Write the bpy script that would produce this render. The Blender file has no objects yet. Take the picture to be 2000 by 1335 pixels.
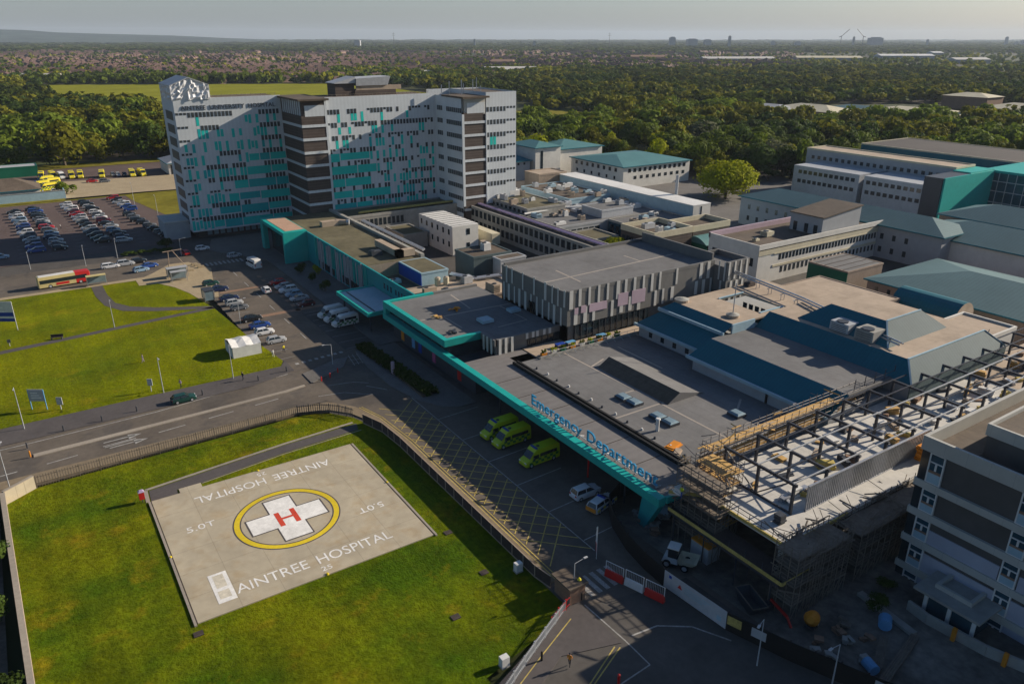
import bpy, bmesh, math, random
import numpy as np
from mathutils import Vector, Matrix

R = math.radians
rnd = random.Random(7)
SC = bpy.context.scene
COL = SC.collection

# ------------------------------------------------------------------ camera
# world grid: x runs along the hospital's cross streets, y along its long facades, metres
CAM_H, F_PX, CX, CY, HOR, ROLL, YAW = 60.0, 1480.0, 1000.0, 667.5, 72.0, R(0.1), R(33.4)
PITCH = math.atan((CY - HOR) / F_PX)
cam_d = bpy.data.cameras.new('camera')
cam = bpy.data.objects.new('camera', cam_d)
COL.objects.link(cam)
cam_d.sensor_width = 36.0
cam_d.lens = F_PX / 2000.0 * 36.0
cam_d.clip_start = 0.5
cam_d.clip_end = 40000
cam.matrix_world = (Matrix.Translation((0, 0, CAM_H)) @ Matrix.Rotation(-YAW, 4, 'Z')
                    @ Matrix.Rotation(math.pi / 2 - PITCH, 4, 'X') @ Matrix.Rotation(ROLL, 4, 'Z'))
SC.camera = cam

# ------------------------------------------------------------------ light
SUN_TO = Vector((1.0, -0.2, 0.445)).normalized()
HAZE_SKY = (2.1, 2.25, 2.4)
SUN_EL = math.asin(SUN_TO.z)
SUN_AZ = math.atan2(SUN_TO.x, SUN_TO.y)
world = bpy.data.worlds.new('World')
SC.world = world
world.use_nodes = True
nt = world.node_tree
sky = nt.nodes.new('ShaderNodeTexSky')
sky.sky_type = 'NISHITA'
sky.sun_disc = False
sky.sun_elevation = SUN_EL
sky.sun_rotation = SUN_AZ
sky.altitude = 60
sky.air_density = 1.25
sky.dust_density = 1.7
sky.ozone_density = 7.0
nt.nodes['Background'].inputs[1].default_value = 0.058
# pale bank of low haze along the horizon, added to the sky
hz_tc = nt.nodes.new('ShaderNodeTexCoord'); hz_sp = nt.nodes.new('ShaderNodeSeparateXYZ'); nt.links.new(hz_tc.outputs['Generated'], hz_sp.inputs[0])
hz_mr = nt.nodes.new('ShaderNodeMapRange'); hz_mr.interpolation_type = 'SMOOTHERSTEP'
hz_mr.inputs[1].default_value = 0.0; hz_mr.inputs[2].default_value = 0.24; hz_mr.inputs[3].default_value = 1.0; hz_mr.inputs[4].default_value = 0.0
nt.links.new(hz_sp.outputs[2], hz_mr.inputs[0])
hz_v = nt.nodes.new('ShaderNodeVectorMath'); hz_v.operation = 'SCALE'; hz_v.inputs[0].default_value = HAZE_SKY; nt.links.new(hz_mr.outputs[0], hz_v.inputs['Scale'])
hz_a = nt.nodes.new('ShaderNodeVectorMath'); hz_a.operation = 'ADD'; nt.links.new(sky.outputs[0], hz_a.inputs[0]); nt.links.new(hz_v.outputs[0], hz_a.inputs[1])
nt.links.new(hz_a.outputs[0], nt.nodes['Background'].inputs[0])
sun_d = bpy.data.lights.new('sun', 'SUN')
sun_d.energy = 5.0
sun_d.angle = R(0.5)
sun_d.color = (1.0, 0.88, 0.72)
sun = bpy.data.objects.new('sun', sun_d)
COL.objects.link(sun)
sun.rotation_euler = (-SUN_TO).to_track_quat('-Z', 'Y').to_euler()
SC.view_settings.view_transform = 'Standard'
SC.view_settings.look = 'None'
SC.view_settings.gamma = 1.0
SC.view_settings.exposure = 0.55
SC.render.engine = 'CYCLES'
SC.cycles.use_denoising = True
SC.cycles.max_bounces = 6
SC.cycles.diffuse_bounces = 3
SC.cycles.volume_bounces = 0
SC.cycles.transparent_max_bounces = 6

# ------------------------------------------------------------------ helpers
def at(px, py, z=0.0):
    """ground (or height z) point seen at a pixel of the 2000-wide photograph"""
    u, v = (px - CX) / F_PX, (CY - py) / F_PX
    d = cam.matrix_world.to_3x3() @ Vector((u, v, -1))
    t = (z - CAM_H) / d.z
    return Vector((d.x * t, d.y * t, z))

def lin(c):
    return tuple(((x / 255) / 12.92 if x / 255 <= 0.04045 else ((x / 255 + 0.055) / 1.055) ** 2.4) for x in c)

def mat(name, col, rough=0.85, ns=0.6, na=0.12, ls=0.06, la=0.12, metal=0.0, spec=0.25, bump=0.0, stripes=None, rand=0.0, tint=None, seams=None):
    m = bpy.data.materials.new(name)
    m.use_nodes = True
    t = m.node_tree
    b = t.nodes['Principled BSDF']
    b.inputs['Roughness'].default_value = rough
    b.inputs['Metallic'].default_value = metal
    b.inputs['Specular IOR Level'].default_value = spec
    tc = t.nodes.new('ShaderNodeTexCoord')
    def noise(s, detail):
        n = t.nodes.new('ShaderNodeTexNoise')
        n.inputs['Scale'].default_value = s
        n.inputs['Detail'].default_value = detail
        n.inputs['Roughness'].default_value = 0.65
        t.links.new(tc.outputs['Object'], n.inputs['Vector'])
        return n.outputs['Fac']
    def mr(src, a, lo=0.3, hi=0.7):
        n = t.nodes.new('ShaderNodeMapRange')
        n.inputs[1].default_value = lo; n.inputs[2].default_value = hi
        n.inputs[3].default_value = 1 - a; n.inputs[4].default_value = 1 + a
        t.links.new(src, n.inputs[0])
        return n.outputs[0]
    def mul(a, b_):
        n = t.nodes.new('ShaderNodeMath'); n.operation = 'MULTIPLY'
        t.links.new(a, n.inputs[0]); t.links.new(b_, n.inputs[1])
        return n.outputs[0]
    f = mr(noise(ns, 4), na)
    f = mul(f, mr(noise(ls, 3), la))
    if stripes:
        ax, per, amt = stripes
        sp = t.nodes.new('ShaderNodeSeparateXYZ'); t.links.new(tc.outputs['Object'], sp.inputs[0])
        w = t.nodes.new('ShaderNodeMath'); w.operation = 'MULTIPLY'; w.inputs[1].default_value = 2 * math.pi / per
        t.links.new(sp.outputs[ax], w.inputs[0])
        s = t.nodes.new('ShaderNodeMath'); s.operation = 'SINE'; t.links.new(w.outputs[0], s.inputs[0])
        f = mul(f, mr(s.outputs[0], amt, -0.9, 0.9))
    for ax, per, wd, amt in (seams or ()):
        sp = t.nodes.new('ShaderNodeSeparateXYZ'); t.links.new(tc.outputs['Object'], sp.inputs[0])
        md = t.nodes.new('ShaderNodeMath'); md.operation = 'PINGPONG'; md.inputs[1].default_value = per / 2; t.links.new(sp.outputs[ax], md.inputs[0])
        q_ = t.nodes.new('ShaderNodeMapRange'); q_.inputs[1].default_value = wd * 0.5; q_.inputs[2].default_value = wd; q_.inputs[3].default_value = 1 - amt; q_.inputs[4].default_value = 1; t.links.new(md.outputs[0], q_.inputs[0])
        f = mul(f, q_.outputs[0])
    if rand:
        oi = t.nodes.new('ShaderNodeObjectInfo')
        f = mul(f, mr(oi.outputs['Random'], rand, 0, 1))
    v = t.nodes.new('ShaderNodeVectorMath'); v.operation = 'SCALE'
    base = t.nodes.new('ShaderNodeRGB'); base.outputs[0].default_value = (*col[:3], 1)
    src = base.outputs[0]
    tints = [tint] if tint and not isinstance(tint, list) else (tint or [])
    for tint in tints:
        mx = t.nodes.new('ShaderNodeMix'); mx.data_type = 'RGBA'
        t.links.new(src, mx.inputs['A']); mx.inputs['B'].default_value = (*tint[0], 1)
        q = t.nodes.new('ShaderNodeMapRange'); q.inputs[1].default_value = tint[2]; q.inputs[2].default_value = tint[3]
        t.links.new(noise(tint[1], 4), q.inputs[0]); t.links.new(q.outputs[0], mx.inputs['Factor'])
        src = mx.outputs['Result']
    t.links.new(src, v.inputs[0]); t.links.new(f, v.inputs['Scale'])
    t.links.new(v.outputs[0], b.inputs['Base Color'])
    if bump:
        bn = t.nodes.new('ShaderNodeBump'); bn.inputs['Strength'].default_value = bump; bn.inputs['Distance'].default_value = 0.3
        t.links.new(noise(ns * 1.7, 5), bn.inputs['Height']); t.links.new(bn.outputs[0], b.inputs['Normal'])
    return m

class MB:
    def __init__(s): s.v, s.f, s.m = [], [], []
    def face(s, pts, m=0):
        i = len(s.v); s.v += [tuple(p) for p in pts]; s.f.append(tuple(range(i, i + len(pts)))); s.m.append(m)
    def add(s, vs, fs, m=0):
        i = len(s.v); s.v += [tuple(p) for p in vs]
        for k, f in enumerate(fs):
            s.f.append(tuple(i + j for j in f)); s.m.append(m[k] if isinstance(m, (list, tuple)) else m)
    def hexa(s, b, t, m=0, mt=None):
        mt = m if mt is None else mt
        s.add(list(b) + list(t), [(3, 2, 1, 0), (4, 5, 6, 7), (0, 1, 5, 4), (1, 2, 6, 5), (2, 3, 7, 6), (3, 0, 4, 7)], [m, mt, m, m, m, m])
    def box(s, x0, x1, y0, y1, z0, z1, m=0, mt=None):
        x0, x1 = min(x0, x1), max(x0, x1); y0, y1 = min(y0, y1), max(y0, y1)
        s.hexa([(x0, y0, z0), (x1, y0, z0), (x1, y1, z0), (x0, y1, z0)], [(x0, y0, z1), (x1, y0, z1), (x1, y1, z1), (x0, y1, z1)], m, mt)
    def obox(s, c, l, w, z0, z1, a, m=0, mt=None):
        ca, sa = math.cos(a), math.sin(a)
        P = [(c[0] + x * ca - y * sa, c[1] + x * sa + y * ca) for x, y in ((-l / 2, -w / 2), (l / 2, -w / 2), (l / 2, w / 2), (-l / 2, w / 2))]
        s.hexa([(*p, z0) for p in P], [(*p, z1) for p in P], m, mt)
    def frustum(s, b, zb, t, zt, m=0, mt=None):
        q = lambda r, z: [(r[0], r[2], z), (r[1], r[2], z), (r[1], r[3], z), (r[0], r[3], z)]
        s.hexa(q(b, zb), q(t, zt), m, mt)
    def prism(s, poly, z0, z1, m=0, mt=None):
        n = len(poly); mt = m if mt is None else mt
        a = sum(poly[i][0] * poly[(i + 1) % n][1] - poly[(i + 1) % n][0] * poly[i][1] for i in range(n))
        if a < 0: poly = poly[::-1]
        s.add([(p[0], p[1], z0) for p in poly] + [(p[0], p[1], z1) for p in poly],
              [tuple(range(n))[::-1], tuple(range(n, 2 * n))] + [(i, (i + 1) % n, n + (i + 1) % n, n + i) for i in range(n)], [m, mt] + [m] * n)
    def sheet(s, poly, z, m=0):
        n = len(poly)
        a = sum(poly[i][0] * poly[(i + 1) % n][1] - poly[(i + 1) % n][0] * poly[i][1] for i in range(n))
        if a < 0: poly = poly[::-1]
        s.face([(p[0], p[1], z) for p in poly], m)
    def rod(s, p, q, r, n=4, m=0, r2=None):
        p, q = Vector(p), Vector(q); d = q - p
        if d.length < 1e-6: return
        r2 = r if r2 is None else r2
        a = d.orthogonal().normalized(); b = d.normalized().cross(a)
        V = []
        for c, rr in ((p, r), (q, r2)):
            for k in range(n):
                t = 2 * math.pi * (k + 0.5) / n
                V.append(c + a * math.cos(t) * rr + b * math.sin(t) * rr)
        s.add(V, [(k, (k + 1) % n, n + (k + 1) % n, n + k) for k in range(n)] + [tuple(range(n))[::-1], tuple(range(n, 2 * n))], m)
    def cyl(s, x, y, z0, z1, r0, r1=None, n=12, m=0):
        s.rod((x, y, z0), (x, y, z1), r0, n, m, r1)
    def bar(s, p, q, w, h, m=0):
        """rectangular bar between two points, w across, h high"""
        p, q = Vector(p), Vector(q); d = (q - p).normalized()
        side = d.cross(Vector((0, 0, 1)))
        side = Vector((1, 0, 0)) if side.length < 1e-4 else side.normalized()
        up = side.cross(d).normalized()
        A = [p + side * a * w / 2 + up * b * h / 2 for a, b in ((-1, -1), (1, -1), (1, 1), (-1, 1))]
        B = [q + side * a * w / 2 + up * b * h / 2 for a, b in ((-1, -1), (1, -1), (1, 1), (-1, 1))]
        s.add(A + B, [(0, 1, 2, 3), (7, 6, 5, 4), (4, 5, 1, 0), (5, 6, 2, 1), (6, 7, 3, 2), (7, 4, 0, 3)], m)
    def strip(s, pts, w, z, m=0):
        """flat painted line along points"""
        for a, b in zip(pts, pts[1:]):
            a, b = Vector((a[0], a[1])), Vector((b[0], b[1])); d = (b - a)
            if d.length < 1e-6: continue
            n = Vector((-d.y, d.x)).normalized() * w / 2
            s.face([(*(a - n), z), (*(b - n), z), (*(b + n), z), (*(a + n), z)], m)
    def hip(s, x0, x1, y0, y1, z0, z1, inset=None, m=0, over=0.0):
        x0 -= over; x1 += over; y0 -= over; y1 += over
        w, l = x1 - x0, y1 - y0
        if w >= l:
            i = l / 2 if inset is None else inset
            r0, r1 = (x0 + i, (y0 + y1) / 2, z1), (x1 - i, (y0 + y1) / 2, z1)
            V = [(x0, y0, z0), (x1, y0, z0), (x1, y1, z0), (x0, y1, z0), r0, r1]
            s.add(V, [(0, 1, 5, 4), (1, 2, 5), (2, 3, 4, 5), (3, 0, 4), (3, 2, 1, 0)], m)
        else:
            i = w / 2 if inset is None else inset
            r0, r1 = ((x0 + x1) / 2, y0 + i, z1), ((x0 + x1) / 2, y1 - i, z1)
            V = [(x0, y0, z0), (x1, y0, z0), (x1, y1, z0), (x0, y1, z0), r0, r1]
            s.add(V, [(0, 1, 4), (1, 2, 5, 4), (2, 3, 5), (3, 0, 4, 5), (3, 2, 1, 0)], m)
    def build(s, name, mats, parent=None, org=(0, 0, 0), smooth=False):
        me = bpy.data.meshes.new(name)
        o3 = Vector(org)
        me.from_pydata([tuple(Vector(p) - o3) for p in s.v], [], s.f)
        for m in (mats if isinstance(mats, (list, tuple)) else [mats]): me.materials.append(m)
        me.polygons.foreach_set('material_index', s.m)
        if smooth: me.polygons.foreach_set('use_smooth', [True] * len(s.f))
        me.update()
        o = bpy.data.objects.new(name, me); COL.objects.link(o)
        if parent is not None: o.parent = parent
        return o

def tag(o, label, cat, group=None):
    o['label'] = label; o['category'] = cat
    if group: o['group'] = group
    return o

def thing(name, label, cat, loc=(0, 0, 0), group=None, rz=0.0):
    o = bpy.data.objects.new(name, None); COL.objects.link(o)
    o.location = loc; o.rotation_euler = (0, 0, rz); o.empty_display_size = 0.3
    return tag(o, label, cat, group)

def struct(name, mb, mats):
    o = mb.build(name, mats); o['kind'] = 'structure'; return o

def dup(root, loc, rz=0.0, sc=1.0, label=None, group=None, paint=None, deep=True):
    r = root.copy(); COL.objects.link(r)
    r.location = loc; r.rotation_euler = (0, 0, rz)
    r.scale = (sc, sc, sc) if not isinstance(sc, tuple) else sc
    if label: r['label'] = label
    if group: r['group'] = group
    def go(a, b):
        for ch in [k for k in a.children]:
            c = ch.copy(); COL.objects.link(c); c.parent = b
            if paint is not None and ch.get('_p'):
                c.material_slots[0].link = 'OBJECT'; c.material_slots[0].material = paint
            go(ch, c)
    if deep: go(root, r)
    return r

class Bld:
    """one thing standing at loc, its parts written in world coordinates"""
    def __init__(s, name, label, cat, loc, group=None):
        s.o = thing(name, label, cat, loc, group); s.org = loc; s.nw = 0
    def part(s, name, mb, mats, parent=None):
        return mb.build(name, mats, parent or s.o, s.org)
    def windows(s, rects, mats, name='window', depth=0.06, cap=100):
        """rects: (axis, sign, plane, a0, a1, z0, z1); nearest ones become parts, the rest one stuff part"""
        def mb_of(rs):
            m = MB()
            for ax, sg, pl, a0, a1, z0, z1 in rs:
                p0, p1 = sorted((pl - 0.02 * sg, pl + depth * sg))
                if ax == 'x': m.box(p0, p1, a0, a1, z0, z1)
                else: m.box(a0, a1, p0, p1, z0, z1)
            return m
        def size(r):
            c = Vector((r[2], (r[3] + r[4]) / 2)) if r[0] == 'x' else Vector(((r[3] + r[4]) / 2, r[2]))
            return -(r[4] - r[3]) * (r[6] - r[5]) / c.length_squared
        rects = sorted(rects, key=size)
        for r in rects[:cap]: mb_of([r]).build(name, mats, s.o, s.org)
        if len(rects) > cap:
            q = mb_of(rects[cap:]).build(name + '_rows', mats, s.o, s.org); q['kind'] = 'stuff'

def text_mb(txt, height, length=None, extr=0.0, space=1.0):
    cu = bpy.data.curves.new('lettering', 'FONT'); cu.body = txt; cu.size = height / 0.7; cu.extrude = extr
    cu.space_character = space; cu.resolution_u = 4
    to = bpy.data.objects.new('lettering', cu); COL.objects.link(to)
    dg = bpy.context.evaluated_depsgraph_get()
    me = bpy.data.meshes.new_from_object(to.evaluated_get(dg))
    vs = [v.co.copy() for v in me.vertices]; fs = [tuple(p.vertices) for p in me.polygons]
    bpy.data.objects.remove(to); bpy.data.curves.remove(cu); bpy.data.meshes.remove(me)
    x0 = min(v.x for v in vs); x1 = max(v.x for v in vs)
    k = 1.0 if length is None else length / (x1 - x0)
    m = MB(); m.add([((v.x - x0) * k, v.y, v.z) for v in vs], fs); m.len = (x1 - x0) * k
    return m
def place(mb, M4):
    mb.v = [tuple(M4 @ Vector(p)) for p in mb.v]; return mb
def frame(o, ex, ey, ez):
    return Matrix(((ex[0], ey[0], ez[0], o[0]), (ex[1], ey[1], ez[1], o[1]), (ex[2], ey[2], ez[2], o[2]), (0, 0, 0, 1)))

ORD = ['first', 'second', 'third', 'fourth', 'fifth', 'sixth', 'seventh', 'eighth', 'ninth', 'tenth', 'eleventh', 'twelfth', 'thirteenth', 'fourteenth', 'fifteenth', 'sixteenth', 'seventeenth', 'eighteenth', 'nineteenth', 'twentieth']

# ------------------------------------------------------------------ materials
K = {}
def mk(n, *a, **k): K[n] = mat(n, *a, **k); return K[n]
mk('country', (0.045, 0.055, 0.015), ns=0.02, na=0.35, ls=0.002, la=0.4, tint=((0.055, 0.042, 0.028), 0.006, 0.48, 0.6))
mk('grass', (0.142, 0.155, 0.001), stripes=(0, 3.4, 0.04), ns=1.6, na=0.3, ls=0.08, la=0.2, rough=0.95, spec=0.05, bump=0.5, tint=[((0.07, 0.105, 0.003), 0.05, 0.45, 0.72), ((0.2, 0.165, 0.005), 0.11, 0.56, 0.76)])
mk('grass_pad', (0.12, 0.132, 0.002), stripes=(0, 2.6, 0.06), ns=1.3, na=0.34, ls=0.12, la=0.25, rough=0.95, spec=0.05, bump=0.6, tint=[((0.045, 0.085, 0.002), 0.045, 0.42, 0.62), ((0.21, 0.155, 0.006), 0.16, 0.56, 0.74), ((0.06, 0.085, 0.004), 0.7, 0.58, 0.75)])
mk('meadow', (0.2, 0.2, 0.012), ns=0.25, na=0.15, ls=0.02, la=0.15, rough=0.95, spec=0.05)
mk('drygrass', (0.17, 0.15, 0.02), ns=0.25, na=0.25, ls=0.02, la=0.25, rough=0.95, spec=0.05)
mk('asphalt', (0.122, 0.102, 0.082), tint=((0.095, 0.082, 0.07), 0.11, 0.52, 0.6), ns=1.2, na=0.12, ls=0.1, la=0.2, spec=0.2)
mk('asphalt_dark', (0.082, 0.074, 0.066), ns=1.2, na=0.12, ls=0.12, la=0.2, spec=0.2)
mk('tarmac_path', (0.085, 0.075, 0.072), ns=1.5, na=0.1, ls=0.2, la=0.12)
mk('carpark', (0.105, 0.075, 0.066), ns=0.8, na=0.12, ls=0.06, la=0.15)
mk('paving', (0.14, 0.13, 0.12), ns=1.5, na=0.12, ls=0.15, la=0.14, seams=((0, 2.4, 0.05, 0.16), (1, 2.4, 0.05, 0.16)))
mk('paving_tan', (0.34, 0.27, 0.17), ns=1.0, na=0.1, ls=0.2, la=0.1, seams=((0, 2.0, 0.05, 0.12), (1, 2.0, 0.05, 0.12)))
mk('kerb', (0.3, 0.26, 0.21), ns=2, na=0.12)
mk('tan_strip', (0.2, 0.155, 0.1), ns=1.5, na=0.15)
mk('pad_concrete', (0.4, 0.345, 0.25), ns=0.8, na=0.06, ls=0.16, la=0.14, tint=((0.35, 0.27, 0.165), 0.3, 0.5, 0.75), seams=((0, 4.9, 0.05, 0.22), (1, 4.7, 0.05, 0.22)))
mk('concrete', (0.3, 0.29, 0.26), ns=0.9, na=0.12, ls=0.15, la=0.12)
mk('concrete_pale', (0.5, 0.48, 0.44), ns=0.9, na=0.1, ls=0.15, la=0.12, seams=((0, 3.1, 0.04, 0.2), (1, 3.6, 0.04, 0.2)))
mk('white_paint', (0.72, 0.7, 0.66), ns=3, na=0.12, ls=0.4, la=0.12)
mk('worn_paint', (0.3, 0.29, 0.27), ns=3, na=0.3, ls=0.5, la=0.2)
mk('yellow_paint', (0.62, 0.46, 0.02), ns=3, na=0.1)
mk('road_yellow', (0.44, 0.34, 0.1), ns=3, na=0.25, ls=0.4, la=0.2)
mk('red_paint', (0.55, 0.06, 0.03), ns=3, na=0.1)
mk('teal', (0.012, 0.34, 0.3), rough=0.5, ns=0.8, na=0.05, ls=0.1, la=0.08, seams=((1, 3.0, 0.03, 0.3),))
mk('teal_deep', (0.01, 0.25, 0.26), rough=0.5, ns=0.8, na=0.08)
mk('white_clad', (0.54, 0.57, 0.585), rough=0.6, ns=0.4, na=0.04, ls=0.08, la=0.06, stripes=(0, 1.2, 0.03))
mk('grey_clad', (0.42, 0.41, 0.37), rough=0.6, ns=0.4, na=0.06, ls=0.08, la=0.08, seams=((1, 2.4, 0.03, 0.2),))
mk('brown_clad', (0.085, 0.066, 0.056), rough=0.7, ns=0.5, na=0.12, stripes=(2, 0.9, 0.12))
mk('glass', (0.018, 0.026, 0.032), rough=0.12, ns=0.4, na=0.3, spec=0.6)
mk('glass_blue', (0.02, 0.06, 0.085), rough=0.1, ns=0.4, na=0.3, spec=0.6)
mk('glass_pale', (0.2, 0.27, 0.3), rough=0.15, ns=0.4, na=0.2, spec=0.6)
mk('roof_felt', (0.155, 0.152, 0.15), ns=0.9, na=0.1, ls=0.1, la=0.16, tint=((0.12, 0.115, 0.112), 0.22, 0.5, 0.75), seams=((0, 2.1, 0.05, 0.22), (1, 6.3, 0.05, 0.18)))
mk('roof_brown', (0.105, 0.082, 0.062), ns=0.8, na=0.18, ls=0.12, la=0.2, seams=((0, 2.2, 0.05, 0.2),))
mk('roof_moss', (0.12, 0.105, 0.062), ns=0.8, na=0.18, ls=0.12, la=0.25, seams=((0, 2.2, 0.05, 0.2), (1, 8.0, 0.05, 0.16)))
mk('roof_tan', (0.38, 0.3, 0.225), ns=0.9, na=0.08, ls=0.12, la=0.14, tint=((0.28, 0.22, 0.16), 0.2, 0.52, 0.78), seams=((1, 2.4, 0.05, 0.16), (0, 7.0, 0.05, 0.14)))
mk('roof_line', (0.33, 0.29, 0.25), ns=2, na=0.1)
mk('roof_dark', (0.07, 0.06, 0.055), ns=1, na=0.1)
mk('seam_green', (0.1, 0.165, 0.165), rough=0.5, ns=0.6, na=0.06, ls=0.06, la=0.1, stripes=(1, 0.9, 0.05))
mk('seam_green_x', (0.085, 0.2, 0.2), rough=0.5, ns=0.6, na=0.06, ls=0.06, la=0.1, stripes=(0, 0.9, 0.05))
mk('mansard', (0.008, 0.115, 0.15), rough=0.6, ns=0.5, na=0.06, ls=0.1, la=0.06, stripes=(1, 0.7, 0.04))
mk('mansard_end', (0.085, 0.115, 0.12), rough=0.7, spec=0.1, ns=0.5, na=0.06, stripes=(0, 0.7, 0.04))
mk('gutter', (0.3, 0.42, 0.48), rough=0.5, ns=1, na=0.08)
mk('render_white', (0.6, 0.58, 0.53), ns=0.7, na=0.06, ls=0.1, la=0.1, seams=((2, 1.5, 0.02, 0.1),))
mk('render_grey', (0.33, 0.34, 0.35), ns=0.7, na=0.06, ls=0.1, la=0.08)
mk('render_cream', (0.52, 0.47, 0.34), ns=0.7, na=0.08, ls=0.1, la=0.1)
mk('brick', (0.24, 0.15, 0.1), ns=2, na=0.15, ls=0.2, la=0.1)
mk('brick_tan', (0.27, 0.21, 0.165), ns=2, na=0.12, ls=0.2, la=0.1)
mk('slat_grey', (0.155, 0.15, 0.142), rough=0.6, ns=0.5, na=0.08)
mk('slat_white', (0.5, 0.49, 0.46), rough=0.55, ns=0.5, na=0.06)
mk('slat_pink', (0.42, 0.32, 0.37), rough=0.55, ns=0.5, na=0.06)
mk('black', (0.012, 0.012, 0.012), rough=0.7, ns=1, na=0.1)
mk('dark_metal', (0.04, 0.045, 0.055), rough=0.5, ns=2, na=0.15, spec=0.4)
mk('steel', (0.03, 0.034, 0.046), rough=0.5, ns=2, na=0.15, spec=0.4)
mk('galv', (0.45, 0.46, 0.48), rough=0.35, ns=2, na=0.15, metal=0.6)
mk('pale_metal', (0.4, 0.41, 0.42), rough=0.45, ns=1, na=0.12)
mk('white_plant', (0.62, 0.61, 0.58), rough=0.6, ns=1, na=0.08)
mk('scaffold_tube', (0.2, 0.17, 0.15), rough=0.6, ns=2, na=0.2)
mk('timber', (0.5, 0.31, 0.11), ns=1.5, na=0.2, ls=0.5, la=0.15)
mk('timber_grey', (0.17, 0.14, 0.11), ns=2.0, na=0.22, ls=0.3, la=0.15)
mk('timber_dark', (0.055, 0.042, 0.038), ns=2.0, na=0.22, ls=0.3, la=0.15)
mk('timber_pale', (0.33, 0.255, 0.19), ns=2.0, na=0.12, ls=0.3, la=0.12)
mk('hi_vis', (0.42, 0.52, 0.01), rough=0.4, ns=0.8, na=0.05, spec=0.5)
mk('hi_vis_yellow', (0.7, 0.58, 0.02), rough=0.4, ns=0.8, na=0.05, spec=0.5)
mk('liv_green', (0.02, 0.16, 0.035), rough=0.4, ns=0.8, na=0.05, spec=0.5)
mk('liv_blue', (0.02, 0.07, 0.3), rough=0.4, ns=0.8, na=0.05, spec=0.5)
mk('rubber', (0.012, 0.012, 0.012), rough=0.8, ns=2, na=0.1)
mk('lamp_lens', (0.7, 0.7, 0.68), rough=0.15, ns=2, na=0.03, spec=0.6)
mk('tail_lens', (0.4, 0.012, 0.01), rough=0.2, ns=2, na=0.03, spec=0.5)
mk('red', (0.5, 0.018, 0.015), rough=0.45, ns=1, na=0.06, spec=0.4)
mk('royal_blue', (0.012, 0.05, 0.3), rough=0.55, ns=0.6, na=0.08)
mk('sky_blue', (0.12, 0.3, 0.5), rough=0.5, ns=0.6, na=0.08)
mk('bottle_green', (0.006, 0.11, 0.06), rough=0.5, ns=0.6, na=0.06)
mk('cream', (0.55, 0.45, 0.2), rough=0.5, ns=1, na=0.06)
mk('orange', (0.6, 0.22, 0.02), rough=0.6, ns=1, na=0.1)
mk('pink', (0.4, 0.08, 0.2), rough=0.6, ns=1, na=0.1)
mk('lilac', (0.35, 0.27, 0.4), rough=0.6, ns=1, na=0.1)
mk('skin', (0.4, 0.24, 0.17), rough=0.6, ns=3, na=0.05)
mk('cloth_dark', (0.02, 0.022, 0.03), rough=0.9, ns=3, na=0.1)
mk('soil', (0.11, 0.09, 0.07), ns=0.9, na=0.35, ls=0.15, la=0.3, bump=0.6)
mk('dirt', (0.15, 0.135, 0.115), ns=0.8, na=0.3, ls=0.12, la=0.3, bump=0.4, tint=((0.08, 0.075, 0.065), 0.15, 0.5, 0.65))
mk('bark', (0.09, 0.07, 0.05), ns=2, na=0.2)
mk('leaf', (0.1, 0.135, 0.012), rough=0.8, ns=0.16, na=0.25, ls=0.05, la=0.2, spec=0.1, rand=0.35)
mk('leaf_olive', (0.16, 0.16, 0.01), rough=0.8, ns=0.16, na=0.35, ls=0.05, la=0.2, spec=0.1, rand=0.35)
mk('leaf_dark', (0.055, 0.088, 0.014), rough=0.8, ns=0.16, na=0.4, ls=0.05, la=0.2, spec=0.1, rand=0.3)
mk('leaf_gold', (0.3, 0.32, 0.006), rough=0.8, ns=0.25, na=0.25, ls=0.05, la=0.1, spec=0.1)
mk('leaf_silver', (0.12, 0.13, 0.07), rough=0.8, ns=0.2, na=0.3, ls=0.05, la=0.2, spec=0.1)
mk('wood_far', (0.06, 0.082, 0.012), rough=0.9, ns=0.05, na=0.45, ls=0.012, la=0.35, spec=0.05, tint=((0.085, 0.08, 0.014), 0.03, 0.5, 0.68))
for n_ in ('leaf', 'leaf_olive', 'leaf_dark', 'leaf_gold', 'leaf_silver', 'wood_far'):
    t_ = K[n_].node_tree; p_ = t_.nodes['Principled BSDF']; o_ = [n for n in t_.nodes if n.type == 'OUTPUT_MATERIAL'][0]
    tl = t_.nodes.new('ShaderNodeBsdfTranslucent'); mx_ = t_.nodes.new('ShaderNodeMixShader'); mx_.inputs[0].default_value = 0.35
    t_.links.new(p_.inputs['Base Color'].links[0].from_socket, tl.inputs[0]); t_.links.new(p_.outputs[0], mx_.inputs[1]); t_.links.new(tl.outputs[0], mx_.inputs[2]); t_.links.new(mx_.outputs[0], o_.inputs[0])
mk('house_roof', (0.105, 0.064, 0.055), ns=0.3, na=0.15, ls=0.01, la=0.35, rand=0.4)
mk('house_wall', (0.25, 0.165, 0.13), ns=0.3, na=0.15, ls=0.01, la=0.4, rand=0.4)
mk('hill', (0.05, 0.07, 0.06), ns=0.004, na=0.4, ls=0.0008, la=0.3)
mk('sea', (0.25, 0.28, 0.3), rough=0.4, ns=0.01, na=0.05)

# ------------------------------------------------------------------ ground
def sheet(name, polys, z, m):
    b = MB()
    for p in polys: b.sheet(p, z)
    return struct(name, b, K[m])
def rect(x0, x1, y0, y1): return [(x0, y0), (x1, y0), (x1, y1), (x0, y1)]
def slab(name, poly, z, m, z0=-0.4):
    b = MB(); b.prism(poly, z0, z); return struct(name, b, K[m])
def arc(cx, cy, r, a0, a1, n=8):
    return [(cx + r * math.cos(R(a0 + (a1 - a0) * i / n)), cy + r * math.sin(R(a0 + (a1 - a0) * i / n))) for i in range(n + 1)]

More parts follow.
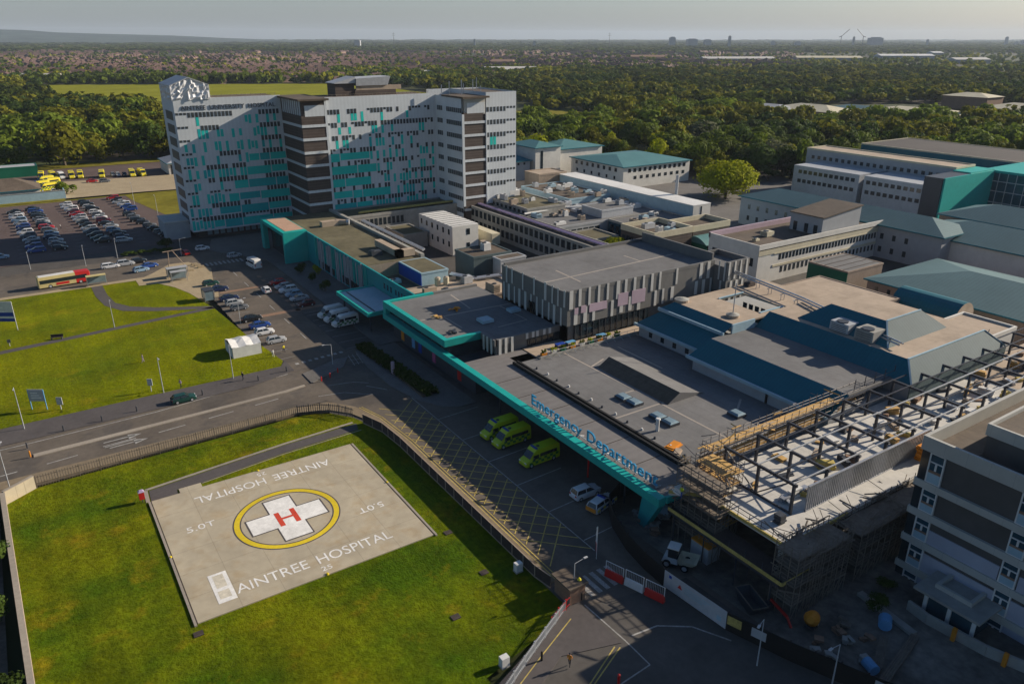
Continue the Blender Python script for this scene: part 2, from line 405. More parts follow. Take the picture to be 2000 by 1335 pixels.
b = MB()
XS = [-9000, -3000, -1000, -300, 0, 300, 700, 1500, 3500, 8000, 15000]; YS = [-3000, -500, 0, 300, 700, 1500, 3500, 8000, 15000]
for i in range(len(XS) - 1):
    for j in range(len(YS) - 1):
        b.face([(XS[i], YS[j], -0.5), (XS[i + 1], YS[j], -0.5), (XS[i + 1], YS[j + 1], -0.5), (XS[i], YS[j + 1], -0.5)])
struct('ground', b, K['country'])
sheet('site_yard', [rect(38, 300, -30, 300), rect(-260, 38, 216, 300)], -0.06, 'asphalt_dark')
sheet('lawn_helipad', [[(-7.2, 40), (30, 40), (30, 50), (43, 53), (43.2, 98), (42.4, 105), (40.6, 110.5), (38, 114), (34, 116), (-5.5, 115), (-9.5, 112.4)]], 0.03, 'grass_pad')
sheet('side_garden', [rect(-60, -10.3, 20, 113)], 0.02, 'soil')
sheet('main_road', [[(-260, 119.2), (39, 119.2), (43, 112), (62, 112), (62, 137), (-260, 137)]], 0.0, 'asphalt')
sheet('emergency_forecourt', [[(43, 112), (43, 58), (43.5, 20), (96, 20), (96, 112)]], 0.0, 'asphalt')
sheet('lower_road', [[(-60, 36), (28, 44), (44.5, 52.6), (58, 50), (60, 10), (-60, 10)]], 0.03, 'asphalt_dark')
sheet('drop_off_road', [[(36, 137), (58, 137), (58, 216), (36, 216)]], 0.0, 'asphalt')
sheet('bus_road', [[(-260, 216), (62, 216), (62, 239), (-260, 239)]], 0.0, 'asphalt')
sheet('car_park', [[(-120, 241), (36, 252), (47, 256), (47, 282), (39, 345), (-120, 345)]], 0.02, 'carpark')
# pavements: raised slabs
slab('north_pavement', [(-260, 131.6), (-6, 131.6), (30, 132.4), (38.6, 135), (38.6, 141), (37, 138.3), (-260, 137.4)], 0.12, 'tarmac_path')
slab('south_pavement', [(-260, 116.2), (-6, 116.2), (33, 117.3), (38, 115.4), (40.8, 112), (42.6, 107), (43.4, 98), (43.4, 58), (44.6, 58), (44.9, 98), (44.2, 108), (42.4, 114), (39, 118.4), (33, 119.5), (-260, 118.6)], 0.12, 'tan_strip')
slab('central_reservation', [(-5.5, 124.9), (34, 126.3), (38, 127.0), (38, 127.7), (34, 127.1), (-5.5, 126.0)], 0.13, 'kerb')
slab('north_lawn', [(-260, 137.4), (37, 138.3), (38.2, 141), (36, 160), (34.5, 181), (33, 190), (32, 196), (30, 203), (27, 209), (22.5, 209.5), (22.5, 214.8), (15, 215), (-260, 217)], 0.1, 'grass')
slab('bus_stop_pavement', [(-260, 217.05), (15, 215.05), (27, 214.85), (27, 217), (-260, 219)], 0.12, 'paving_tan')
slab('plaza', [(22.55, 209.55), (27, 209.05), (30, 203.05), (32.05, 196), (33.05, 190), (37.5, 189), (38.6, 194), (39.5, 203), (42, 216), (38, 226), (33, 226.5), (27, 219), (22.55, 214.75)], 0.13, 'paving_tan')
sheet('van_bays', [[(50.8, 139.5), (57.5, 139.5), (57.5, 166.5), (50.8, 166.5)]], 0.012, 'asphalt_dark')  # darker tarmac bays, with the shadow around the vans put into the colour
sheet('lawn_paths', [[(12, 215), (14.6, 215), (14.6, 206), (15.4, 198), (18, 193), (23, 189), (34, 183), (34.6, 180.6), (22, 186.5), (16, 190.6), (13, 197), (12, 206)],
                     [(-260, 175.2), (-9, 175.2), (10, 177.6), (34.6, 180.6), (34.4, 182.4), (10, 179.4), (-9, 177.2), (-260, 177.2)]], 0.125, 'tarmac_path')
slab('entrance_paving', [(57.6, 138), (67.7, 138), (67.7, 209), (75, 232), (75, 250), (50, 250), (46, 236), (57.6, 216)], 0.14, 'paving')
slab('forecourt_pavement', [(52.2, 137.6), (61, 137.6), (61, 104), (57.6, 104), (55.4, 105.4), (52.8, 110), (51.2, 118), (51, 128)], 0.14, 'paving')
slab('traffic_island', [(39.4, 127.6), (47.2, 131.4), (49.6, 135.4), (47.5, 136), (44, 134.4), (39.4, 132.6)], 0.14, 'paving')
slab('crossing_footway', [(44.6, 57.4), (44.5, 46.2), (38, 48.2), (28, 43.2), (24, 41.6), (24, 46), (43.2, 53.8), (43.3, 57.4)], 0.1, 'tarmac_path')
sheet('yard_concrete', [[(17, 349), (20, 392), (80, 384), (74, 344), (45, 348)]], 0.05, 'paving_tan')
sheet('depot_yard', [[(-100, 396), (92, 384), (92, 430), (-100, 436)]], 0.04, 'carpark')
sheet('verges', [[(-120, 345), (46, 345), (72, 342), (60, 300), (47, 283), (39, 330), (38, 343), (-120, 343)], [(-120, 350), (17, 350), (17, 346), (-120, 346)],
                 [(-120, 437), (92, 431), (120, 424), (130, 440), (-120, 460)]], 0.06, 'drygrass')
sheet('playing_field', [[(55, 1235), (430, 1040), (420, 740), (60, 880)]], -0.2, 'meadow')
sheet('rough_meadow', [[(335, 600), (430, 560), (400, 430), (310, 480)]], -0.2, 'drygrass')
sheet('work_yard', [[(58.6, 64), (100, 64), (100, 20), (59.6, 20)]], 0.06, 'dirt')
sheet('staff_yard', [[(170, 130), (300, 130), (300, 260), (180, 260)]], 0.02, 'paving')

# painted lines
b = MB(); Z = 0.03
for y0, y1, x0, x1 in ((130.4, 134.0, -260, 37),):
    b.strip([(-260, 130.1), (-6, 130.3), (13, 131.0), (37, 134.2)], 0.22, Z)
for x in range(-60, 36, 8):
    t = (x + 10) / 45; y = 121.2 + max(0, t) * 3.6
    b.strip([(x, y), (x + 4.2, y + 0.36)], 0.24, Z)
for x, y in ((4.0, 124.0), (4.6, 121.7)):                      # turn arrows
    b.strip([(x, y), (x + 4.6, y + 0.15)], 0.3, Z)
    b.face([(x + 3.6, y - 0.75, Z), (x + 5.6, y + 0.2, Z), (x + 3.6, y + 0.95, Z)])
b.strip([(3.8, 122.8), (8.6, 123.0)], 0.24, Z)
b.strip([(38.5, 121.6), (43, 120.6), (47, 117)], 0.16, Z); b.strip([(47.5, 121), (50, 117.5)], 0.2, Z); b.strip([(41.5, 125), (46, 124), (48.4, 122)], 0.16, Z)
for k in range(8):                                             # give-way boxes on the junction table
    b.sheet(rect(39.8 + k * 1.35, 40.5 + k * 1.35, 137.6 + k * 0.12, 138.5 + k * 0.12), 0.034)
for k in range(9):                                             # crossing by the tower
    b.sheet(rect(41.6 + k * 1.2, 42.2 + k * 1.2, 219.0, 222.2), Z)
for k in range(6): b.strip([(46.2, 150 + k * 11), (46.2, 154 + k * 11)], 0.2, Z)
for k in range(15): b.strip([(35.8, 142 + k * 4.6), (41, 142 + k * 4.6)], 0.12, Z)
for k in range(9): b.strip([(51.2, 166 + k * 4), (56.6, 166 + k * 4)], 0.12, Z)
for k in range(7): b.strip([(51.2, 140 + k * 4), (57.4, 140 + k * 4)], 0.12, Z)
# emergency bays
b.strip([(52.3, 112), (52.1, 60)], 0.16, Z)
for v in (102, 93.6, 85.6, 77.8, 70, 62.4): b.strip([(52.3, v), (60.4, v + 0.4)], 0.16, Z)
for k in range(5):                                             # zebra
    x = 46.4 + k * 1.15
    b.sheet([(x, 53.6), (x + 0.6, 53.6), (x + 0.6, 57), (x, 57)], 0.036)
# lower junction
b.strip([(44.9, 53), (45.1, 46.2), (45.0, 42.3), (37.6, 41.8)], 0.16, 0.04)
b.strip([(46.2, 46.4), (49.5, 46.0), (52.6, 43.8), (54.6, 40)], 0.2, 0.04)
b.strip([(49.6, 35.6), (50.6, 31)], 0.16, 0.04); b.strip([(40, 41), (36, 38.6)], 0.2, 0.04); b.strip([(36.5, 44.5), (30, 41.2)], 0.2, 0.04)
for k in range(6): b.strip([(49.4 + k * 0.9, 131.2), (50.2 + k * 0.9, 136.6)], 0.12, Z)
for k in range(3): b.strip([(49.2, 132 + k * 1.9), (54.8, 131.4 + k * 1.9)], 0.12, Z)
struct('road_lines', b, K['worn_paint'])
b = MB()
for dx in (0.0, 0.45): b.strip([(44.75 + dx, 58), (45.0 + dx, 98), (44.3 + dx, 108), (42.9 + dx, 113.4)], 0.14, 0.035)
# box hatching over the ambulance lane
lo, hi = 45.6, 52.0
for k in range(-4, 24):
    v = 58 + k * 2.6
    for s in (1, -1):
        a, c = (lo, v if s > 0 else v + 6.4), (hi, v + 6.4 if s > 0 else v)
        if min(a[1], c[1]) > 58.4 and max(a[1], c[1]) < 111.5: b.strip([a, c], 0.15, 0.032)
for dx in (0, 0.4): b.strip([(43.6 + dx, 46.2 - dx), (38, 43.6 - dx), (26, 38.8 - dx)], 0.14, 0.045)
b.strip([(42.2, 52.0), (36, 49.2), (28, 45.4)], 0.12, 0.115)
struct('yellow_lines', b, K['road_yellow'])
b = MB()
b.sheet(rect(38.5, 57, 168.5, 170.2), 0.028); b.sheet(rect(38.5, 57, 191.5, 192.9), 0.028)
for k in range(9): b.sheet(rect(50.4, 51.4, 168 + k * 4, 170 + k * 4), 0.028)
struct('red_road_bands', b, K['brick'])
b = MB()
for k in range(4): b.strip([(27 + k * 0.01, 141), (27, 141.2)], 0.1, 0.02)
for xs in (-1.7, 6.1, 13.6, 19.2, 24.2, 30.5):
    for k in range(14):
        v = 258 + k * 4.9
        if v < 338: b.strip([(xs - 0.4 - 0.06 * k, v), (xs + 2.2 - 0.06 * k, v)], 0.15, 0.05)
struct('car_park_lines', b, K['worn_paint'])

# ------------------------------------------------------------------ helipad
hp = Bld('helipad', 'square concrete helipad with a yellow ring and a white cross, on the near lawn', 'helipad', (22.1, 87.9, 0))
b = MB(); b.prism([(7.4, 73.9), (36.6, 73.9), (36.6, 102.1), (7.4, 102.1)], -0.3, 0.16)
b.prism([(11.2, 102.1), (14.2, 102.1), (14.2, 103.3), (11.2, 103.3)], -0.3, 0.16); hp.part('slab', b, K['pad_concrete'])
for x in (7.0, 36.75):
    b = MB(); b.box(x, x + 0.28, 73.6, 102, -0.3, 0.2); hp.part('edge_beam', b, K['kerb'])
for x in (7.3, 36.62):
    b = MB(); b.box(x, x + 0.11, 73.9, 102.08, 0.17, 0.18); hp.part('drain_channel', b, K['timber_dark'])
CXY = (22.0, 88.1); ZP = 0.17
def ring(r0, r1, z, n=72):
    m = MB()
    for k in range(n):
        a, c = 2 * math.pi * k / n, 2 * math.pi * (k + 1) / n
        m.face([(CXY[0] + r * math.cos(t), CXY[1] + r * math.sin(t), z) for r, t in ((r0, a), (r1, a), (r1, c), (r0, c))])
    return m
hp.part('dark_ring_edge', ring(5.92, 6.98, ZP), K['tarmac_path'])
hp.part('yellow_ring', ring(6.1, 6.8, ZP + 0.006), K['yellow_paint'])
def cross(L, W, z):
    m = MB(); c = CXY
    m.sheet([(c[0] + x, c[1] + y) for x, y in ((-L, -W), (-W, -W), (-W, -L), (W, -L), (W, -W), (L, -W), (L, W), (W, W), (W, L), (-W, L), (-W, W), (-L, W))], z); return m
hp.part('dark_cross_edge', cross(5.22, 1.97, ZP), K['tarmac_path'])
hp.part('white_cross', cross(5.0, 1.78, ZP + 0.006), K['white_paint'])
b = MB(); c = CXY
for x in (-1.05, 1.05): b.sheet(rect(c[0] + x - 0.33, c[0] + x + 0.33, c[1] - 1.7, c[1] + 1.7), ZP + 0.014)
b.sheet(rect(c[0] - 0.72, c[0] + 0.72, c[1] - 0.22, c[1] + 0.22), ZP + 0.014)
hp.part('letter_h', b, K['red_paint'])
def ground_text(t, h, x0, y0, length, flip=False, z=ZP + 0.006):
    m = text_mb(t, h, length)
    ex, ey = ((1, 0, 0), (0, 1, 0)) if not flip else ((-1, 0, 0), (0, -1, 0))
    return place(m, frame((x0, y0, z), ex, ey, (0, 0, 1)))
for t, h, x, y, l, fl in (('AINTREE', 1.75, 12.4, 76.3, 8.6, False), ('HOSPITAL', 1.75, 22.2, 76.3, 9.8, False), ('AINTREE', 1.75, 31.9, 99.6, 8.5, True), ('HOSPITAL', 1.75, 22.2, 99.6, 9.7, True), ('25', 0.85, 22.0, 74.75, 1.3, False),
                          ('25', 0.85, 22.9, 101.2, 1.3, True), ('5.0T', 1.25, 10.0, 91.6, 3.6, False), ('5.0T', 1.25, 34.1, 84.6, 3.6, True)):
    hp.part('lettering', ground_text(t, h, x, y, l, fl), K['white_paint'])
b = MB(); b.sheet(rect(10.1, 12.2, 75.7, 81.4), ZP + 0.006); hp.part('painted_patch', b, K['white_paint'])
b = MB(); b.sheet(rect(10.55, 11.75, 78.5, 81.0), ZP + 0.012); b.sheet(rect(10.45, 11.75, 76.4, 77.9), ZP + 0.012); hp.part('patch_wear', b, mat('patch_worn', (0.55, 0.5, 0.4), ns=2, na=0.2))
for x, y in ((22.3, 73.98), (22.1, 102.0), (7.2, 87.6), (36.8, 88.6)):
    b = MB(); b.cyl(x, y, 0.1, 0.34, 0.2, 0.12, 8); hp.part('edge_light', b, K['yellow_paint'])
# pad access path
b = MB(); b.sheet([(7.6, 105.3), (7.4, 102.3), (10.9, 102.3), (11, 103.4), (14.4, 103.4), (27, 105.2), (39.6, 106), (40.2, 108.2), (28, 107.6)], 0.06); struct('helipad_path', b, K['tarmac_path'])
b = MB(); b.strip([(7.0, 102.2), (7.2, 105.7), (28, 108.0), (39.8, 108.8)], 0.5, 0.075); b.strip([(14.4, 103.2), (27, 104.9), (40, 105.6)], 0.16, 0.075); struct('path_edging', b, K['kerb'])
# manholes on the lawn
for k, (px, py, lab) in enumerate(((875, 1040, 'small dark drain cover in the grass beside the right corner of the helipad'), (945, 1118, 'small drain cover in the grass between helipad and boarded fence'),
                              (890, 1205, 'small brown drain cover in the lawn right of the helipad lettering'), (388, 1238, 'small dark drain cover at the bottom corner of the helipad'))):
    p = at(px, py); b = MB(); b.box(-0.5, 0.5, -0.4, 0.4, -0.05, 0.12)
    o = b.build('drain_cover', K['timber_dark']); o.location = (p.x, p.y, 0); tag(o, lab, 'drain cover', 'drain covers round the helipad')
# fire point post
t = Bld('fire_point', 'red fire extinguisher box on a post at the top left corner of the helipad', 'fire point', (6.4, 102.8, 0))
b = MB(); b.rod((6.4, 102.8, 0), (6.4, 102.8, 1.0), 0.06); t.part('post', b, K['dark_metal'])
b = MB(); b.box(6.05, 6.75, 102.45, 103.1, 0.6, 1.7); t.part('cabinet', b, K['red'])
b = MB(); b.frustum((6.0, 6.8, 102.4, 103.15), 1.7, (6.2, 6.6, 102.6, 102.95), 1.95); t.part('lid', b, K['lilac'])

# ------------------------------------------------------------------ fences
def fence_run(name, label, pts, h, post_gap, mats, style, group='fences round the helipad lawn'):
    f = Bld(name, label, 'fence', (pts[0][0], pts[0][1], 0), group)
    pan = MB(); rail = MB()
    for p, q in zip(pts, pts[1:]):
        P, Q = Vector((*p, 0)), Vector((*q, 0)); L = (Q - P).length; n = max(1, round(L / post_gap)); d = (Q - P) / n
        for i in range(n):
            a = P + d * i; c = a + d
            if style == 'board': pan.bar(a + Vector((0, 0, h / 2)), c + Vector((0, 0, h / 2)), 0.05, h - 0.1)
            else:
                k = max(2, int(d.length / (0.32 if style == 'pale' else 0.24)))
                for j in range(k):
                    s = a + d * (j / k); pan.box(s.x - 0.045, s.x + 0.045, s.y - 0.03, s.y + 0.03, 0.1, h - rnd.uniform(0, 0.06))
                rail.bar(a + Vector((0, 0, h * 0.85)), c + Vector((0, 0, h * 0.85)), 0.07, 0.09); rail.bar(a + Vector((0, 0, h * 0.25)), c + Vector((0, 0, h * 0.25)), 0.07, 0.09)
            if style == 'board':
                rail.bar(a + Vector((0, 0, h)), c + Vector((0, 0, h)), 0.12, 0.07); rail.bar(a + Vector((0, 0, 0.12)), c + Vector((0, 0, 0.12)), 0.14, 0.16)
            po = MB(); po.box(a.x - 0.07, a.x + 0.07, a.y - 0.07, a.y + 0.07, 0, h + 0.05); f.part('post', po, mats[1])
    f.part('panel', pan, mats[0])
    if rail.v: f.part('rail', rail, mats[1])
    return f
fence_run('palisade_fence', 'grey timber pale fence along the road side of the helipad lawn', [(-5.6, 114.9), (33, 116.4)], 2.0, 2.7, (K['timber_grey'], K['timber_grey']), 'pale')
fence_run('mesh_fence', 'dark curved mesh fence at the corner of the helipad lawn by the junction', [(33, 116.4), (36.5, 115.2), (39, 113), (40.6, 110.2)], 1.9, 2.0, (K['dark_metal'], K['steel']), 'pale')
fence_run('boarded_fence', 'long dark boarded fence between helipad lawn and ambulance lane', [(41.2, 107.6), (42.6, 103), (43.0, 97), (42.9, 60), (43.3, 57.4)], 1.75, 2.4, (K['timber_dark'], K['timber_pale']), 'board')
fence_run('railing_fence', 'pale metal railing along the bottom edge of the lawn by the lower road', [(42.4, 53.4), (36, 50.2), (24, 43.8)], 1.5, 2.2, (K['pale_metal'], K['pale_metal']), 'rail')
fence_run('red_railing', 'short red railing at the right end of the pale metal railing', [(44.0, 54.0), (42.5, 53.4), (39.6, 52.2)], 1.6, 1.6, (K['dark_metal'], K['red']), 'rail')
w = Bld('timber_wall', 'long pale boarded wall down the left edge of the helipad lawn', 'wall', (-8.9, 92, 0))
b = MB(); b.bar((-7.1, 40, 0.95), (-9.55, 112.4, 0.95), 0.35, 1.9); w.part('boarding', b, K['timber_pale'])
b = MB(); b.bar((-7.1, 40, 1.95), (-9.55, 112.4, 1.95), 0.6, 0.1); w.part('coping', b, K['kerb'])
w = Bld('stone_wall', 'short pale stone wall at the top left corner of the helipad lawn', 'wall', (-8, 114, 0))
b = MB(); b.bar((-9.5, 112.5, 1.0), (-5.8, 115.0, 1.0), 0.35, 2.0); w.part('stonework', b, K['pad_concrete'])
b = MB(); b.bar((-9.5, 112.5, 2.05), (-5.8, 115.0, 2.05), 0.5, 0.1); w.part('coping', b, K['kerb'])

# ------------------------------------------------------------------ tower block
GRP_H = None
tw = Bld('tower_block', 'tall white and teal ward tower with two brown banded stair corners', 'tower block', (45.3, 252, 0))
TOPZ = 42.2
ROWS = [37.9 - 3.97 * k for k in range(9)]
pr_ = random.Random(3)
def facade(axis, sg, pl, a0, a1, rows, teal, cell=1.12, wmask=None, ztop=TOPZ, zbot=2.4, wins=None, wh=1.45, ww=0.8):
    """cladding wall with staggered colour panels; returns mesh, fills wins"""
    m = MB()
    def q(s0, s1, z0, z1, off, mi):
        p = pl + sg * off
        if axis == 'y':
            P = [(s0, p, z0), (s1, p, z0), (s1, p, z1), (s0, p, z1)]
        else:
            P = [(p, s1, z0), (p, s0, z0), (p, s0, z1), (p, s1, z1)]
        m.face(P, mi)
    q(a0, a1, zbot, ztop, 0, 0)
    n = int((a1 - a0) / cell)
    for k, zc in enumerate(rows):
        zt, zb = zc - 0.72, zc - 3.25
        s = 0
        while s < n:
            t = teal((s + 0.5) / n, k)
            run = 1
            if pr_.random() < t:
                if t > 0.7: run = pr_.randint(3, 9)
                c = a0 + cell * s + 0.15
                q(c, min(a1 - 0.15, c + cell * run - 0.25), max(zbot + 0.05, zb + pr_.choice((0, 0, 0.4))), zt + pr_.choice((0, 0.1, 0.5)) * (t < 0.7), 0.035, 1 if pr_.random() < 0.8 else 2)
            s += run
        for s in range(n):
            w = wmask((s + 0.5) / n, k) if wmask else 1
            if not w: continue
            c = a0 + cell * (s + 0.5)
            h = wh * (0.45 if w == 2 else 1.0)
            wins.append((axis, sg, pl, c - ww / 2, c + ww / 2, zc - wh / 2 + (wh - h), zc + wh / 2))
    return m
wins = []
def t1(u, k): return min(0.95, max(0.0, 0.27 + 0.045 * k - 0.12 * (k == 0) * (u < .5) + (0.75 * (u > (0.78, 0.8, 0.72, 0.66, 0.6, 0.45, 0.4, 0.3, 0.2)[k]) * (k > 2)) + 0.12 * (u > 0.5)))
def w1(u, k):
    if u < 0.1: return 2
    if u > 0.8: return 1
    if k == 0: return 1 if u > 0.12 and u < 0.55 else 0
    if k == 1: return 1 if 0.2 < u < 0.4 else 0
    if k == 2: return 0
    if k == 8: return 1 if u < 0.55 else 2
    a = {3: (0.35, 0.6), 4: (0.2, 0.62), 5: (0.2, 0.6), 6: (0.2, 0.42), 7: (0.22, 0.62)}[k]
    return (2 if k == 6 else 1) if a[0] < u < a[1] and pr_.random() < 0.92 else 0
def t2(u, k): return min(0.95, max(0.03, 0.36 - 0.1 * (k < 3) + (1.5 - 3.0 * u) * max(0, k - 2) / 3 * (u < 0.36) + 0.02 * k))
def w2(u, k):
    r = pr_.random()
    return 1 if r < 0.55 else (2 if r < 0.72 else 0)
b = facade('y', -1, 252, 45.3, 77.5, ROWS, t1, wmask=w1, wins=wins)
b.face([(45.3, 270, 2.4), (45.3, 252, 2.4), (45.3, 252, TOPZ), (45.3, 270, TOPZ)]); b.face([(77.5, 270, 2.4), (45.3, 270, 2.4), (45.3, 270, TOPZ), (77.5, 270, TOPZ)])
b.face([(45.3, 252, 2.4), (45.3, 270, 2.4), (77.5, 270, 2.4), (77.5, 252, 2.4)])
mk('teal_bright', (0.012, 0.5, 0.43), rough=0.5, ns=0.8, na=0.06); mk('teal_mid', (0.01, 0.38, 0.38), rough=0.5, ns=0.8, na=0.08); mk('tower_glass', (0.045, 0.052, 0.056), rough=0.35, ns=0.35, na=0.5, spec=0.4)
CL = [K['white_clad'], K['teal_bright'], K['teal_mid']]
tw.part('wing_wall', b, CL)
b = facade('y', -1, 234, 85.6, 123.5, [z + 0.4 for z in ROWS], t2, wmask=w2, wins=wins)
b.face([(85.6, 252, 2.4), (123.5, 252, 2.4), (123.5, 252, TOPZ), (85.6, 252, TOPZ)])
tw.part('wing_wall', b, CL)
def t3(u, k): return 0.0
def w3(u, k): return 1 if 0.1 < u < 0.32 or 0.4 < u < 0.97 else 0
b = facade('x', -1, 123.5, 216.5, 234, [z + 0.4 for z in ROWS], lambda u, k: 0.0, cell=1.25, wmask=lambda u, k: w3(1 - u, k), wins=wins, ww=1.02)
def t4(u, k): return 0.18 if 0.1 < u < 0.6 and k in (2, 3, 4, 5) else 0
b2 = facade('y', -1, 216.5, 132.6, 144.2, [z + 0.4 for z in ROWS[:7]], t4, cell=1.28, wmask=lambda u, k: 2 if u > 0.66 else 1, wins=wins, ztop=43.6, zbot=8)
i0 = len(b.v); b.v += b2.v; b.f += [tuple(j + i0 for j in f) for f in b2.f]; b.m += b2.m
b.face([(144.2, 216.5, 8), (144.2, 240, 8), (144.2, 240, 43.6), (144.2, 216.5, 43.6)]); b.face([(144.2, 240, 2), (123.5, 240, 2), (123.5, 240, 43.6), (144.2, 240, 43.6)])
b.face([(132.6, 240, 42.2), (132.6, 216.5, 42.2), (132.6, 216.5, 43.6), (132.6, 240, 43.6)])
tw.part('wing_wall', b, CL)
# side windows on the end wall
tw.windows(wins, K['tower_glass'], depth=0.05)
for z in ROWS:
    b = MB(); b.box(45.22, 45.3, 255.2, 265.5, z - 1.7, z + 0.9); tw.part('end_panel', b, K['dark_metal'])
# brown stair corners
for x0, x1, y0, y1, nz in ((77.5, 85.4, 233.2, 253, 9), (124.2, 132.4, 216.2, 228, 8)):
    core = MB(); band = MB()
    core.box(x0 + 0.12, x1 - 0.05, y0 + 0.3, y1, 2, TOPZ - 5.2)
    for k in range(nz):
        zc = ROWS[k] - 0.6
        core.box(x0, x1 - 0.9, y0 + 0.12, y1, zc - 2.4, zc + 0.35)
        band.box(x0 - 0.08, x1 + 0.05, y0, y1 - 0.5, zc - 3.1, zc - 2.3)
    tw.part('stair_tower', core, K['brown_clad']); tw.part('floor_band', band, K['white_clad'])
    cap = MB(); cap.box(x0 + 0.3, x1 - 0.1, y0 + 0.3, y1, TOPZ - 5.2, TOPZ - 0.2)
    for k in range(9): cap.box(x0 + 0.1, x0 + 0.32, y0 + 1.2 + k * 2.0, y0 + 2.1 + k * 2.0, TOPZ - 5, TOPZ - 0.3, 1)
    cap.box(x0 + 1.2, x1 - 0.5, y0 + 0.1, y0 + 0.32, TOPZ - 4.8, TOPZ - 1.6, 1)
    tw.part('stair_head', cap, [K['brown_clad'] if x0 < 100 else K['grey_clad'], K['white_clad']])
    ro = MB(); ro.box(x0 - 1.0, x1 + 0.7, y0 - 1.2, y1 + 1, TOPZ - 0.2, TOPZ + 0.35); tw.part('stair_roof', ro, K['roof_brown'])
for q_ in ((85.05, 85.75, 233.4, 234, 8, TOPZ), (123.45, 124.25, 216.1, 216.7, 8, TOPZ - 5), (132.3, 132.7, 216.1, 216.6, 8, TOPZ - 5)):
    b = MB(); b.box(*q_); tw.part('corner_trim', b, K['white_clad'])
b = MB(); b.box(47, 77, 254, 270, 0, 2.4); b.box(78, 144, 241, 252, 0, 6); tw.part('undercroft', b, K['brown_clad'])
un = [('y', -1, 254, 50 + k * 2.0, 51.4 + k * 2.0, 0.6, 2.0) for k in range(12)]
tw.windows(un, K['glass_pale'], name='undercroft_window')
b = MB(); b.box(45.6, 77.5, 252.3, 269.7, TOPZ - 0.3, TOPZ - 0.02); b.box(85.6, 123.5, 234.3, 251.7, TOPZ - 0.3, TOPZ - 0.02); b.box(132.9, 143.9, 216.8, 239.7, 42.6, 43.2); tw.part('roof', b, K['roof_brown'])
b = MB(); b.box(45.3, 77.5, 252, 252.35, TOPZ, TOPZ + 0.5); b.box(45.3, 45.65, 252.4, 270, TOPZ, TOPZ + 0.5); b.box(85.6, 123.5, 234, 234.35, TOPZ, TOPZ + 0.5); tw.part('parapet', b, K['white_clad'])
b = MB()
for k in range(14):
    x = 57 + k * 1.5; b.rod((x, 254, TOPZ), (x, 254, TOPZ + rnd.uniform(0.8, 1.4)), 0.07)
b.bar((57, 254, TOPZ + 1), (77, 254, TOPZ + 1), 0.08, 0.08)
for k in range(24):
    x = 87 + k * 1.5; b.rod((x, 235.5, TOPZ), (x, 235.5, TOPZ + 1.1), 0.06)
b.bar((87, 235.5, TOPZ + 1.1), (122, 235.5, TOPZ + 1.1), 0.08, 0.08); tw.part('roof_railing', b, K['timber_grey'])
b = MB(); b.box(93, 99.5, 244, 251, TOPZ, 46.2); b.box(99.5, 114, 243.6, 251, TOPZ, 43.8); tw.part('plant_room', b, K['brown_clad'])
b = MB(); b.hexa([(92.5, 243.5, 46.0), (99.8, 243.5, 46.0), (99.8, 251, 46.0), (92.5, 251, 46.0)], [(92.5, 243.5, 46.2), (99.8, 243.5, 48.0), (99.8, 251, 48.0), (92.5, 251, 46.2)])
b.hexa([(99.9, 243.3, 45.2), (111, 243.3, 45.2), (111, 251, 45.2), (99.9, 251, 45.2)], [(99.9, 243.0, 47.4), (112, 243.0, 47.9), (112, 251, 47.9), (99.9, 251, 47.6)]); tw.part('plant_roof', b, K['pale_metal'])
b = MB(); b.box(100, 116, 243.7, 244, 43.8, 45.2); tw.part('plant_louvre', b, K['roof_tan'])
for k, (x, y, h) in enumerate(((124.6, 226, 4.5), (128, 224, 5), (131, 228, 3.6), (137, 232, 4.5), (139, 233, 5), (125, 232, 3.2), (134, 222, 3))):
    b = MB(); b.rod((x, y, TOPZ), (x, y, TOPZ + h), 0.16, 5); tw.part('mast', b, K['pale_metal'])
# crumpled white sheeting on the roof
en = Bld('sheeted_enclosure', 'white crumpled plastic sheeted scaffold house on the left end of the tower roof', 'scaffold', (50.5, 258, TOPZ))
b = MB(); n = 16; rs = random.Random(5)
for face_ in range(4):
    P = [((45.0, 251.8), (56.0, 251.8)), ((45.0, 268), (45.0, 251.8)), ((56, 251.8), (56, 268)), ((56, 268), (45, 268))][face_]
    g = []
    for j in range(9):
        row = []
        for i in range(n + 1):
            t = i / n; x = P[0][0] + (P[1][0] - P[0][0]) * t; y = P[0][1] + (P[1][1] - P[0][1]) * t
            zt = 46.4 + (2.2 * (1 - abs(2 * t - 1)) if face_ in (0, 3) else 0)
            o = rs.uniform(-0.32, 0.32) if 0 < i < n else 0
            row.append((x + (o if face_ in (1, 2) else 0), y + (o if face_ in (0, 3) else 0), TOPZ + 0.1 + (zt - TOPZ) * j / 8))
        g.append(row)
    i0 = len(b.v)
    b.add([p for r_ in g for p in r_], [(j * (n + 1) + i, j * (n + 1) + i + 1, (j + 1) * (n + 1) + i + 1, (j + 1) * (n + 1) + i) for j in range(8) for i in range(n)])
en.part('sheet_wall', b, mat('plastic_sheet', (0.62, 0.62, 0.63), rough=0.4, ns=0.8, na=0.15, spec=0.5))
b = MB(); b.hexa([(44.8, 251.6, 46.3), (50.5, 251.6, 48.5), (50.5, 268.2, 48.5), (44.8, 268.2, 46.3)], [(44.8, 251.6, 46.5), (50.5, 251.6, 48.75), (50.5, 268.2, 48.75), (44.8, 268.2, 46.5)])
b.hexa([(50.5, 251.6, 48.5), (56.2, 251.6, 46.3), (56.2, 268.2, 46.3), (50.5, 268.2, 48.5)], [(50.5, 251.6, 48.75), (56.2, 251.6, 46.5), (56.2, 268.2, 46.5), (50.5, 268.2, 48.75)]); en.part('roof', b, K['pale_metal'])
b = MB()
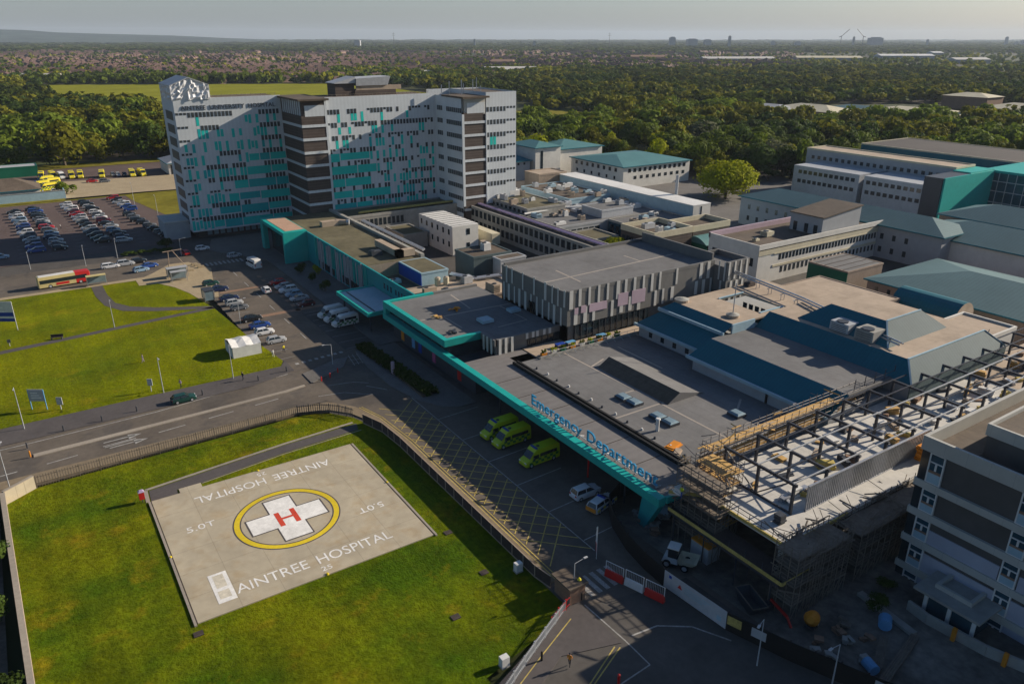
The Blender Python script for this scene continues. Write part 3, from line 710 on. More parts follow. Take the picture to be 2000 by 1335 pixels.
for x in (45.0, 50.5, 56.0): b.rod((x, 251.5, TOPZ), (x, 251.5, 46.6), 0.08)
en.part('scaffold_tube', b, K['galv'])
# dark letters on the tower
for w_, x_, l_ in (('AINTREE', 47.2, 7.2), ('UNIVERSITY', 55.6, 10.4), ('HOSPITAL', 67.2, 8.4)):
    tw.part('sign_lettering', place(text_mb(w_, 1.25, l_, extr=0.08), frame((x_, 251.9, 39.35), (1, 0, 0), (0, 0, 1), (0, -1, 0))), K['dark_metal'])
b = MB(); b.box(38, 45.2, 256, 268, 0, 5.4); tw2 = Bld('annex', 'low grey flat-roofed annex against the left end of the tower', 'building', (40, 262, 0))
tw2.part('wall', b, K['render_grey']); b = MB(); b.box(37.8, 45.2, 255.8, 268.2, 5.4, 5.7); tw2.part('roof', b, K['concrete_pale'])

# ------------------------------------------------------------------ main wing with teal facade
mw = Bld('main_wing', 'long low entrance wing with a teal finned facade and brown flat roof', 'hospital wing', (75, 185, 0))
b = MB(); b.box(67.9, 84, 168.6, 233, 0, 8.0); mw.part('wall', b, K['brick_tan'])
b = MB(); b.box(68, 83.6, 168.7, 232.9, 8.0, 8.12); mw.part('roof', b, K['roof_moss'])
b = MB(); b.box(83.4, 84.4, 168.6, 233, 8.0, 8.9); mw.part('parapet', b, K['concrete'])
b = MB(); b.box(67.5, 67.9, 141.0, 209, 3.4, 8.7); b.box(67.5, 67.9, 141, 209, 0, 0.5); b.box(67.5, 67.9, 200.5, 209, 0.5, 3.4)
mw.part('facade_panel', b, K['teal_deep'])
rr = random.Random(11); fins = MB(); pan = MB()
for k in range(40):
    v = 166 + k * 0.92
    d = rr.choice((0.14, 0.22, 0.3)); fins.box(67.5 - d, 67.5, v, v + rr.uniform(0.3, 0.55), rr.choice((0.1, 2.6, 2.6)), rr.uniform(7.8, 8.68), rr.choice((0, 0, 1)))
mw.part('facade_fin', fins, [K['render_grey'], K['teal']])
gl = [('x', -1, 67.5, 163.4 + k * 2.6, 165.3 + k * 2.6, 0.6, 3.3) for k in range(14)] + [('x', -1, 67.5, 145 + k * 1.5, 145.7 + k * 1.5, 6.0, 7.2) for k in range(4)] + [('x', -1, 67.5, 152 + k * 1.8, 152.8 + k * 1.8, 5.9, 7.2) for k in range(3)]
mw.windows(gl, K['glass'], depth=0.04)
# entrance portal
b = MB()
b.box(60.8, 67.7, 208.6, 209.6, 0, 9); b.box(60.8, 62.2, 228.5, 231, 0, 8.0); b.box(60.8, 67.7, 209.6, 231, 8.0, 9.0); mw.part('portal', b, K['teal'])
b = MB(); b.box(62.0, 67.4, 210.4, 228.2, 9.0, 9.06); mw.part('portal_roof', b, mat('roof_salmon', (0.42, 0.27, 0.19), ns=0.8, na=0.1))
b = MB(); b.box(63.2, 63.35, 209.6, 228.5, 0, 8); mw.part('portal_glass', b, K['glass'])
# clutter on its roof
def roof_box(px, py, z, l, w, h, label, mats='pale_metal', name='roof_unit', group='plant units on the hospital roofs', rz=0.0, kind='unit', cat='plant unit'):
    p = at(px, py, z) if py is not None else Vector((px[0], px[1], z))
    t = thing(name, label, cat, (p.x, p.y, z), group, rz)
    b = MB(); b.frustum((-l / 2, l / 2, -w / 2, w / 2), 0.12, (-l / 2 + 0.06, l / 2 - 0.06, -w / 2 + 0.06, w / 2 - 0.06), h); b.build('casing', K[mats], t)
    b = MB(); b.box(-l / 2 + 0.1, l / 2 - 0.1, -w / 2 + 0.1, w / 2 - 0.1, 0, 0.12); b.build('base_frame', K['dark_metal'], t)
    if kind == 'unit':
        b = MB(); b.cyl(-l * 0.2, 0, h, h + 0.18, min(l, w) * 0.3, None, 12); b.build('fan', K['dark_metal'], t)
        b = MB()
        for k in range(4): b.box(-l / 2 - 0.02, -l / 2 + 0.05, -w * 0.4, w * 0.4, 0.3 + k * (h - 0.5) / 4, 0.3 + k * (h - 0.5) / 4 + 0.08)
        b.build('louvre', K['dark_metal'], t)
    return t
t = thing('roof_duct', 'fat curved silver duct lying on the far end of the entrance wing roof', 'duct', (77, 214, 8.12))
b = MB(); b.box(-3.2, 2.2, -1.1, 1.1, 0, 1.5); b.rod((1.6, 0, 0.75), (4.2, -1.6, 0.75), 1.05, 10, 0, 0.8); b.build('duct_body', K['roof_tan'], t)
b = MB(); b.rod((4.2, -1.6, 0.75), (4.8, -2, 0.75), 0.9, 10, 0, 0.9); b.build('duct_mouth', K['galv'], t)
t = thing('roof_duct', 'long tan box duct on the entrance wing roof beside the blue hut', 'duct', (78.5, 176, 8.12))
b = MB(); b.box(-0.9, 0.9, -6, 8, 0.3, 2.0); b.box(-0.9, 4.0, -6, -4.2, 0.3, 2.0); b.build('duct_body', K['roof_tan'], t); b = MB()
for y in (-5, -1, 3, 7): b.box(-0.7, 0.7, y, y + 0.2, 0, 0.3)
b.build('support', K['dark_metal'], t)
roof_box((74.5, 176.5), None, 8.12, 3, 2.2, 1.2, 'dark square plant unit on the brown entrance wing roof near the long tan duct', 'dark_metal')
roof_box((73, 162), None, 4.72, 2.4, 2, 1.0, 'pale blue roof unit beside the bend of the long tan duct', 'gutter')
# mid canopy
cn = Bld('drop_off_canopy', 'flat blue drop-off canopy with a teal edge, over the parked white vans', 'canopy', (63, 153, 0))
b = MB(); b.box(58.6, 67.4, 144.8, 162.2, 4.35, 4.8); cn.part('roof_deck', b, K['gutter'])
b = MB()
for x0, x1, y0, y1 in ((58.2, 58.6, 144.4, 162.6), (58.6, 67.4, 144.4, 144.8), (58.6, 67.4, 162.2, 162.6)): b.box(x0, x1, y0, y1, 4.2, 5.1)
cn.part('edge_fascia', b, K['teal'])
b = MB(); b.box(60.2, 60.5, 145.2, 161.6, 4.8, 4.9); cn.part('drain', b, K['dark_metal'])
for x, y in ((59.4, 146), (59.4, 161), (66.5, 146), (66.5, 161)):
    b = MB(); b.cyl(x, y, 0.1, 4.35, 0.16, None, 8); cn.part('column', b, K['dark_metal'])

# ------------------------------------------------------------------ teal-rimmed block, beam and emergency department
ed = Bld('emergency_department', 'single-storey emergency department with a wide grey flat roof', 'hospital building', (80, 82, 0))
b = MB(); b.box(67.6, 97.4, 57.6, 106.8, 0, 5.3); ed.part('wall', b, K['slat_grey'])
b = MB(); b.box(69.9, 97.4, 57.6, 106.8, 5.3, 5.5); ed.part('roof', b, K['roof_felt'])
b = MB(); b.box(61.4, 68.7, 57.8, 104, 5.1, 5.5); b.box(61.4, 74, 104, 109.4, 5.1, 5.5); ed.part('canopy_roof', b, mat('canopy_felt', (0.16, 0.15, 0.145), ns=0.9, na=0.08, ls=0.12, la=0.12, stripes=(1, 1.6, 0.04)))
b = MB()
for v in (66, 72.5, 79, 85.6, 92, 98.6): b.box(61.5, 68.7, v, v + 0.14, 5.5, 5.54)
ed.part('roof_joint', b, K['roof_dark'])
b = MB(); b.box(68.7, 69.1, 57.8, 104, 5.2, 6.05); b.box(69.5, 69.9, 57.8, 104, 5.2, 6.05); ed.part('upstand', b, K['black'])
b = MB(); b.box(69.1, 69.5, 57.8, 104, 5.2, 5.7); ed.part('gutter', b, K['roof_felt'])
b = MB(); b.box(60.2, 61.4, 57.6, 141, 4.7, 5.9); ed.part('teal_beam', b, K['teal'])
b = MB()
b.hexa([(60.6, 60.2, 0), (61.8, 60.2, 0), (61.8, 61.6, 0), (60.6, 61.6, 0)], [(60.21, 57.61, 4.75), (61.39, 57.61, 4.75), (61.39, 60.6, 4.75), (60.21, 60.6, 4.75)])
ed.part('beam_leg', b, K['teal_deep'])
b = MB(); b.box(61.4, 70.6, 57.3, 57.75, 5.0, 5.95); ed.part('end_fascia', b, K['teal'])
for v in (66, 74, 82, 90, 98):
    b = MB(); b.cyl(62.2, v, 0, 5.1, 0.14, None, 8); ed.part('canopy_column', b, K['red'] if v == 74 else K['dark_metal'])
b = MB()
for a, c in (((69.6, 78), (82, 78)), ((80.3, 58), (79.6, 104)), ((76, 84), (80, 84)), ((80, 95.5), (84, 97)), ((90, 100), (90, 88)), ((92, 72), (86, 68))): b.strip([a, c], 0.35, 5.52)
ed.part('roof_walkway', b, K['roof_line'])
b = MB(); b.add([(80.6, 77, 5.5), (80.6, 94.6, 5.5), (83.2, 94.6, 7.0), (83.2, 77, 7.0), (89, 77, 5.5), (89, 94.6, 5.5)], [(0, 3, 2, 1), (3, 4, 5, 2), (0, 4, 3), (1, 2, 5)], [0, 1, 1, 0]); ed.part('ridge_roof', b, [K['roof_brown'], K['roof_felt']])  # shade painted in: brown on the side away from the sun, paler felt sunward
dg_ = [('x', -1, 67.6, 60 + k * 3.4, 62.6 + k * 3.4, 0.3, 3.6) for k in range(13)]
ed.windows(dg_, K['glass_blue'], depth=0.05)
for k, (u, v) in enumerate(((76.2, 82.6), (76.4, 80.2), (76.2, 74.6), (76.4, 72.2), (87, 68.5))):
    t = thing('skylight', ['pale square skylight, farthest of the two in the far pair on the emergency roof', 'pale square skylight, nearest of the two in the far pair on the emergency roof',
                            'pale square skylight, farthest of the two in the pair beside the white flue', 'pale square skylight, nearest of the two in the pair beside the white flue', 'bluish skylight alone in the shade beside the blue mansard roof'][k], 'skylight', (u, v, 5.5), 'skylights on the emergency roof')
    b = MB(); b.box(-1.0, 1.0, -1.1, 1.1, 0, 0.45); b.build('upstand', K['dark_metal'], t)
    b = MB(); b.frustum((-0.95, 0.95, -1.05, 1.05), 0.45, (-0.6, 0.6, -0.8, 0.8), 0.68); b.build('dome', K['glass_pale'], t)
t = thing('flue', 'short white flue pipe standing on the emergency roof by the orange board', 'flue', (73.2, 71.6, 5.5))
b = MB(); b.cyl(0, 0, 0, 1.9, 0.28, None, 12); b.build('pipe', K['white_plant'], t); b = MB(); b.cyl(0, 0, 1.9, 2.1, 0.42, 0.3, 12); b.build('cowl', K['white_plant'], t)
for k, (u, v, l, w, a, lab, m_) in enumerate(((71.8, 66.8, 2.6, 1.5, 0.2, 'orange board lying flat on the emergency roof', 'orange'), (71.0, 65.2, 1.8, 1.0, 0.5, 'small pinkish heap of boards beside the orange board', 'roof_tan'))):
    b = MB(); b.obox((0, 0), l, w, 0.05, 0.2, a); b.obox((0.15, 0.1), l * 0.9, w * 0.8, 0.2, 0.3, a + 0.1)
    o = b.build('board', K[m_]); o.location = (u, v, 5.5); tag(o, lab, 'board')
for k in range(13):
    u, v = (71.2 + 0.25 * (k % 2), 100 - k * 3.0); b = MB(); b.cyl(0, 0, 0, 0.35, 0.22, 0.14, 8)
    o = b.build('roof_vent', K['white_plant' if k % 2 else 'dark_metal']); o.location = (u, v, 5.5)
    tag(o, 'white cap vent in the row behind the black roof upstand' if k % 2 else 'dark cap vent in the row behind the black roof upstand', 'roof vent', 'white roof vents' if k % 2 else 'dark roof vents')
# standing letters on the beam
sg = Bld('roof_sign', 'row of standing blue-green letters along the teal canopy edge', 'sign', (62.2, 74, 5.5))
mat('sign_blue', (0.03, 0.22, 0.4), rough=0.4, ns=1, na=0.1)
for w_, y_, l_ in (('Emergency', 88.4, 12.6), ('Department', 74.4, 14.5)):
    sg.part('word', place(text_mb(w_, 1.7, l_, extr=0.12, space=1.05), frame((62.1, y_, 6.0), (0, -1, 0), (0, 0, 1), (-1, 0, 0))), bpy.data.materials['sign_blue'])
b = MB(); b.box(62.1, 62.2, 59.8, 88.4, 5.86, 5.96)
for k in range(15): b.box(62.2, 63.1, 60.2 + k * 2, 60.35 + k * 2, 5.5, 5.62); b.rod((62.15, 60.25 + k * 2, 5.9), (63.1, 60.25 + k * 2, 5.55), 0.05)
sg.part('support_rail', b, K['pale_metal'])

rb = Bld('first_floor_block', 'two-storey block with a teal picture-frame rim and a grey flat roof', 'hospital block', (72, 126, 0))
b = MB(); b.box(62.6, 83, 106.8, 141, 0, 4.6); rb.part('ground_wall', b, K['dark_metal'])
b = MB(); b.box(61.4, 83, 114.4, 140.2, 4.6, 7.9); rb.part('upper_wall', b, K['glass'])
b = MB(); b.box(68.6, 84.8, 109.4, 114.4, 5.5, 7.9); rb.part('corner_wall', b, [K['slat_grey']])
b = MB()
b.box(60.4, 61.4, 114.0, 141, 7.2, 8.5); b.box(60.4, 61.4, 139.8, 141, 5.9, 7.2); b.box(61.4, 68.4, 114.0, 114.9, 7.2, 8.5); b.box(61.4, 72, 140.2, 141, 7.2, 8.5); rb.part('rim', b, K['teal'])
b = MB(); b.box(61.4, 83, 114.9, 140.2, 7.9, 8.06); b.box(68.9, 84.6, 109.7, 114.9, 7.9, 8.05); rb.part('roof', b, K['roof_felt'])
b = MB(); b.box(68.4, 84.8, 109.1, 109.7, 7.3, 8.5); b.box(68.1, 68.7, 109.1, 114.0, 7.3, 8.5); b.box(72, 83, 140.2, 141, 7.3, 8.45); rb.part('parapet', b, K['slat_grey'])
st = MB()
for k, x in enumerate((69.0, 70.3, 71.7, 75.0, 76.4, 77.4, 79.0, 80.3)): st.box(x, x + 0.55, 109.0, 109.12, 5.5 if k < 3 else 7.35, 8.48)
for y in (109.9, 111.3, 112.6): st.box(68.0, 68.12, y, y + 0.5, 5.5, 8.48)
rb.part('wall_stripe', st, K['slat_white'])
b = MB()
for y in (117, 121, 125, 129, 133, 137): b.box(61.32, 61.42, y, y + 0.12, 5.9, 7.2)
rb.part('mullion', b, K['dark_metal'])
for k, (v, m_, z0, z1) in enumerate(((136, 'orange', 0.6, 3.6), (131, 'sky_blue', 0.6, 2.8), (128, 'royal_blue', 0.6, 3.4), (122, 'pink', 0.6, 3.8), (112, 'red', 0.6, 2.4))):
    b = MB(); b.box(62.5, 62.62, v, v + 1.3, z0, z1); rb.part('colour_panel', b, K[m_])
b = MB()
b.strip([(62, 127), (83, 126)], 0.5, 8.08); b.strip([(75, 138), (74, 128)], 0.35, 8.08); b.strip([(67, 127), (67, 119)], 0.3, 8.08); b.strip([(80, 126), (80, 116), (73, 115.6)], 0.3, 8.08)
rb.part('roof_walkway', b, K['roof_line'])
roof_box((72.5, 119.5), None, 8.06, 2.6, 2.6, 0.7, 'blue-grey square hatch on the roof of the teal-rimmed block', 'gutter', name='roof_hatch', kind='plain', cat='roof hatch')
roof_box((80.5, 121.5), None, 8.06, 2.4, 2.0, 0.7, 'grey hatch close to the striped block, on the teal-rimmed roof', 'gutter', name='roof_hatch', kind='plain', cat='roof hatch')
for u, v, lab, m_ in ((70.5, 128.6, 'orange bundle lying in the sun on the teal-rimmed block roof', 'orange'), (65.6, 126.4, 'brown plank heap on the teal-rimmed block roof', 'timber'), (64.2, 117.8, 'dark heap of cable near the corner of the teal rim', 'dark_metal')):
    b = MB(); rq = random.Random(int(u * 10))
    for k in range(7): b.obox((rq.uniform(-0.8, 0.8), rq.uniform(-0.6, 0.6)), rq.uniform(0.6, 1.6), rq.uniform(0.2, 0.6), 0.02 + 0.09 * k, 0.14 + 0.09 * k, rq.uniform(0, 3))
    o = b.build('material_heap', K[m_]); o.location = (u, v, 8.06); tag(o, lab, 'heap')
# terrace in front of the striped block
te = Bld('roof_terrace', 'narrow sunlit roof terrace with a glass front under the striped block', 'terrace', (86, 104, 5.5))
b = MB(); b.box(74.2, 104, 103.2, 106.6, 5.5, 5.62); b.box(74.2, 84.4, 106.6, 109, 5.5, 5.62); te.part('deck', b, K['roof_tan'])
for q_ in ((84.9, 104, 107.0, 107.2, 5.5, 8.8), (75.6, 84.7, 109.2, 109.35, 5.5, 7.3)):
    b = MB(); b.box(*q_); te.part('glass_front', b, K['glass'])
b = MB()
for k in range(13): b.box(85 + k * 1.5, 85.1 + k * 1.5, 106.9, 107.0, 5.5, 8.6)
for k in range(7): b.box(76 + k * 1.4, 76.1 + k * 1.4, 109.1, 109.2, 5.5, 7.3)
te.part('mullion', b, K['dark_metal'])
b = MB(); b.box(74.2, 104, 103.05, 103.2, 5.5, 6.0); te.part('kerb_upstand', b, K['concrete'])
b = MB()
for k in range(13): b.rod((76 + k * 1.9, 103.0, 6), (76 + k * 1.9, 102.0, 5.6), 0.05); b.rod((76 + k * 1.9, 103.1, 5.9), (76 + k * 1.9, 103.1, 6.6), 0.05)
b.bar((75, 103.1, 6.6), (100, 103.1, 6.6), 0.06, 0.06); te.part('guard_rail', b, K['pale_metal'])
for k in range(9):
    x = 75.5 + k * 2.2; t = thing('planter', f'{["orange", "white", "green"][k % 3]} planter with a low shrub, {ORD[k]} from the left on the narrow roof terrace', 'planter', (x, 103.9, 5.62), 'planters on the roof terrace')
    b = MB(); b.frustum((-0.5, 0.5, -0.3, 0.3), 0, (-0.6, 0.6, -0.36, 0.36), 0.6); b.build('box', K[['orange', 'white_plant', 'bottle_green'][k % 3]], t)
    b = MB(); rq = random.Random(k)
    for j in range(26):
        p = Vector((rq.uniform(-0.5, 0.5), rq.uniform(-0.3, 0.3), rq.uniform(0.6, 1.2))); a = Vector((rq.uniform(-1, 1), rq.uniform(-1, 1), rq.uniform(-1, 1))).normalized(); c_ = a.orthogonal().normalized() * 0.16; d_ = a.cross(c_)
        b.face([p - c_ - d_, p + c_ - d_, p + c_ + d_, p - c_ + d_])
    b.build('shrub', K['leaf_gold' if k % 2 else 'leaf'], t)
for x, y, m_, lab in ((80.5, 105.6, 'royal_blue', 'blue garden table on the roof terrace'), (82.8, 105.4, 'sky_blue', 'pale blue garden table on the roof terrace'), (90, 105.0, 'sky_blue', 'round pale blue parasol table at the far end of the roof terrace')):
    t = thing('garden_table', lab, 'table', (x, y, 5.62), 'tables on the roof terrace')
    b = MB(); b.box(-1.0, 1.0, -0.5, 0.5, 0.7, 0.8); b.build('table_top', K[m_], t)
    for sx in (-0.9, 0.9):
        b = MB(); b.box(sx - 0.06, sx + 0.06, -0.4, 0.4, 0, 0.7); b.build('leg', K['dark_metal'], t)

# ------------------------------------------------------------------ striped block
sb = Bld('striped_block', 'big windowless box clad in grey and white vertical stripes', 'hospital block', (102, 118, 0))
b = MB(); b.box(83, 122.4, 107.3, 129.8, 0, 8.8); sb.part('lower_wall', b, K['slat_grey'])
b = MB(); b.box(83, 122.4, 106.9, 129.8, 8.8, 15.2); b.box(83, 83.5, 107.3, 129.8, 5.5, 8.8)
b.box(122.4, 129.2, 103.4, 112.4, 0, 15.0); sb.part('upper_wall', b, K['slat_grey'])
b = MB(); b.box(83.5, 122.0, 107.4, 129.4, 15.0, 15.22); sb.part('roof', b, K['roof_felt'])
b = MB()
b.box(82.95, 122.4, 106.85, 107.35, 15.2, 15.9); b.box(82.95, 83.45, 107.35, 129.85, 15.2, 15.5); b.box(83.45, 122.4, 129.35, 129.85, 15.2, 15.9); b.box(121.9, 122.4, 107.35, 129.35, 15.2, 17.4)
b.box(122.4, 129.25, 103.35, 103.8, 15.0, 16.2); b.box(128.8, 129.25, 103.8, 112.4, 15.0, 16.2); b.box(122.4, 128.8, 112.0, 112.4, 15, 16.2); sb.part('parapet', b, K['slat_grey'])
rs = random.Random(21); s1 = MB(); s2 = MB()
def stripes(axis, pl, sg, a0, a1, tiers, step):
    n = int((a1 - a0) / step)
    for ti, (z0, z1) in enumerate(tiers):
        for k in range(n):
            if (k + ti) % 2 == 0 and rs.random() < 0.82:
                s = a0 + k * step + 0.2 * rs.random(); w = step * rs.choice((0.45, 0.55, 0.75)); o0, o1 = sorted((pl, pl + sg * 0.09))
                z0_ = z0 + rs.choice((0, 0, 0.3))
                if axis == 'y': s1.box(s, s + w, o0, o1, z0_, z1)
                else: s1.box(o0, o1, s, s + w, z0_, z1)
stripes('y', 106.85, -1, 83.2, 122.4, ((12.2, 15.85), (8.85, 12.1)), 1.15)
stripes('x', 82.95, -1, 107.4, 129.6, ((12.2, 15.85), (8.2, 12.1)), 1.0)
stripes('y', 103.35, -1, 122.6, 129.2, ((12.0, 16.1), (6, 11.9)), 0.9)
stripes('x', 122.35, -1, 103.6, 106.8, ((12.0, 16.1), (6, 11.9)), 0.8)
sb.part('wall_stripe', s1, K['slat_white'])
for x, w, z0, z1 in ((84.6, 0.9, 11.0, 12.2), (86.2, 1.2, 11, 12.4), (88.2, 4.4, 10.8, 12.4), (95.4, 2.6, 10.6, 13.2), (99.0, 3.6, 10.4, 13.2)):
    b = MB(); b.box(x, x + w, 106.72, 106.85 - 0.0, z0, z1); sb.part('pink_panel', b, K['slat_pink'])
b = MB()
b.strip([(84, 115.5), (120, 117)], 0.45, 15.24); b.strip([(90, 112), (90.6, 121)], 0.45, 15.25); b.strip([(110, 116.5), (110, 122)], 0.4, 15.25); sb.part('roof_walkway', b, K['roof_line'])
b = MB(); b.box(82.86, 83.0, 117.6, 119.6, 8.1, 10.6); sb.part('roof_door', b, K['black'])

# ------------------------------------------------------------------ blue mansard building (three steps)
mb_ = Bld('mansard_building', 'stepped hospital building with deep blue sloping metal edges and tan flat roofs', 'hospital building', (112, 78, 0))
b = MB(); b.box(97.6, 136, 84.9, 102.6, 0, 8.0); b.box(94.2, 110, 57.6, 84.9, 0, 8.0); b.box(110, 136, 54.8, 84.9, 0, 10.3); mb_.part('wall', b, K['render_grey'])
W = MB()
# lower slopes facing the camera side
W.add([(97.1, 84.6, 8.0), (97.1, 103, 8.0), (101.4, 100.5, 10.4), (101.4, 84.6, 10.4)], [(0, 3, 2, 1)])
W.add([(97.1, 103, 8.0), (104, 103, 8.0), (104, 100.5, 10.4), (101.4, 100.5, 10.4)], [(0, 3, 2, 1)])
W.add([(101.2, 84.6, 10.9), (101.2, 101, 10.9), (103.6, 99.5, 12.1), (103.6, 84.6, 12.1)], [(0, 3, 2, 1)])
W.add([(93.7, 57.4, 8.0), (93.7, 85.6, 8.0), (98.2, 84.8, 10.5), (98.2, 57.4, 10.5)], [(0, 3, 2, 1)])
W.add([(93.7, 85.6, 8.0), (97.1, 85.6, 8.0), (98.6, 84.8, 10.5), (98.2, 84.8, 10.5)], [(0, 3, 2, 1)])
W.add([(109.4, 54.4, 10.4), (109.4, 84.6, 10.4), (112.4, 84, 13.1), (112.4, 57.2, 13.1)], [(0, 3, 2, 1)])
W.add([(113.8, 61.5, 13.1), (113.8, 79, 13.1), (118.2, 75.6, 15.9), (118.2, 65.0, 15.9)], [(0, 3, 2, 1)])
W.add([(113.8, 79, 13.1), (131.5, 79, 13.1), (128.4, 75.6, 15.9), (118.2, 75.6, 15.9)], [(0, 3, 2, 1)])
W.add([(112.4, 96, 12.1), (112.4, 84.6, 12.1), (112.4, 84.6, 10), (112.4, 96, 10)], [(0, 3, 2, 1)])
mb_.part('blue_slope', W, K['mansard'])
E_ = MB()
E_.add([(109.4, 54.4, 10.4), (112.4, 57.2, 13.1), (135.6, 57.2, 13.1), (138.6, 54.4, 10.4)], [(0, 3, 2, 1)])
E_.add([(138.6, 54.4, 10.4), (135.6, 57.2, 13.1), (135.6, 84, 13.1), (138.6, 84.6, 10.4)], [(0, 3, 2, 1)])
E_.add([(113.8, 61.5, 13.1), (118.2, 65.0, 15.9), (128.4, 65.0, 15.9), (131.5, 61.5, 13.1)], [(0, 3, 2, 1)])
E_.add([(131.5, 61.5, 13.1), (128.4, 65, 15.9), (128.4, 75.6, 15.9), (131.5, 79, 13.1)], [(0, 3, 2, 1)])
E_.box(109.4, 138.6, 54.4, 54.6, 7.5, 10.4); mb_.part('lit_slope', E_, K['mansard_end'])  # sun-facing slopes coloured paler than the blue ones, sunlight put into the colour
b = MB()
b.box(98.2, 109.4, 57.5, 84.8, 10.2, 10.5); mb_.part('flat_roof', b, K['roof_felt']); b = MB()
b.box(103.6, 112.4, 84.6, 100, 11.8, 12.1); b.box(112.4, 119, 96, 100, 11.8, 12.1); b.box(119, 130, 84.6, 100, 11.8, 12.1); b.box(112.4, 119, 84.6, 86.2, 11.8, 12.1)
b.box(112.4, 135.6, 57.2, 84.0, 12.8, 13.1); b.box(118.2, 128.4, 65, 75.6, 15.6, 15.9); mb_.part('flat_roof', b, K['roof_tan'])
b = MB()
b.box(96.7, 97.1, 84.6, 103.2, 7.6, 8.1); mb_.part('gutter', b, K['gutter']); b = MB(); b.box(93.3, 93.7, 57.4, 85.9, 7.6, 8.1); b.box(93.7, 97.1, 85.6, 85.9, 7.6, 8.05); mb_.part('gutter', b, K['gutter']); b = MB(); b.box(100.9, 101.3, 84.6, 101.2, 10.4, 11.0); mb_.part('gutter', b, K['gutter']); b = MB()
b.box(103, 109, 84.3, 84.6, 10.5, 12.2); b.box(112.4, 119, 85.9, 86.3, 10.6, 12.25); b.box(112.2, 119.3, 95.9, 96.2, 12.1, 12.3); mb_.part('gutter', b, K['gutter'])
b = MB(); b.bar((112.4, 57.2, 13.15), (109.4, 54.4, 10.45), 0.25, 0.15); b.bar((112.3, 57.2, 13.15), (135.6, 57.2, 13.15), 0.25, 0.15); b.bar((118.2, 65, 15.95), (128.4, 65, 15.95), 0.25, 0.15); b.bar((118.2, 65, 15.95), (113.8, 61.5, 13.15), 0.25, 0.15); b.bar((135.6, 57.2, 13.15), (138.6, 54.4, 10.45), 0.25, 0.15)
mb_.part('ridge_trim', b, K['gutter'])
b = MB(); b.box(112.5, 118.9, 86.3, 95.9, 6, 6.2); mb_.part('court_floor', b, K['concrete'])
ww = [('x', -1, 97.6, 86 + k * 3.2, 86.9 + k * 3.2, 6.0, 7.0) for k in range(5)] + [('x', -1, 119, 87 + k * 1.5, 88 + k * 1.5, 8.2, 10.4) for k in range(6)]
mb_.windows(ww, K['glass'], depth=0.05)
b = MB(); b.box(97.52, 97.62, 86.0, 87.0, 5.5, 7.2); b.box(93.95, 94.2, 68.6, 68.9, 5.6, 8); mb_.part('door', b, K['black'])
roof_box((112.9 + 2.2, 70.5), None, 13.1, 3.2, 3.6, 1.7, 'grey boxed plant unit in the shade of the upper blue slope, farther of the two', 'pale_metal')
roof_box((113.2 + 1.6, 65.6), None, 13.1, 3.4, 3.4, 2.0, 'grey boxed plant unit in the shade of the upper blue slope, nearer of the two', 'concrete')
roof_box((124, 98.5), None, 12.1, 2.2, 1.4, 0.8, 'small dark unit on the tan roof behind the blue courtyard', 'timber_dark')
# pipe bridge over the tan roofs
pb = Bld('pipe_bridge', 'long silver pipe rack running across the tan roofs to the striped block', 'pipe rack', (118, 92, 12))
b = MB()
for dx, z in ((0, 13.6), (0.5, 13.9), (1.1, 13.6)):
    b.rod((125.0 + dx, 106, z), (121.5 + dx, 84, z), 0.16, 5); b.rod((121.5 + dx, 84, z), (114.2 + dx, 60, z + 0.5), 0.16, 5)
pb.part('pipe', b, K['galv'])
for k in range(12):
    b = MB(); t = k / 11; x = 125.4 - 10.5 * t; y = 104 - 42 * t; b.bar((x - 0.4, y, 13.4), (x + 1.2, y, 13.4), 0.12, 0.12); b.rod((x, y, 12), (x, y, 13.4), 0.07); b.rod((x + 1, y, 12), (x + 1, y, 13.4), 0.07)
    pb.part('pipe_support', b, K['pale_metal'])
t = thing('roof_cupola', 'round white ventilator on the tan roof next to the striped block', 'ventilator', (105, 99, 12.1))
b = MB(); b.cyl(0, 0, 0, 0.5, 1.4, None, 16); b.build('drum', K['roof_tan'], t); b = MB(); b.cyl(0, 0, 0.5, 0.8, 1.45, 0.3, 16); b.build('cap', K['concrete'], t)
t = thing('roof_cupola', 'round white ventilator with a mast near the gutter corner of the tan roof', 'ventilator', (106.5, 87.5, 12.1))
b = MB(); b.cyl(0, 0, 0, 0.5, 1.2, None, 16); b.build('drum', K['roof_tan'], t); b = MB(); b.cyl(0, 0, 0.5, 0.8, 1.25, 0.3, 16); b.build('cap', K['concrete'], t); b = MB(); b.rod((0, 0, 0.8), (0, 0, 6.5), 0.09, 5); b.build('mast', K['pale_metal'], t)

# ------------------------------------------------------------------ construction podium and steel frame
po = Bld('podium', 'unfinished pale concrete deck on columns over the work yard', 'podium', (78, 49, 0))
b = MB(); b.prism([(64.6, 42), (64.6, 54), (61.5, 57.2), (130, 57.2), (130, 43), (96, 43), (96, 42)], 6.4, 7.0); po.part('deck', b, K['concrete_pale'])
b = MB()
b.bar((64.5, 41.9, 6.95), (64.5, 54, 6.95), 0.2, 0.4); b.bar((64.5, 54, 6.95), (61.4, 57.2, 6.95), 0.2, 0.4); b.bar((64.5, 41.9, 6.95), (76, 41.9, 6.95), 0.2, 0.4); po.part('edge_board', b, K['road_yellow'])
for x in (66, 74, 82, 90):
    for y in (43.2, 55.5):
        b = MB(); b.box(x - 0.3, x + 0.3, y - 0.3, y + 0.3, 0, 6.4); po.part('column', b, K['concrete'])
b = MB(); b.box(68, 96, 56.4, 57.0, 0, 6.3); b.box(95, 96, 43, 56.4, 0, 6.3); po.part('back_wall', b, K['timber_dark'])
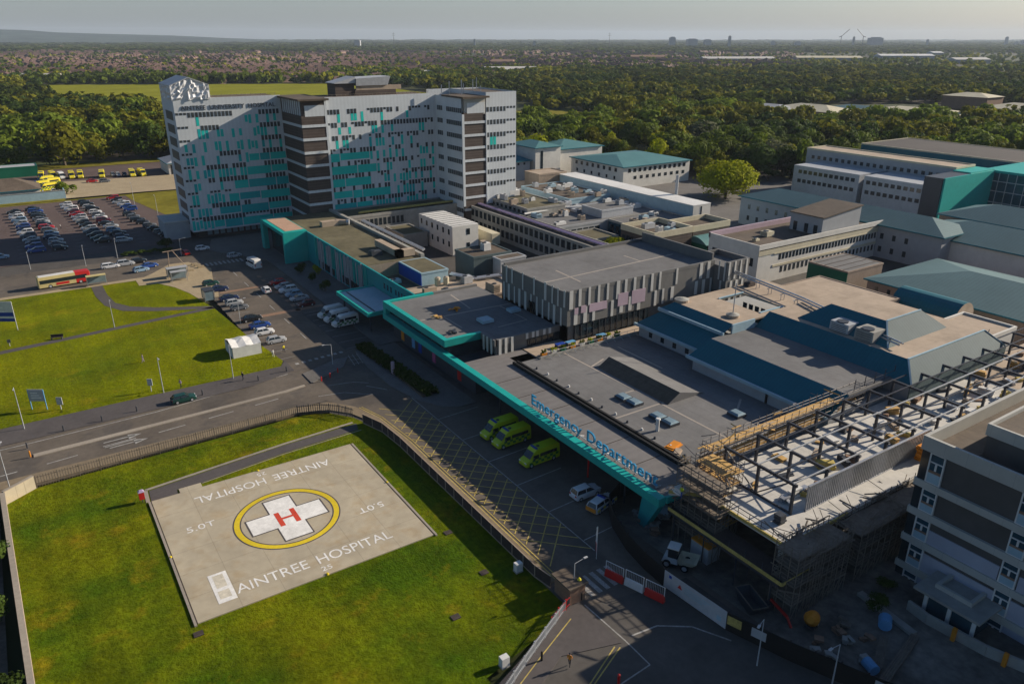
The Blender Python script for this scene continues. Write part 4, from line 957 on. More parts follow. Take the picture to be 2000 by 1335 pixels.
sf = Bld('steel_frame', 'dark steel building frame standing on the unfinished deck', 'steel frame', (96, 51, 7))
XF = [70 + 6.2 * k for k in range(14)]
for k, x in enumerate(XF):
    for y in (45.6, 50.8, 56):
        b = MB(); b.box(x - 0.16, x + 0.16, y - 0.16, y + 0.16, 7, 10.9); sf.part('column', b, K['steel'])
    b = MB(); b.box(x - 0.14, x + 0.14, 45.2, 56.4, 10.9, 11.25); sf.part('beam', b, K['steel'])
for y in (45.6, 48.2, 50.8, 53.4, 56):
    b = MB(); b.box(69.8, 150.8, y - 0.07, y + 0.07, 11.26, 11.42); sf.part('purlin', b, K['pale_metal' if y in (45.6, 50.8) else 'steel'])
b = MB()
b.bar((70, 56, 7.1), (70, 45.6, 7.1), 0.2, 0.3); b.bar((70, 50.8, 7.2), (76.2, 45.6, 10.8), 0.12, 0.12); b.bar((70, 56, 10.8), (70, 50.8, 7.2), 0.12, 0.12); b.bar((76.2, 56, 10.8), (82.4, 50.8, 7.3), 0.12, 0.12); sf.part('brace', b, K['steel'])
stw = MB()
for k in range(66): stw.box(72 + k * 0.4, 72.1 + k * 0.4, 44.9, 45.1, 7.0, 10.4)
stw.box(72, 98.4, 44.85, 45.15, 10.4, 10.55); stw.box(72, 98.4, 44.85, 45.15, 7.0, 7.12); sf.part('stud_wall', stw, K['galv'])
b = MB(); b.box(88, 98.2, 45.3, 45.5, 7.1, 10.2); b.box(80.5, 84.5, 45.3, 45.5, 7.1, 10.0); sf.part('board_lining', b, K['worn_paint'])
# building under the steel frame further right
po2 = Bld('brick_podium', 'long brick storey under the far end of the steel frame', 'building', (125, 50, 0))
b = MB(); b.box(96, 156, 43.2, 57, 0, 6.3); po2.part('wall', b, K['brick']); b = MB(); b.box(95.8, 156, 42.6, 57, 6.3, 6.98); b.box(130, 156, 43, 57, 6.98, 7.02); po2.part('deck', b, K['roof_tan'])
# deck clutter
rq = random.Random(9)
CL_ = [('timber', 'yellow timber stack'), ('galv', 'bundle of steel channels'), ('white_plant', 'pack of white boards'), ('road_yellow', 'roll of yellow insulation'), ('roof_tan', 'stack of tan boards'), ('dark_metal', 'dark crate'), ('brick', 'reddish brick pack')]
for k in range(63):
    x = 71 + k * 1.2 + rq.uniform(-0.4, 0.4); y = rq.choice((47.2, 49.3, 52, 54.6)) + rq.uniform(-0.6, 0.6); m_, nm = CL_[k % 7]
    b = MB(); a = rq.uniform(0, 3.1); l = rq.uniform(0.9, 2.8); w = rq.uniform(0.5, 1.2); h = rq.uniform(0.1, 0.3)
    for j in range(rq.randint(2, 5)): b.obox((rq.uniform(-.1, .1), rq.uniform(-.1, .1)), l * rq.uniform(0.8, 1), w * rq.uniform(0.8, 1), j * h, (j + 0.86) * h, a + rq.uniform(-0.1, 0.1))
    o = b.build('material_stack', K[m_]); o.location = (x, y, 7.02); tag(o, f'{nm} inside the steel frame, {ORD[k // 7]} of its kind from the left', 'material stack', 'building materials on the deck')
for (x, y, m_, lab, l, w, h) in ((97, 44.0, 'orange', 'tall stack of orange-brown timber boards outside the stud wall', 4.6, 1.2, 2.2), (73.5, 47.8, 'galv', 'long bundle of galvanised channels near the deck corner', 5.0, 0.7, 0.7), (64.5, 56.4, 'timber', 'timber stack on the deck beside the teal beam end', 2.4, 0.9, 0.8),
                           (67.6, 45.2, 'dark_metal', 'dark green waste bin standing near the deck corner', 1.0, 1.0, 1.3), (62.6, 56.2, 'white_plant', 'two white insulation rolls at the deck edge by the teal beam', 1.6, 1.2, 0.8)):
    b = MB(); n = max(2, int(h / 0.22))
    for j in range(n): b.obox((rq.uniform(-.12, .12), rq.uniform(-.08, .08)), l, w, j * h / n, (j + 0.8) * h / n, 0.05 * rq.uniform(-1, 1))
    o = b.build('material_stack', K[m_]); o.location = (x, y, 7.02); tag(o, lab, 'material stack')
def scaffold(name, label, x0, x1, y0, y1, zs, step=2.2, boards='timber', top=1.1, mess=0.0, group='scaffolds round the steel frame'):
    s = Bld(name, label, 'scaffold', (x0, y0, zs[0]), group); nx = max(1, round((x1 - x0) / step)); ny = max(1, round((y1 - y0) / step))
    st_, le, bd = MB(), MB(), MB()
    X = [x0 + (x1 - x0) * i / nx for i in range(nx + 1)]; Y = [y0 + (y1 - y0) * i / ny for i in range(ny + 1)]
    for x in X:
        for y in Y:
            if x in (x0, x1) or y in (y0, y1): st_.rod((x, y, zs[0]), (x, y, zs[-1] + top + rnd.uniform(0, 0.5)), 0.05)
    for z in zs[1:]:
        for dz in (0, 0.55, 1.05):
            for x in (x0, x1): le.rod((x, y0, z + dz), (x, y1, z + dz), 0.045)
            for y in (y0, y1): le.rod((x0, y, z + dz), (x1, y, z + dz), 0.045)
        bd.box(x0 + 0.06, x1 - 0.06, y0 + 0.06, y1 - 0.06, z + 0.03, z + 0.09)
    for i in range(nx): le.rod((X[i], y0, zs[0]), (X[i + 1], y0, zs[1]), 0.04)
    for j in range(int(mess * (x1 - x0 + y1 - y0))):
        z = rnd.choice(zs[1:]) + rnd.uniform(0, 1.4); x, y = rnd.uniform(x0, x1), rnd.choice((y0, y1, rnd.uniform(y0, y1))); a = rnd.choice((0, math.pi / 2, rnd.uniform(0, 3))); l = rnd.uniform(0.8, 2.6); d_ = Vector((math.cos(a), math.sin(a), rnd.uniform(-0.5, 0.5))) * l
        (le if j % 3 else bd).rod((x, y, z), Vector((x, y, z)) + d_, 0.05 if j % 3 else 0.1)
        if j % 4 == 0: bd.box(x - 0.9, x + 0.9, y - 0.12, y + 0.12, z, z + 0.06)
    s.part('standard', st_, K['scaffold_tube' if boards == 'timber' else 'timber_grey']); s.part('ledger', le, K['scaffold_tube' if boards == 'timber' else 'timber_grey']); s.part('board', bd, K[boards])
    return s
scaffold('scaffold', 'long scaffold with sunlit timber boards along the edge of the emergency roof', 69.5, 103, 57.8, 59.6, [5.5, 7.7, 9.6], 1.6, mess=1.5)
s_ = scaffold('scaffold', 'tangled scaffold tower at the corner where the teal canopy meets the steel frame', 66.2, 69.4, 52.5, 57.6, [0.1, 2.0, 4.0, 6.0, 8.0, 9.6], 0.8, mess=6)
scaffold('scaffold', 'dark scaffold below the deck corner in the work yard', 65.2, 72, 38.6, 41.8, [0.1, 2.0, 3.8, 5.6, 7.2], 1.0, 'timber_grey', mess=5)
scaffold('scaffold', 'scaffold with yellow-edged boards standing in front of the deck edge above the hung walkway', 62.2, 64.4, 50, 56.8, [0.1, 2.3, 4.6, 6.6, 8.4, 10.2], 1.1, 'timber_grey', mess=3)
scaffold('scaffold', 'tall open scaffold rising from the ground at the near corner of the deck', 62.0, 66.4, 38.4, 41.4, [0.1, 2.2, 4.6, 6.6, 8.2], 1.1, 'timber_grey', mess=3)
scaffold('scaffold', 'dark scaffold between the deck and the banded office building', 74, 90, 38.6, 41.8, [0.1, 2.2, 4.4, 6.4], 1.3, 'timber_grey', mess=7)
wk = Bld('edge_walkway', 'long walkway platform with yellow toe boards hung below the deck edge', 'walkway', (62.5, 48, 4))
b = MB(); b.box(61.4, 64.3, 40, 57, 4.4, 4.55); b.box(64.3, 72, 39.9, 41.7, 4.4, 4.55); wk.part('board', b, K['timber_dark'])
b = MB(); b.box(61.3, 61.4, 39.6, 57, 4.4, 4.85); b.box(61.4, 66, 39.5, 39.6, 4.4, 4.8); wk.part('toe_board', b, K['road_yellow'])
b = MB(); b.bar((61.4, 40, 4.2), (61.4, 57, 4.2), 0.2, 0.35)
for k in range(8): b.rod((61.5, 40 + k * 2.4, 4.5), (61.5, 40 + k * 2.4, 5.7), 0.05); b.rod((64.5, 42 + k * 1.7, 7), (64.5, 42 + k * 1.7, 8.2), 0.05)
b.bar((64.5, 42, 8.2), (64.5, 54, 8.2), 0.08, 0.08); b.bar((64.5, 42, 7.6), (64.5, 54, 7.6), 0.06, 0.06); b.bar((64.5, 42, 8.2), (72, 41.9, 8.2), 0.08, 0.08)
for y in (41, 46, 51, 56): b.rod((61.6, y, 0), (61.6, y, 4.4), 0.08, 5); b.rod((64, y, 0), (64, y, 4.4), 0.08, 5)
wk.part('guard_rail', b, K['steel'])
b = MB()
for k in range(7): b.rod((62 + k * 1.4, 57.75, 5.9), (62 + k * 1.4, 57.75, 7.1), 0.05)
b.bar((61.5, 57.75, 7.1), (71, 57.75, 7.1), 0.07, 0.07); b.bar((61.5, 57.75, 6.5), (71, 57.75, 6.5), 0.05, 0.05); o = b.build('edge_railing', K['pale_metal']); tag(o, 'pale guard rail at the near end of the emergency roof', 'railing')
b = MB()
for k in range(16): b.rod((100 + k * 2.6, 57.9, 9), (100 + k * 2.6, 57.9, 12.3), 0.07)
b.bar((100, 57.9, 11.4), (139, 57.9, 11.4), 0.06, 0.06); b.bar((100, 57.9, 10.6), (139, 57.9, 10.6), 0.06, 0.06); o = b.build('edge_railing', K['dark_metal']); tag(o, 'tall thin guard posts along the foot of the pale sloping roof end', 'railing')

# ------------------------------------------------------------------ banded office building (front right)
ob = Bld('office_building', 'five-storey office building with dark panels, grey concrete bands and small white windows', 'office building', (80, 37, 0))
X0, Y1 = 80.0, 37.0
b = MB(); b.box(X0 + 0.25, 112, -20, Y1 - 0.25, 0, 17.0); b.box(X0 + 4, 112, -20, Y1 - 4.5, 17.0, 20.5); ob.part('dark_wall', b, mat('dark_panel', (0.085, 0.08, 0.076), ns=0.4, na=0.1, ls=0.1, la=0.1))
FZ = [19.4 - 3.75 * k for k in range(6)]
b = MB()
for k in range(5):
    z = FZ[k]; h = 1.7 if k == 0 else 0.85
    b.box(X0 - 0.15, X0 + 0.25, -20, Y1 + 0.15, z - 2.4 - h + (1.7 if k == 0 else 0), z - 2.4 + (1.7 if k == 0 else 0)); b.box(X0 + 0.25, 112, Y1 - 0.25, Y1 + 0.15, z - 2.4 - h + (1.7 if k == 0 else 0), z - 2.4 + (1.7 if k == 0 else 0))
b.box(X0 + 3.8, X0 + 4.1, -20, Y1 - 4.3, 19.6, 21); b.box(X0 + 4.1, 112, Y1 - 4.6, Y1 - 4.3, 19.6, 21); ob.part('concrete_band', b, K['grey_clad'])
b = MB(); b.box(X0 + 0.3, 112, Y1 - 4.4, Y1 - 0.3, 17.0, 17.1); b.box(X0 + 4.2, 112, -20, Y1 - 4.7, 20.5, 20.6); ob.part('flat_roof', b, K['roof_brown'])
wb = MB(); wb.box(X0 + 0.12, X0 + 0.25, 26.6, 34.9, 5.2, 7.5); wb.box(X0 + 0.12, X0 + 0.25, 16, 24.6, 5.2, 7.5); wb.box(X0 + 0.12, X0 + 0.25, 15, 35.3, 0.1, 4.3); ob.part('white_panel', wb, mat('pale_panel', (0.36, 0.37, 0.43), ns=0.4, na=0.08))
def win_unit(y0, y1, z0, z1):
    f = MB(); x = X0 + 0.02
    f.box(x - 0.05, x + 0.24, y0, y0 + 0.14, z0, z1); f.box(x - 0.05, x + 0.24, y1 - 0.14, y1, z0, z1); f.box(x - 0.05, x + 0.24, y0 + 0.14, y1 - 0.14, z1 - 0.12, z1); f.box(x - 0.05, x + 0.24, y0 + 0.14, y1 - 0.14, z0, z0 + 0.1)
    zm = z0 + (z1 - z0) * 0.68; f.box(x - 0.03, x + 0.24, y0 + 0.14, y1 - 0.14, zm, zm + 0.12)
    ym = (y0 + y1) / 2; f.box(x - 0.03, x + 0.24, ym - 0.1, ym + 0.1, z0 + (z1 - z0) * 0.44, zm)
    fr = ob.part('window', f, K['white_plant'])
    g = MB(); g.box(x + 0.08, x + 0.2, y0 + 0.14, y1 - 0.14, z0 + (z1 - z0) * 0.42, z1 - 0.12); ob.part('pane', g, K['glass_blue'], fr)
    o_ = MB(); o_.box(x - 0.02, x + 0.2, y0 + 0.14, y1 - 0.14, z0 + (z1 - z0) * 0.34, z0 + (z1 - z0) * 0.42); ob.part('orange_strip', o_, K['brick'], fr)
    s = MB(); s.box(x, x + 0.2, y0 + 0.14, y1 - 0.14, z0 + 0.1, z0 + (z1 - z0) * 0.34); ob.part('lower_panel', s, K['gutter'], fr)
for k in range(5):
    z1_ = FZ[k] - 2.42 if k else FZ[k] - 2.42; z0_ = FZ[k + 1] - 2.38 if k else 14.1
    z1_ = (16.98 if k == 0 else FZ[k] - 3.27); z0_ = FZ[k + 1] - 2.38
    for y in (35.2, 25.6, 16, 6.4): win_unit(y - 0.85, y + 0.85, z0_, z1_)
b = MB(); b.box(X0 + 0.05, X0 + 0.25, 36.1, 37, 0, 17); b.box(X0 + 0.25, 100, Y1 - 0.24, Y1 - 0.1, 0, 17); ob.part('corner_glazing', b, K['glass'])
pc = Bld('entrance_porch', 'flat-roofed grey entrance porch in front of the banded office building', 'porch', (78, 29, 0))
b = MB(); b.box(75.2, 80.2, 25.2, 32.4, 2.9, 3.2); pc.part('roof', b, K['concrete']); b = MB(); b.box(77, 80, 27, 27.4, 3.2, 3.7); b.box(77, 77.4, 27.4, 30.6, 3.2, 3.7); b.box(77, 80, 30.6, 31, 3.2, 3.7); pc.part('upstand', b, K['grey_clad'])
b = MB(); b.box(76.2, 79.9, 26, 31.4, 0, 2.9); pc.part('glass_wall', b, K['glass_blue'])
for y in (26, 28.6, 31.2):
    b = MB(); b.box(76.0, 76.2, y - 0.2, y + 0.2, 0, 2.9); pc.part('post', b, K['white_plant'])
lw = Bld('low_wall', 'low pale grey curved wall in front of the porch', 'wall', (75, 25, 0))
b = MB()
for p, q in (((75.0, 32.4), (74.6, 30)), ((74.6, 30), (75.2, 24)), ((75.2, 24), (77, 18)), ((77, 18), (80, 8))): b.bar((*p, 0.65), (*q, 0.65), 0.35, 1.3)
lw.part('wall_panel', b, K['concrete'])
b = MB()
for p in ((74.75, 27), (75.6, 22.2)): b.box(p[0] - 0.5, p[0] - 0.15, p[1] - 0.2, p[1] + 0.2, 0, 1.7)
lw.part('orange_post', b, K['orange'])

# ------------------------------------------------------------------ generic hospital blocks behind
def block(name, label, cat, x0, x1, y0, y1, h, wall, roof, wins_=(), parapet=0.5, group=None, z0=0.0, rmat2=None, cap=100):
    B = Bld(name, label, cat, ((x0 + x1) / 2, (y0 + y1) / 2, z0), group)
    b = MB(); b.box(x0, x1, y0, y1, z0, h); B.part('wall', b, K[wall])
    b = MB(); b.box(x0 + 0.05, x1 - 0.05, y0 + 0.05, y1 - 0.05, h, h + 0.12); B.part('roof', b, K[roof])
    if parapet:
        b = MB(); p = parapet
        b.box(x0 - 0.1, x1 + 0.1, y0 - 0.1, y0 + 0.3, h - 0.25, h + p); b.box(x0 - 0.1, x0 + 0.3, y0 + 0.3, y1 - 0.3, h - 0.25, h + p); b.box(x0 - 0.1, x1 + 0.1, y1 - 0.3, y1 + 0.1, h - 0.25, h + p); b.box(x1 - 0.3, x1 + 0.1, y0 + 0.3, y1 - 0.3, h - 0.25, h + p)
        B.part('parapet', b, K[rmat2 or wall])
    if wins_: B.windows(list(wins_), K['glass'], depth=0.05, cap=cap)
    return B
def row(ax, sg, pl, a0, a1, n, w, z0, z1):
    st = (a1 - a0) / n
    return [(ax, sg, pl, a0 + st * (i + 0.5) - w / 2, a0 + st * (i + 0.5) + w / 2, z0, z1) for i in range(n)]
def hipblock(name, label, x0, x1, y0, y1, ze, zr, wall, roof, wins_=(), over=0.7, inset=None, cat='hospital building', group=None):
    B = Bld(name, label, cat, ((x0 + x1) / 2, (y0 + y1) / 2, 0), group)
    b = MB(); b.box(x0, x1, y0, y1, 0, ze); B.part('wall', b, K[wall])
    b = MB(); b.hip(x0, x1, y0, y1, ze, zr, inset, 0, over); B.part('roof', b, K[roof])
    b = MB(); o = over
    b.box(x0 - o - 0.1, x1 + o + 0.1, y0 - o - 0.12, y0 - o + 0.05, ze - 0.3, ze + 0.06); b.box(x0 - o - 0.12, x0 - o + 0.05, y0 - o, y1 + o, ze - 0.3, ze + 0.06); B.part('gutter', b, K['mansard'])
    if wins_: B.windows(list(wins_), K['glass'], depth=0.05)
    return B
G2 = 'low service wings behind the entrance'
block('link_wing', 'long low wing with a purple-brown roof running back through the courtyards', 'hospital wing', 126.4, 132.2, 131, 223, 7.8, 'concrete', 'roof_brown', row('x', -1, 126.4, 133, 222, 34, 1.7, 5.0, 7.2) + row('x', -1, 126.4, 133, 222, 34, 1.7, 1.4, 3.6), 0.3, G2)
block('courtyard_wing', 'low wing with rows of windows along the foot of the tower', 'hospital wing', 84.6, 126.3, 221, 233, 7.8, 'concrete', 'roof_moss', row('y', -1, 221, 86, 104, 12, 1.0, 4.6, 6.8) + row('y', -1, 221, 86, 104, 12, 1.0, 1.2, 3.2), 0.6, G2)
block('low_annex', 'small mossy flat-roofed annex in the middle of the courtyard', 'annex', 96, 104, 205, 218, 4.2, 'concrete', 'roof_moss', row('x', -1, 96, 206, 217, 5, 1.2, 1.2, 3.2), 0.4, G2)
block('treatment_wing', 'wide flat-roofed wing crowded with plant between the link wing and the silver duct', 'hospital wing', 132.4, 176, 178, 236, 7.0, 'render_grey', 'roof_felt', row('y', -1, 178, 134, 150, 7, 1.8, 3.8, 6) + row('y', -1, 178, 134, 150, 7, 1.8, 0.6, 2.8), 0.4, G2)
block('blue_glass_wing', 'low wing with a blue glazed strip beside the inner court', 'hospital wing', 153, 176, 166.2, 177.8, 7.2, 'glass_blue', 'roof_felt', row('x', -1, 153, 167, 177, 4, 1.8, 4, 6.2), 0.5, G2, rmat2='concrete')
block('cream_wing', 'low wing with a cream top band and rooftop fans, in front of the silver duct', 'hospital wing', 148, 163, 152, 166, 7.6, 'brown_clad', 'roof_brown', row('x', -1, 148, 153, 165.5, 7, 1.4, 4.4, 6.0) + row('x', -1, 148, 153, 165.5, 7, 1.4, 1.2, 2.8), 1.5, G2, rmat2='render_cream')
block('cream_wing', 'smaller wing with a cream top band at the near end of the silver duct', 'hospital wing', 164.4, 180, 153, 163, 7.2, 'brown_clad', 'roof_brown', (), 1.5, G2, rmat2='render_cream')
sd = Bld('service_bridge', 'long silver clad duct house stretching across the low roofs', 'duct house', (181, 200, 7))
b = MB(); b.box(177.5, 185, 166, 236, 0, 10.9); sd.part('wall', b, K['gutter']); b = MB(); b.box(177.3, 185.2, 165.8, 236.2, 10.9, 11.1); sd.part('roof', b, K['white_plant'])
b = MB(); b.box(177.4, 185.1, 165.86, 166, 2, 10.9); b.box(180.8, 181.2, 165.75, 165.86, 6, 10.5, 1); sd.part('end_wall', b, [K['slat_white'], K['glass']])
t = thing('chimney', 'tall thin grey steel chimney at the near end of the silver duct house', 'chimney', (185.8, 182, 0))
b = MB(); b.cyl(0, 0, 0, 17.5, 0.5, None, 10); b.cyl(0.9, 0.6, 0, 16.5, 0.35, None, 8); b.build('flue', K['pale_metal'], t); b = MB(); b.box(-0.8, 1.5, -0.7, 1.2, 9, 9.3); b.build('bracket', K['dark_metal'], t)
block('plant_house', 'small tan plant house at the far end of the silver duct', 'plant house', 168, 181, 236.4, 246, 11.4, 'roof_tan', 'roof_tan', (), 0.4)
block('glazed_wing', 'glazed dark wing along the inner court with the golden tree', 'hospital wing', 132.4, 147.6, 166.6, 177.8, 5.0, 'glass', 'roof_moss', (), 0.5, G2, rmat2='concrete')
# courtyard cabin and huts
cb = block('portable_office', 'two-storey cream site cabin with a ribbed roof standing in the courtyard', 'site cabin', 104.8, 113.6, 190.6, 212, 8.6, 'render_white', 'white_plant',
           row('x', -1, 104.8, 191, 212, 6, 1.0, 6.0, 7.6) + row('x', -1, 104.8, 191, 212, 6, 1.0, 2.4, 4.0) + [('y', -1, 190.6, 109.5, 110.7, 5.8, 7.6), ('y', -1, 190.6, 109.5, 110.6, 1.4, 3.4)], 0)
b = MB()
for k in range(9): b.box(104.7, 113.7, 191.6 + k * 2.4, 191.8 + k * 2.4, 8.72, 8.8)
cb.part('roof_rib', b, K['dark_metal'])
B = block('container', 'long cream storage container lying behind the courtyard cabin', 'container', 116.8, 119.6, 188, 203, 5.4, 'render_cream', 'render_cream', (), 0, z0=2.2)
block('roof_storey', 'raised flat roof storey with a mossy top in the middle of the treatment wing', 'roof storey', 135, 150, 196, 221, 9.2, 'concrete', 'roof_moss', row('x', -1, 135, 197, 220, 9, 1.3, 7.6, 8.6), 0.4, G2, z0=7.1)
block('roof_storey', 'raised brownish roof storey near the silver duct house', 'roof storey', 157, 175, 203, 232, 8.8, 'gutter', 'roof_brown', (), 0.35, G2, z0=7.1)
block('roof_storey', 'pale square plant box on the near part of the treatment wing', 'roof storey', 153, 166, 181, 191, 9.4, 'pale_metal', 'roof_felt', (), 0.3, G2, z0=7.1)
B = block('blue_hut', 'hut with a royal blue side wall beside the entrance wing roof', 'hut', 77.2, 84.4, 156.2, 168.4, 7.8, 'gutter', 'roof_moss', (), 0.15, z0=0)
b = MB(); b.box(77.0, 77.2, 156.2, 168.4, 3, 7.7); B.part('blue_panel', b, K['royal_blue'])
block('ribbed_plant_room', 'grey-green ribbed plant room with corner notches next to the striped block', 'plant room', 93, 104.4, 158.6, 168, 8.6, 'mansard_end', 'roof_brown', (), 0.3)
block('ribbed_plant_room', 'lighter grey plant room side extension beside the ribbed plant room', 'plant room', 98.4, 106, 154.4, 158.2, 8.2, 'pale_metal', 'roof_brown', (), 0.2)
block('infill_roof', 'low tan flat roof between the blue hut and the striped block', 'low building', 68.2, 96, 141.6, 155.8, 4.6, 'brick_tan', 'roof_tan', (), 0.2)
block('infill_roof', 'low dark flat roof squeezed between the teal facade and the blue hut', 'low building', 68.2, 77, 156, 168.4, 4.6, 'brick_tan', 'roof_brown', (), 0.2)
for k, (x, y) in enumerate(((80.6, 154.6), (82.6, 154.0))):
    t = thing('tank', ['cream upright tank in front of the blue hut, left of the pair', 'cream upright tank in front of the blue hut, right of the pair'][k], 'tank', (x, y, 4.72), 'tanks by the blue hut'); b = MB(); b.cyl(0, 0, 0, 2.0, 0.7, None, 14); b.build('shell', K['render_cream'], t); b = MB(); b.cyl(0, 0, 2.0, 2.2, 0.6, 0.2, 12); b.build('lid', K['roof_tan'], t)
rq = random.Random(31)
# plant scattered over the low roofs
spots = []
for k in range(84):
    x, y, z = rq.uniform(134, 175), rq.uniform(180, 234), 7.12
    if 134.4 < x < 150.6 and 195 < y < 222: z = 9.32
    elif 156.4 < x < 175.6 and 202 < y < 233: z = 8.92
    elif 152 < x < 167 and 180 < y < 192: z = 9.52
    if k < 8: x, y, z = rq.uniform(149.5, 161.5), rq.uniform(154, 164.6), 7.72
    elif k < 14: x, y, z = rq.uniform(76, 94), rq.uniform(143, 153), 4.72
    elif k < 18: x, y, z = rq.uniform(94, 103), rq.uniform(160, 166.6), 8.72
    elif k < 22: x, y, z = rq.uniform(154.5, 174.5), rq.uniform(167.5, 176.4), 7.32
    if any((x - a) ** 2 + (y - c_) ** 2 < 9 for a, c_ in spots): continue
    spots.append((x, y)); m_ = rq.choice(('white_plant', 'pale_metal', 'roof_tan', 'white_plant', 'gutter'))
    where = 'on the cream-banded wing' if k < 8 else 'on the low tan roof by the striped block' if k < 14 else 'on the ribbed plant room' if k < 18 else 'on the blue glass wing' if k < 22 else 'on the wide treatment wing roof'
    roof_box((x, y), None, z, rq.uniform(1.4, 4.2), rq.uniform(1.1, 2.2), rq.uniform(0.8, 2.0), f'{ {"white_plant": "white", "pale_metal": "silver", "roof_tan": "tan", "gutter": "bluish"}[m_]} ventilation unit {where}', m_, rz=rq.choice((0, 0, math.pi / 2)))
for k, (pts, lab) in enumerate((([(86, 212, 8.9), (86, 172, 8.9)], 'long grey pipe run along the back parapet of the entrance wing'), ([(86, 158, 6), (90, 153, 5.4), (97, 152, 5.4), (97, 147, 5.4)], 'bent silver ducts between the blue hut and the striped block'),
                          ([(134, 196, 8.2), (150, 197, 8.2), (165, 190, 8.2)], 'thick white duct bending across the treatment wing roof'), ([(127, 224, 8.6), (90, 224, 8.6)], 'yellowish pipe along the front edge of the courtyard wing roof'),
                          ([(129.4, 140, 8.4), (129.4, 220, 8.4)], 'twin pipes along the purple-brown link wing roof'))):
    t = thing('pipe_run', lab, 'pipes', pts[0]); o3 = Vector(pts[0]); b = MB(); s_ = MB()
    for p, q in zip(pts, pts[1:]):
        for off in (-0.35, 0.35): b.rod(Vector(p) - o3 + Vector((off, off, 0)), Vector(q) - o3 + Vector((off, off, 0)), 0.28, 6)
        n = int((Vector(q) - Vector(p)).length / 4) + 1
        for i in range(n):
            c_ = Vector(p).lerp(Vector(q), i / n) - o3; s_.box(c_.x - 0.5, c_.x + 0.5, c_.y - 0.1, c_.y + 0.1, -0.8, -0.2)
    b.build('pipe', K[['pale_metal', 'galv', 'white_plant', 'hi_vis_yellow' if 0 else 'road_yellow', 'lilac'][k]], t); s_.build('support', K['dark_metal'], t)

# right-hand group
hipblock('hip_roof_block', 'white three-storey block with a flat green hipped roof behind the low roofs', 217, 256, 244, 280, 9.2, 11.6, 'render_white', 'seam_green_x',
         row('y', -1, 244, 219, 254, 12, 1.6, 6.6, 8.2) + row('y', -1, 244, 222, 254, 9, 1.6, 3.6, 5.0) + row('x', -1, 217, 247, 278, 8, 1.6, 6.6, 8.2) + row('x', -1, 217, 247, 278, 6, 1.2, 3.4, 4.8), inset=12)
hipblock('stair_block', 'tall white block with a dark stair window and green roof right of the tower', 199, 213, 283, 304, 14, 16, 'render_white', 'seam_green_x', row('y', -1, 283, 201, 204, 1, 1.4, 4, 12.5))
hipblock('green_roof_wing', 'green-roofed wing just behind the tall white stair block', 214, 240, 286, 312, 12, 14.6, 'render_white', 'seam_green_x', row('x', -1, 214, 287, 311, 5, 1.2, 9, 10.6))
hipblock('link_block', 'low grey block with a blue-green roof squeezed against the tower', 178, 197.5, 285, 303, 8.6, 12.5, 'render_grey', 'mansard', row('y', -1, 285, 180, 196, 5, 1.0, 6.8, 7.8))
fl = block('flat_roof_block', 'three-storey white-banded block with a dark brown flat roof and a rooftop box', 'hospital block', 157, 214, 123, 140, 9.2, 'render_white', 'roof_brown',
      row('y', -1, 123, 165, 213, 34, 0.9, 5.6, 7.2) + row('y', -1, 123, 166, 212, 26, 0.9, 2.0, 3.6) + row('x', -1, 157, 124, 139, 5, 2.0, 4.6, 6.8), 1.3)
b = MB(); b.box(163, 214.1, 122.86, 123, 3.9, 4.5); b.box(163, 214.1, 122.8, 123, 7.4, 7.7); b.box(157, 214, 122.9, 123.0, 7.6, 9.2); fl.part('floor_band', b, K['render_cream'])
b = MB(); b.box(156.9, 214.1, 139.6, 140.2, 9.32, 10.7); fl.part('pink_edge', b, K['slat_pink'])
b = MB(); b.hexa([(183, 119.6 + 4, 9.4), (200, 119.6 + 4, 9.4), (200, 134, 9.4), (183, 134, 9.4)], [(183, 123.6, 14.2), (200, 123.6, 15.8), (200, 134, 15.8), (183, 134, 14.2)]); fl.part('roof_house', b, K['render_grey'])
b = MB(); b.hexa([(182.7, 123.3, 14.2), (200.4, 123.3, 15.86), (200.4, 134.3, 15.86), (182.7, 134.3, 14.2)], [(182.7, 123.3, 14.5), (200.4, 123.3, 16.16), (200.4, 134.3, 16.16), (182.7, 134.3, 14.5)]); fl.part('roof_house_top', b, K['roof_brown'])
b = MB()
for y in (125, 128, 131.6): b.box(182.9, 183, y, y + 1.2, 9.5, 12)
fl.part('roof_house_door', b, K['glass'])
roof_box((171, 132), None, 9.32, 3, 2.4, 1.4, 'cream box unit in the middle of the dark brown flat roof', 'render_cream'); roof_box((164, 130), None, 9.32, 1.6, 1.4, 0.7, 'small cream unit near the left end of the dark brown flat roof', 'render_cream')
hipblock('long_hip_block', 'long lilac-grey block with a pale green metal roof, behind the dark flat roof', 209, 226, 104, 174, 9.6, 12.6, 'lilac' if 0 else 'render_grey', 'seam_green', row('x', -1, 209, 112, 172, 16, 1.0, 5.6, 7.2) + row('x', -1, 209, 112, 172, 16, 1.0, 1.8, 3.4))
B = block('clinic_building', 'modern clinic with white lower boxes below a grey upper storey', 'clinic', 286, 299, 143, 206, 16.2, 'render_grey', 'roof_tan', row('x', -1, 286, 142, 204, 22, 1.4, 12.4, 13.8), 0.5, rmat2='render_cream')
b = MB(); b.box(268, 286, 168.6, 198, 0, 12); b.box(268, 286, 143, 166.6, 0, 12); B.part('white_box', b, K['pale_metal'])
B.windows(row('x', -1, 268, 170, 196, 11, 1.6, 9, 10.4) + row('x', -1, 268, 170, 196, 11, 1.6, 5.4, 6.8) + row('x', -1, 268, 144, 166, 9, 1.6, 9, 10.4) + row('x', -1, 268, 144, 166, 9, 1.6, 5.4, 6.8), K['glass'], name='box_window', depth=0.05)
b = MB(); b.box(299, 334, 143, 206, 0, 10.5); B.part('rear_roof', b, K['roof_felt'])
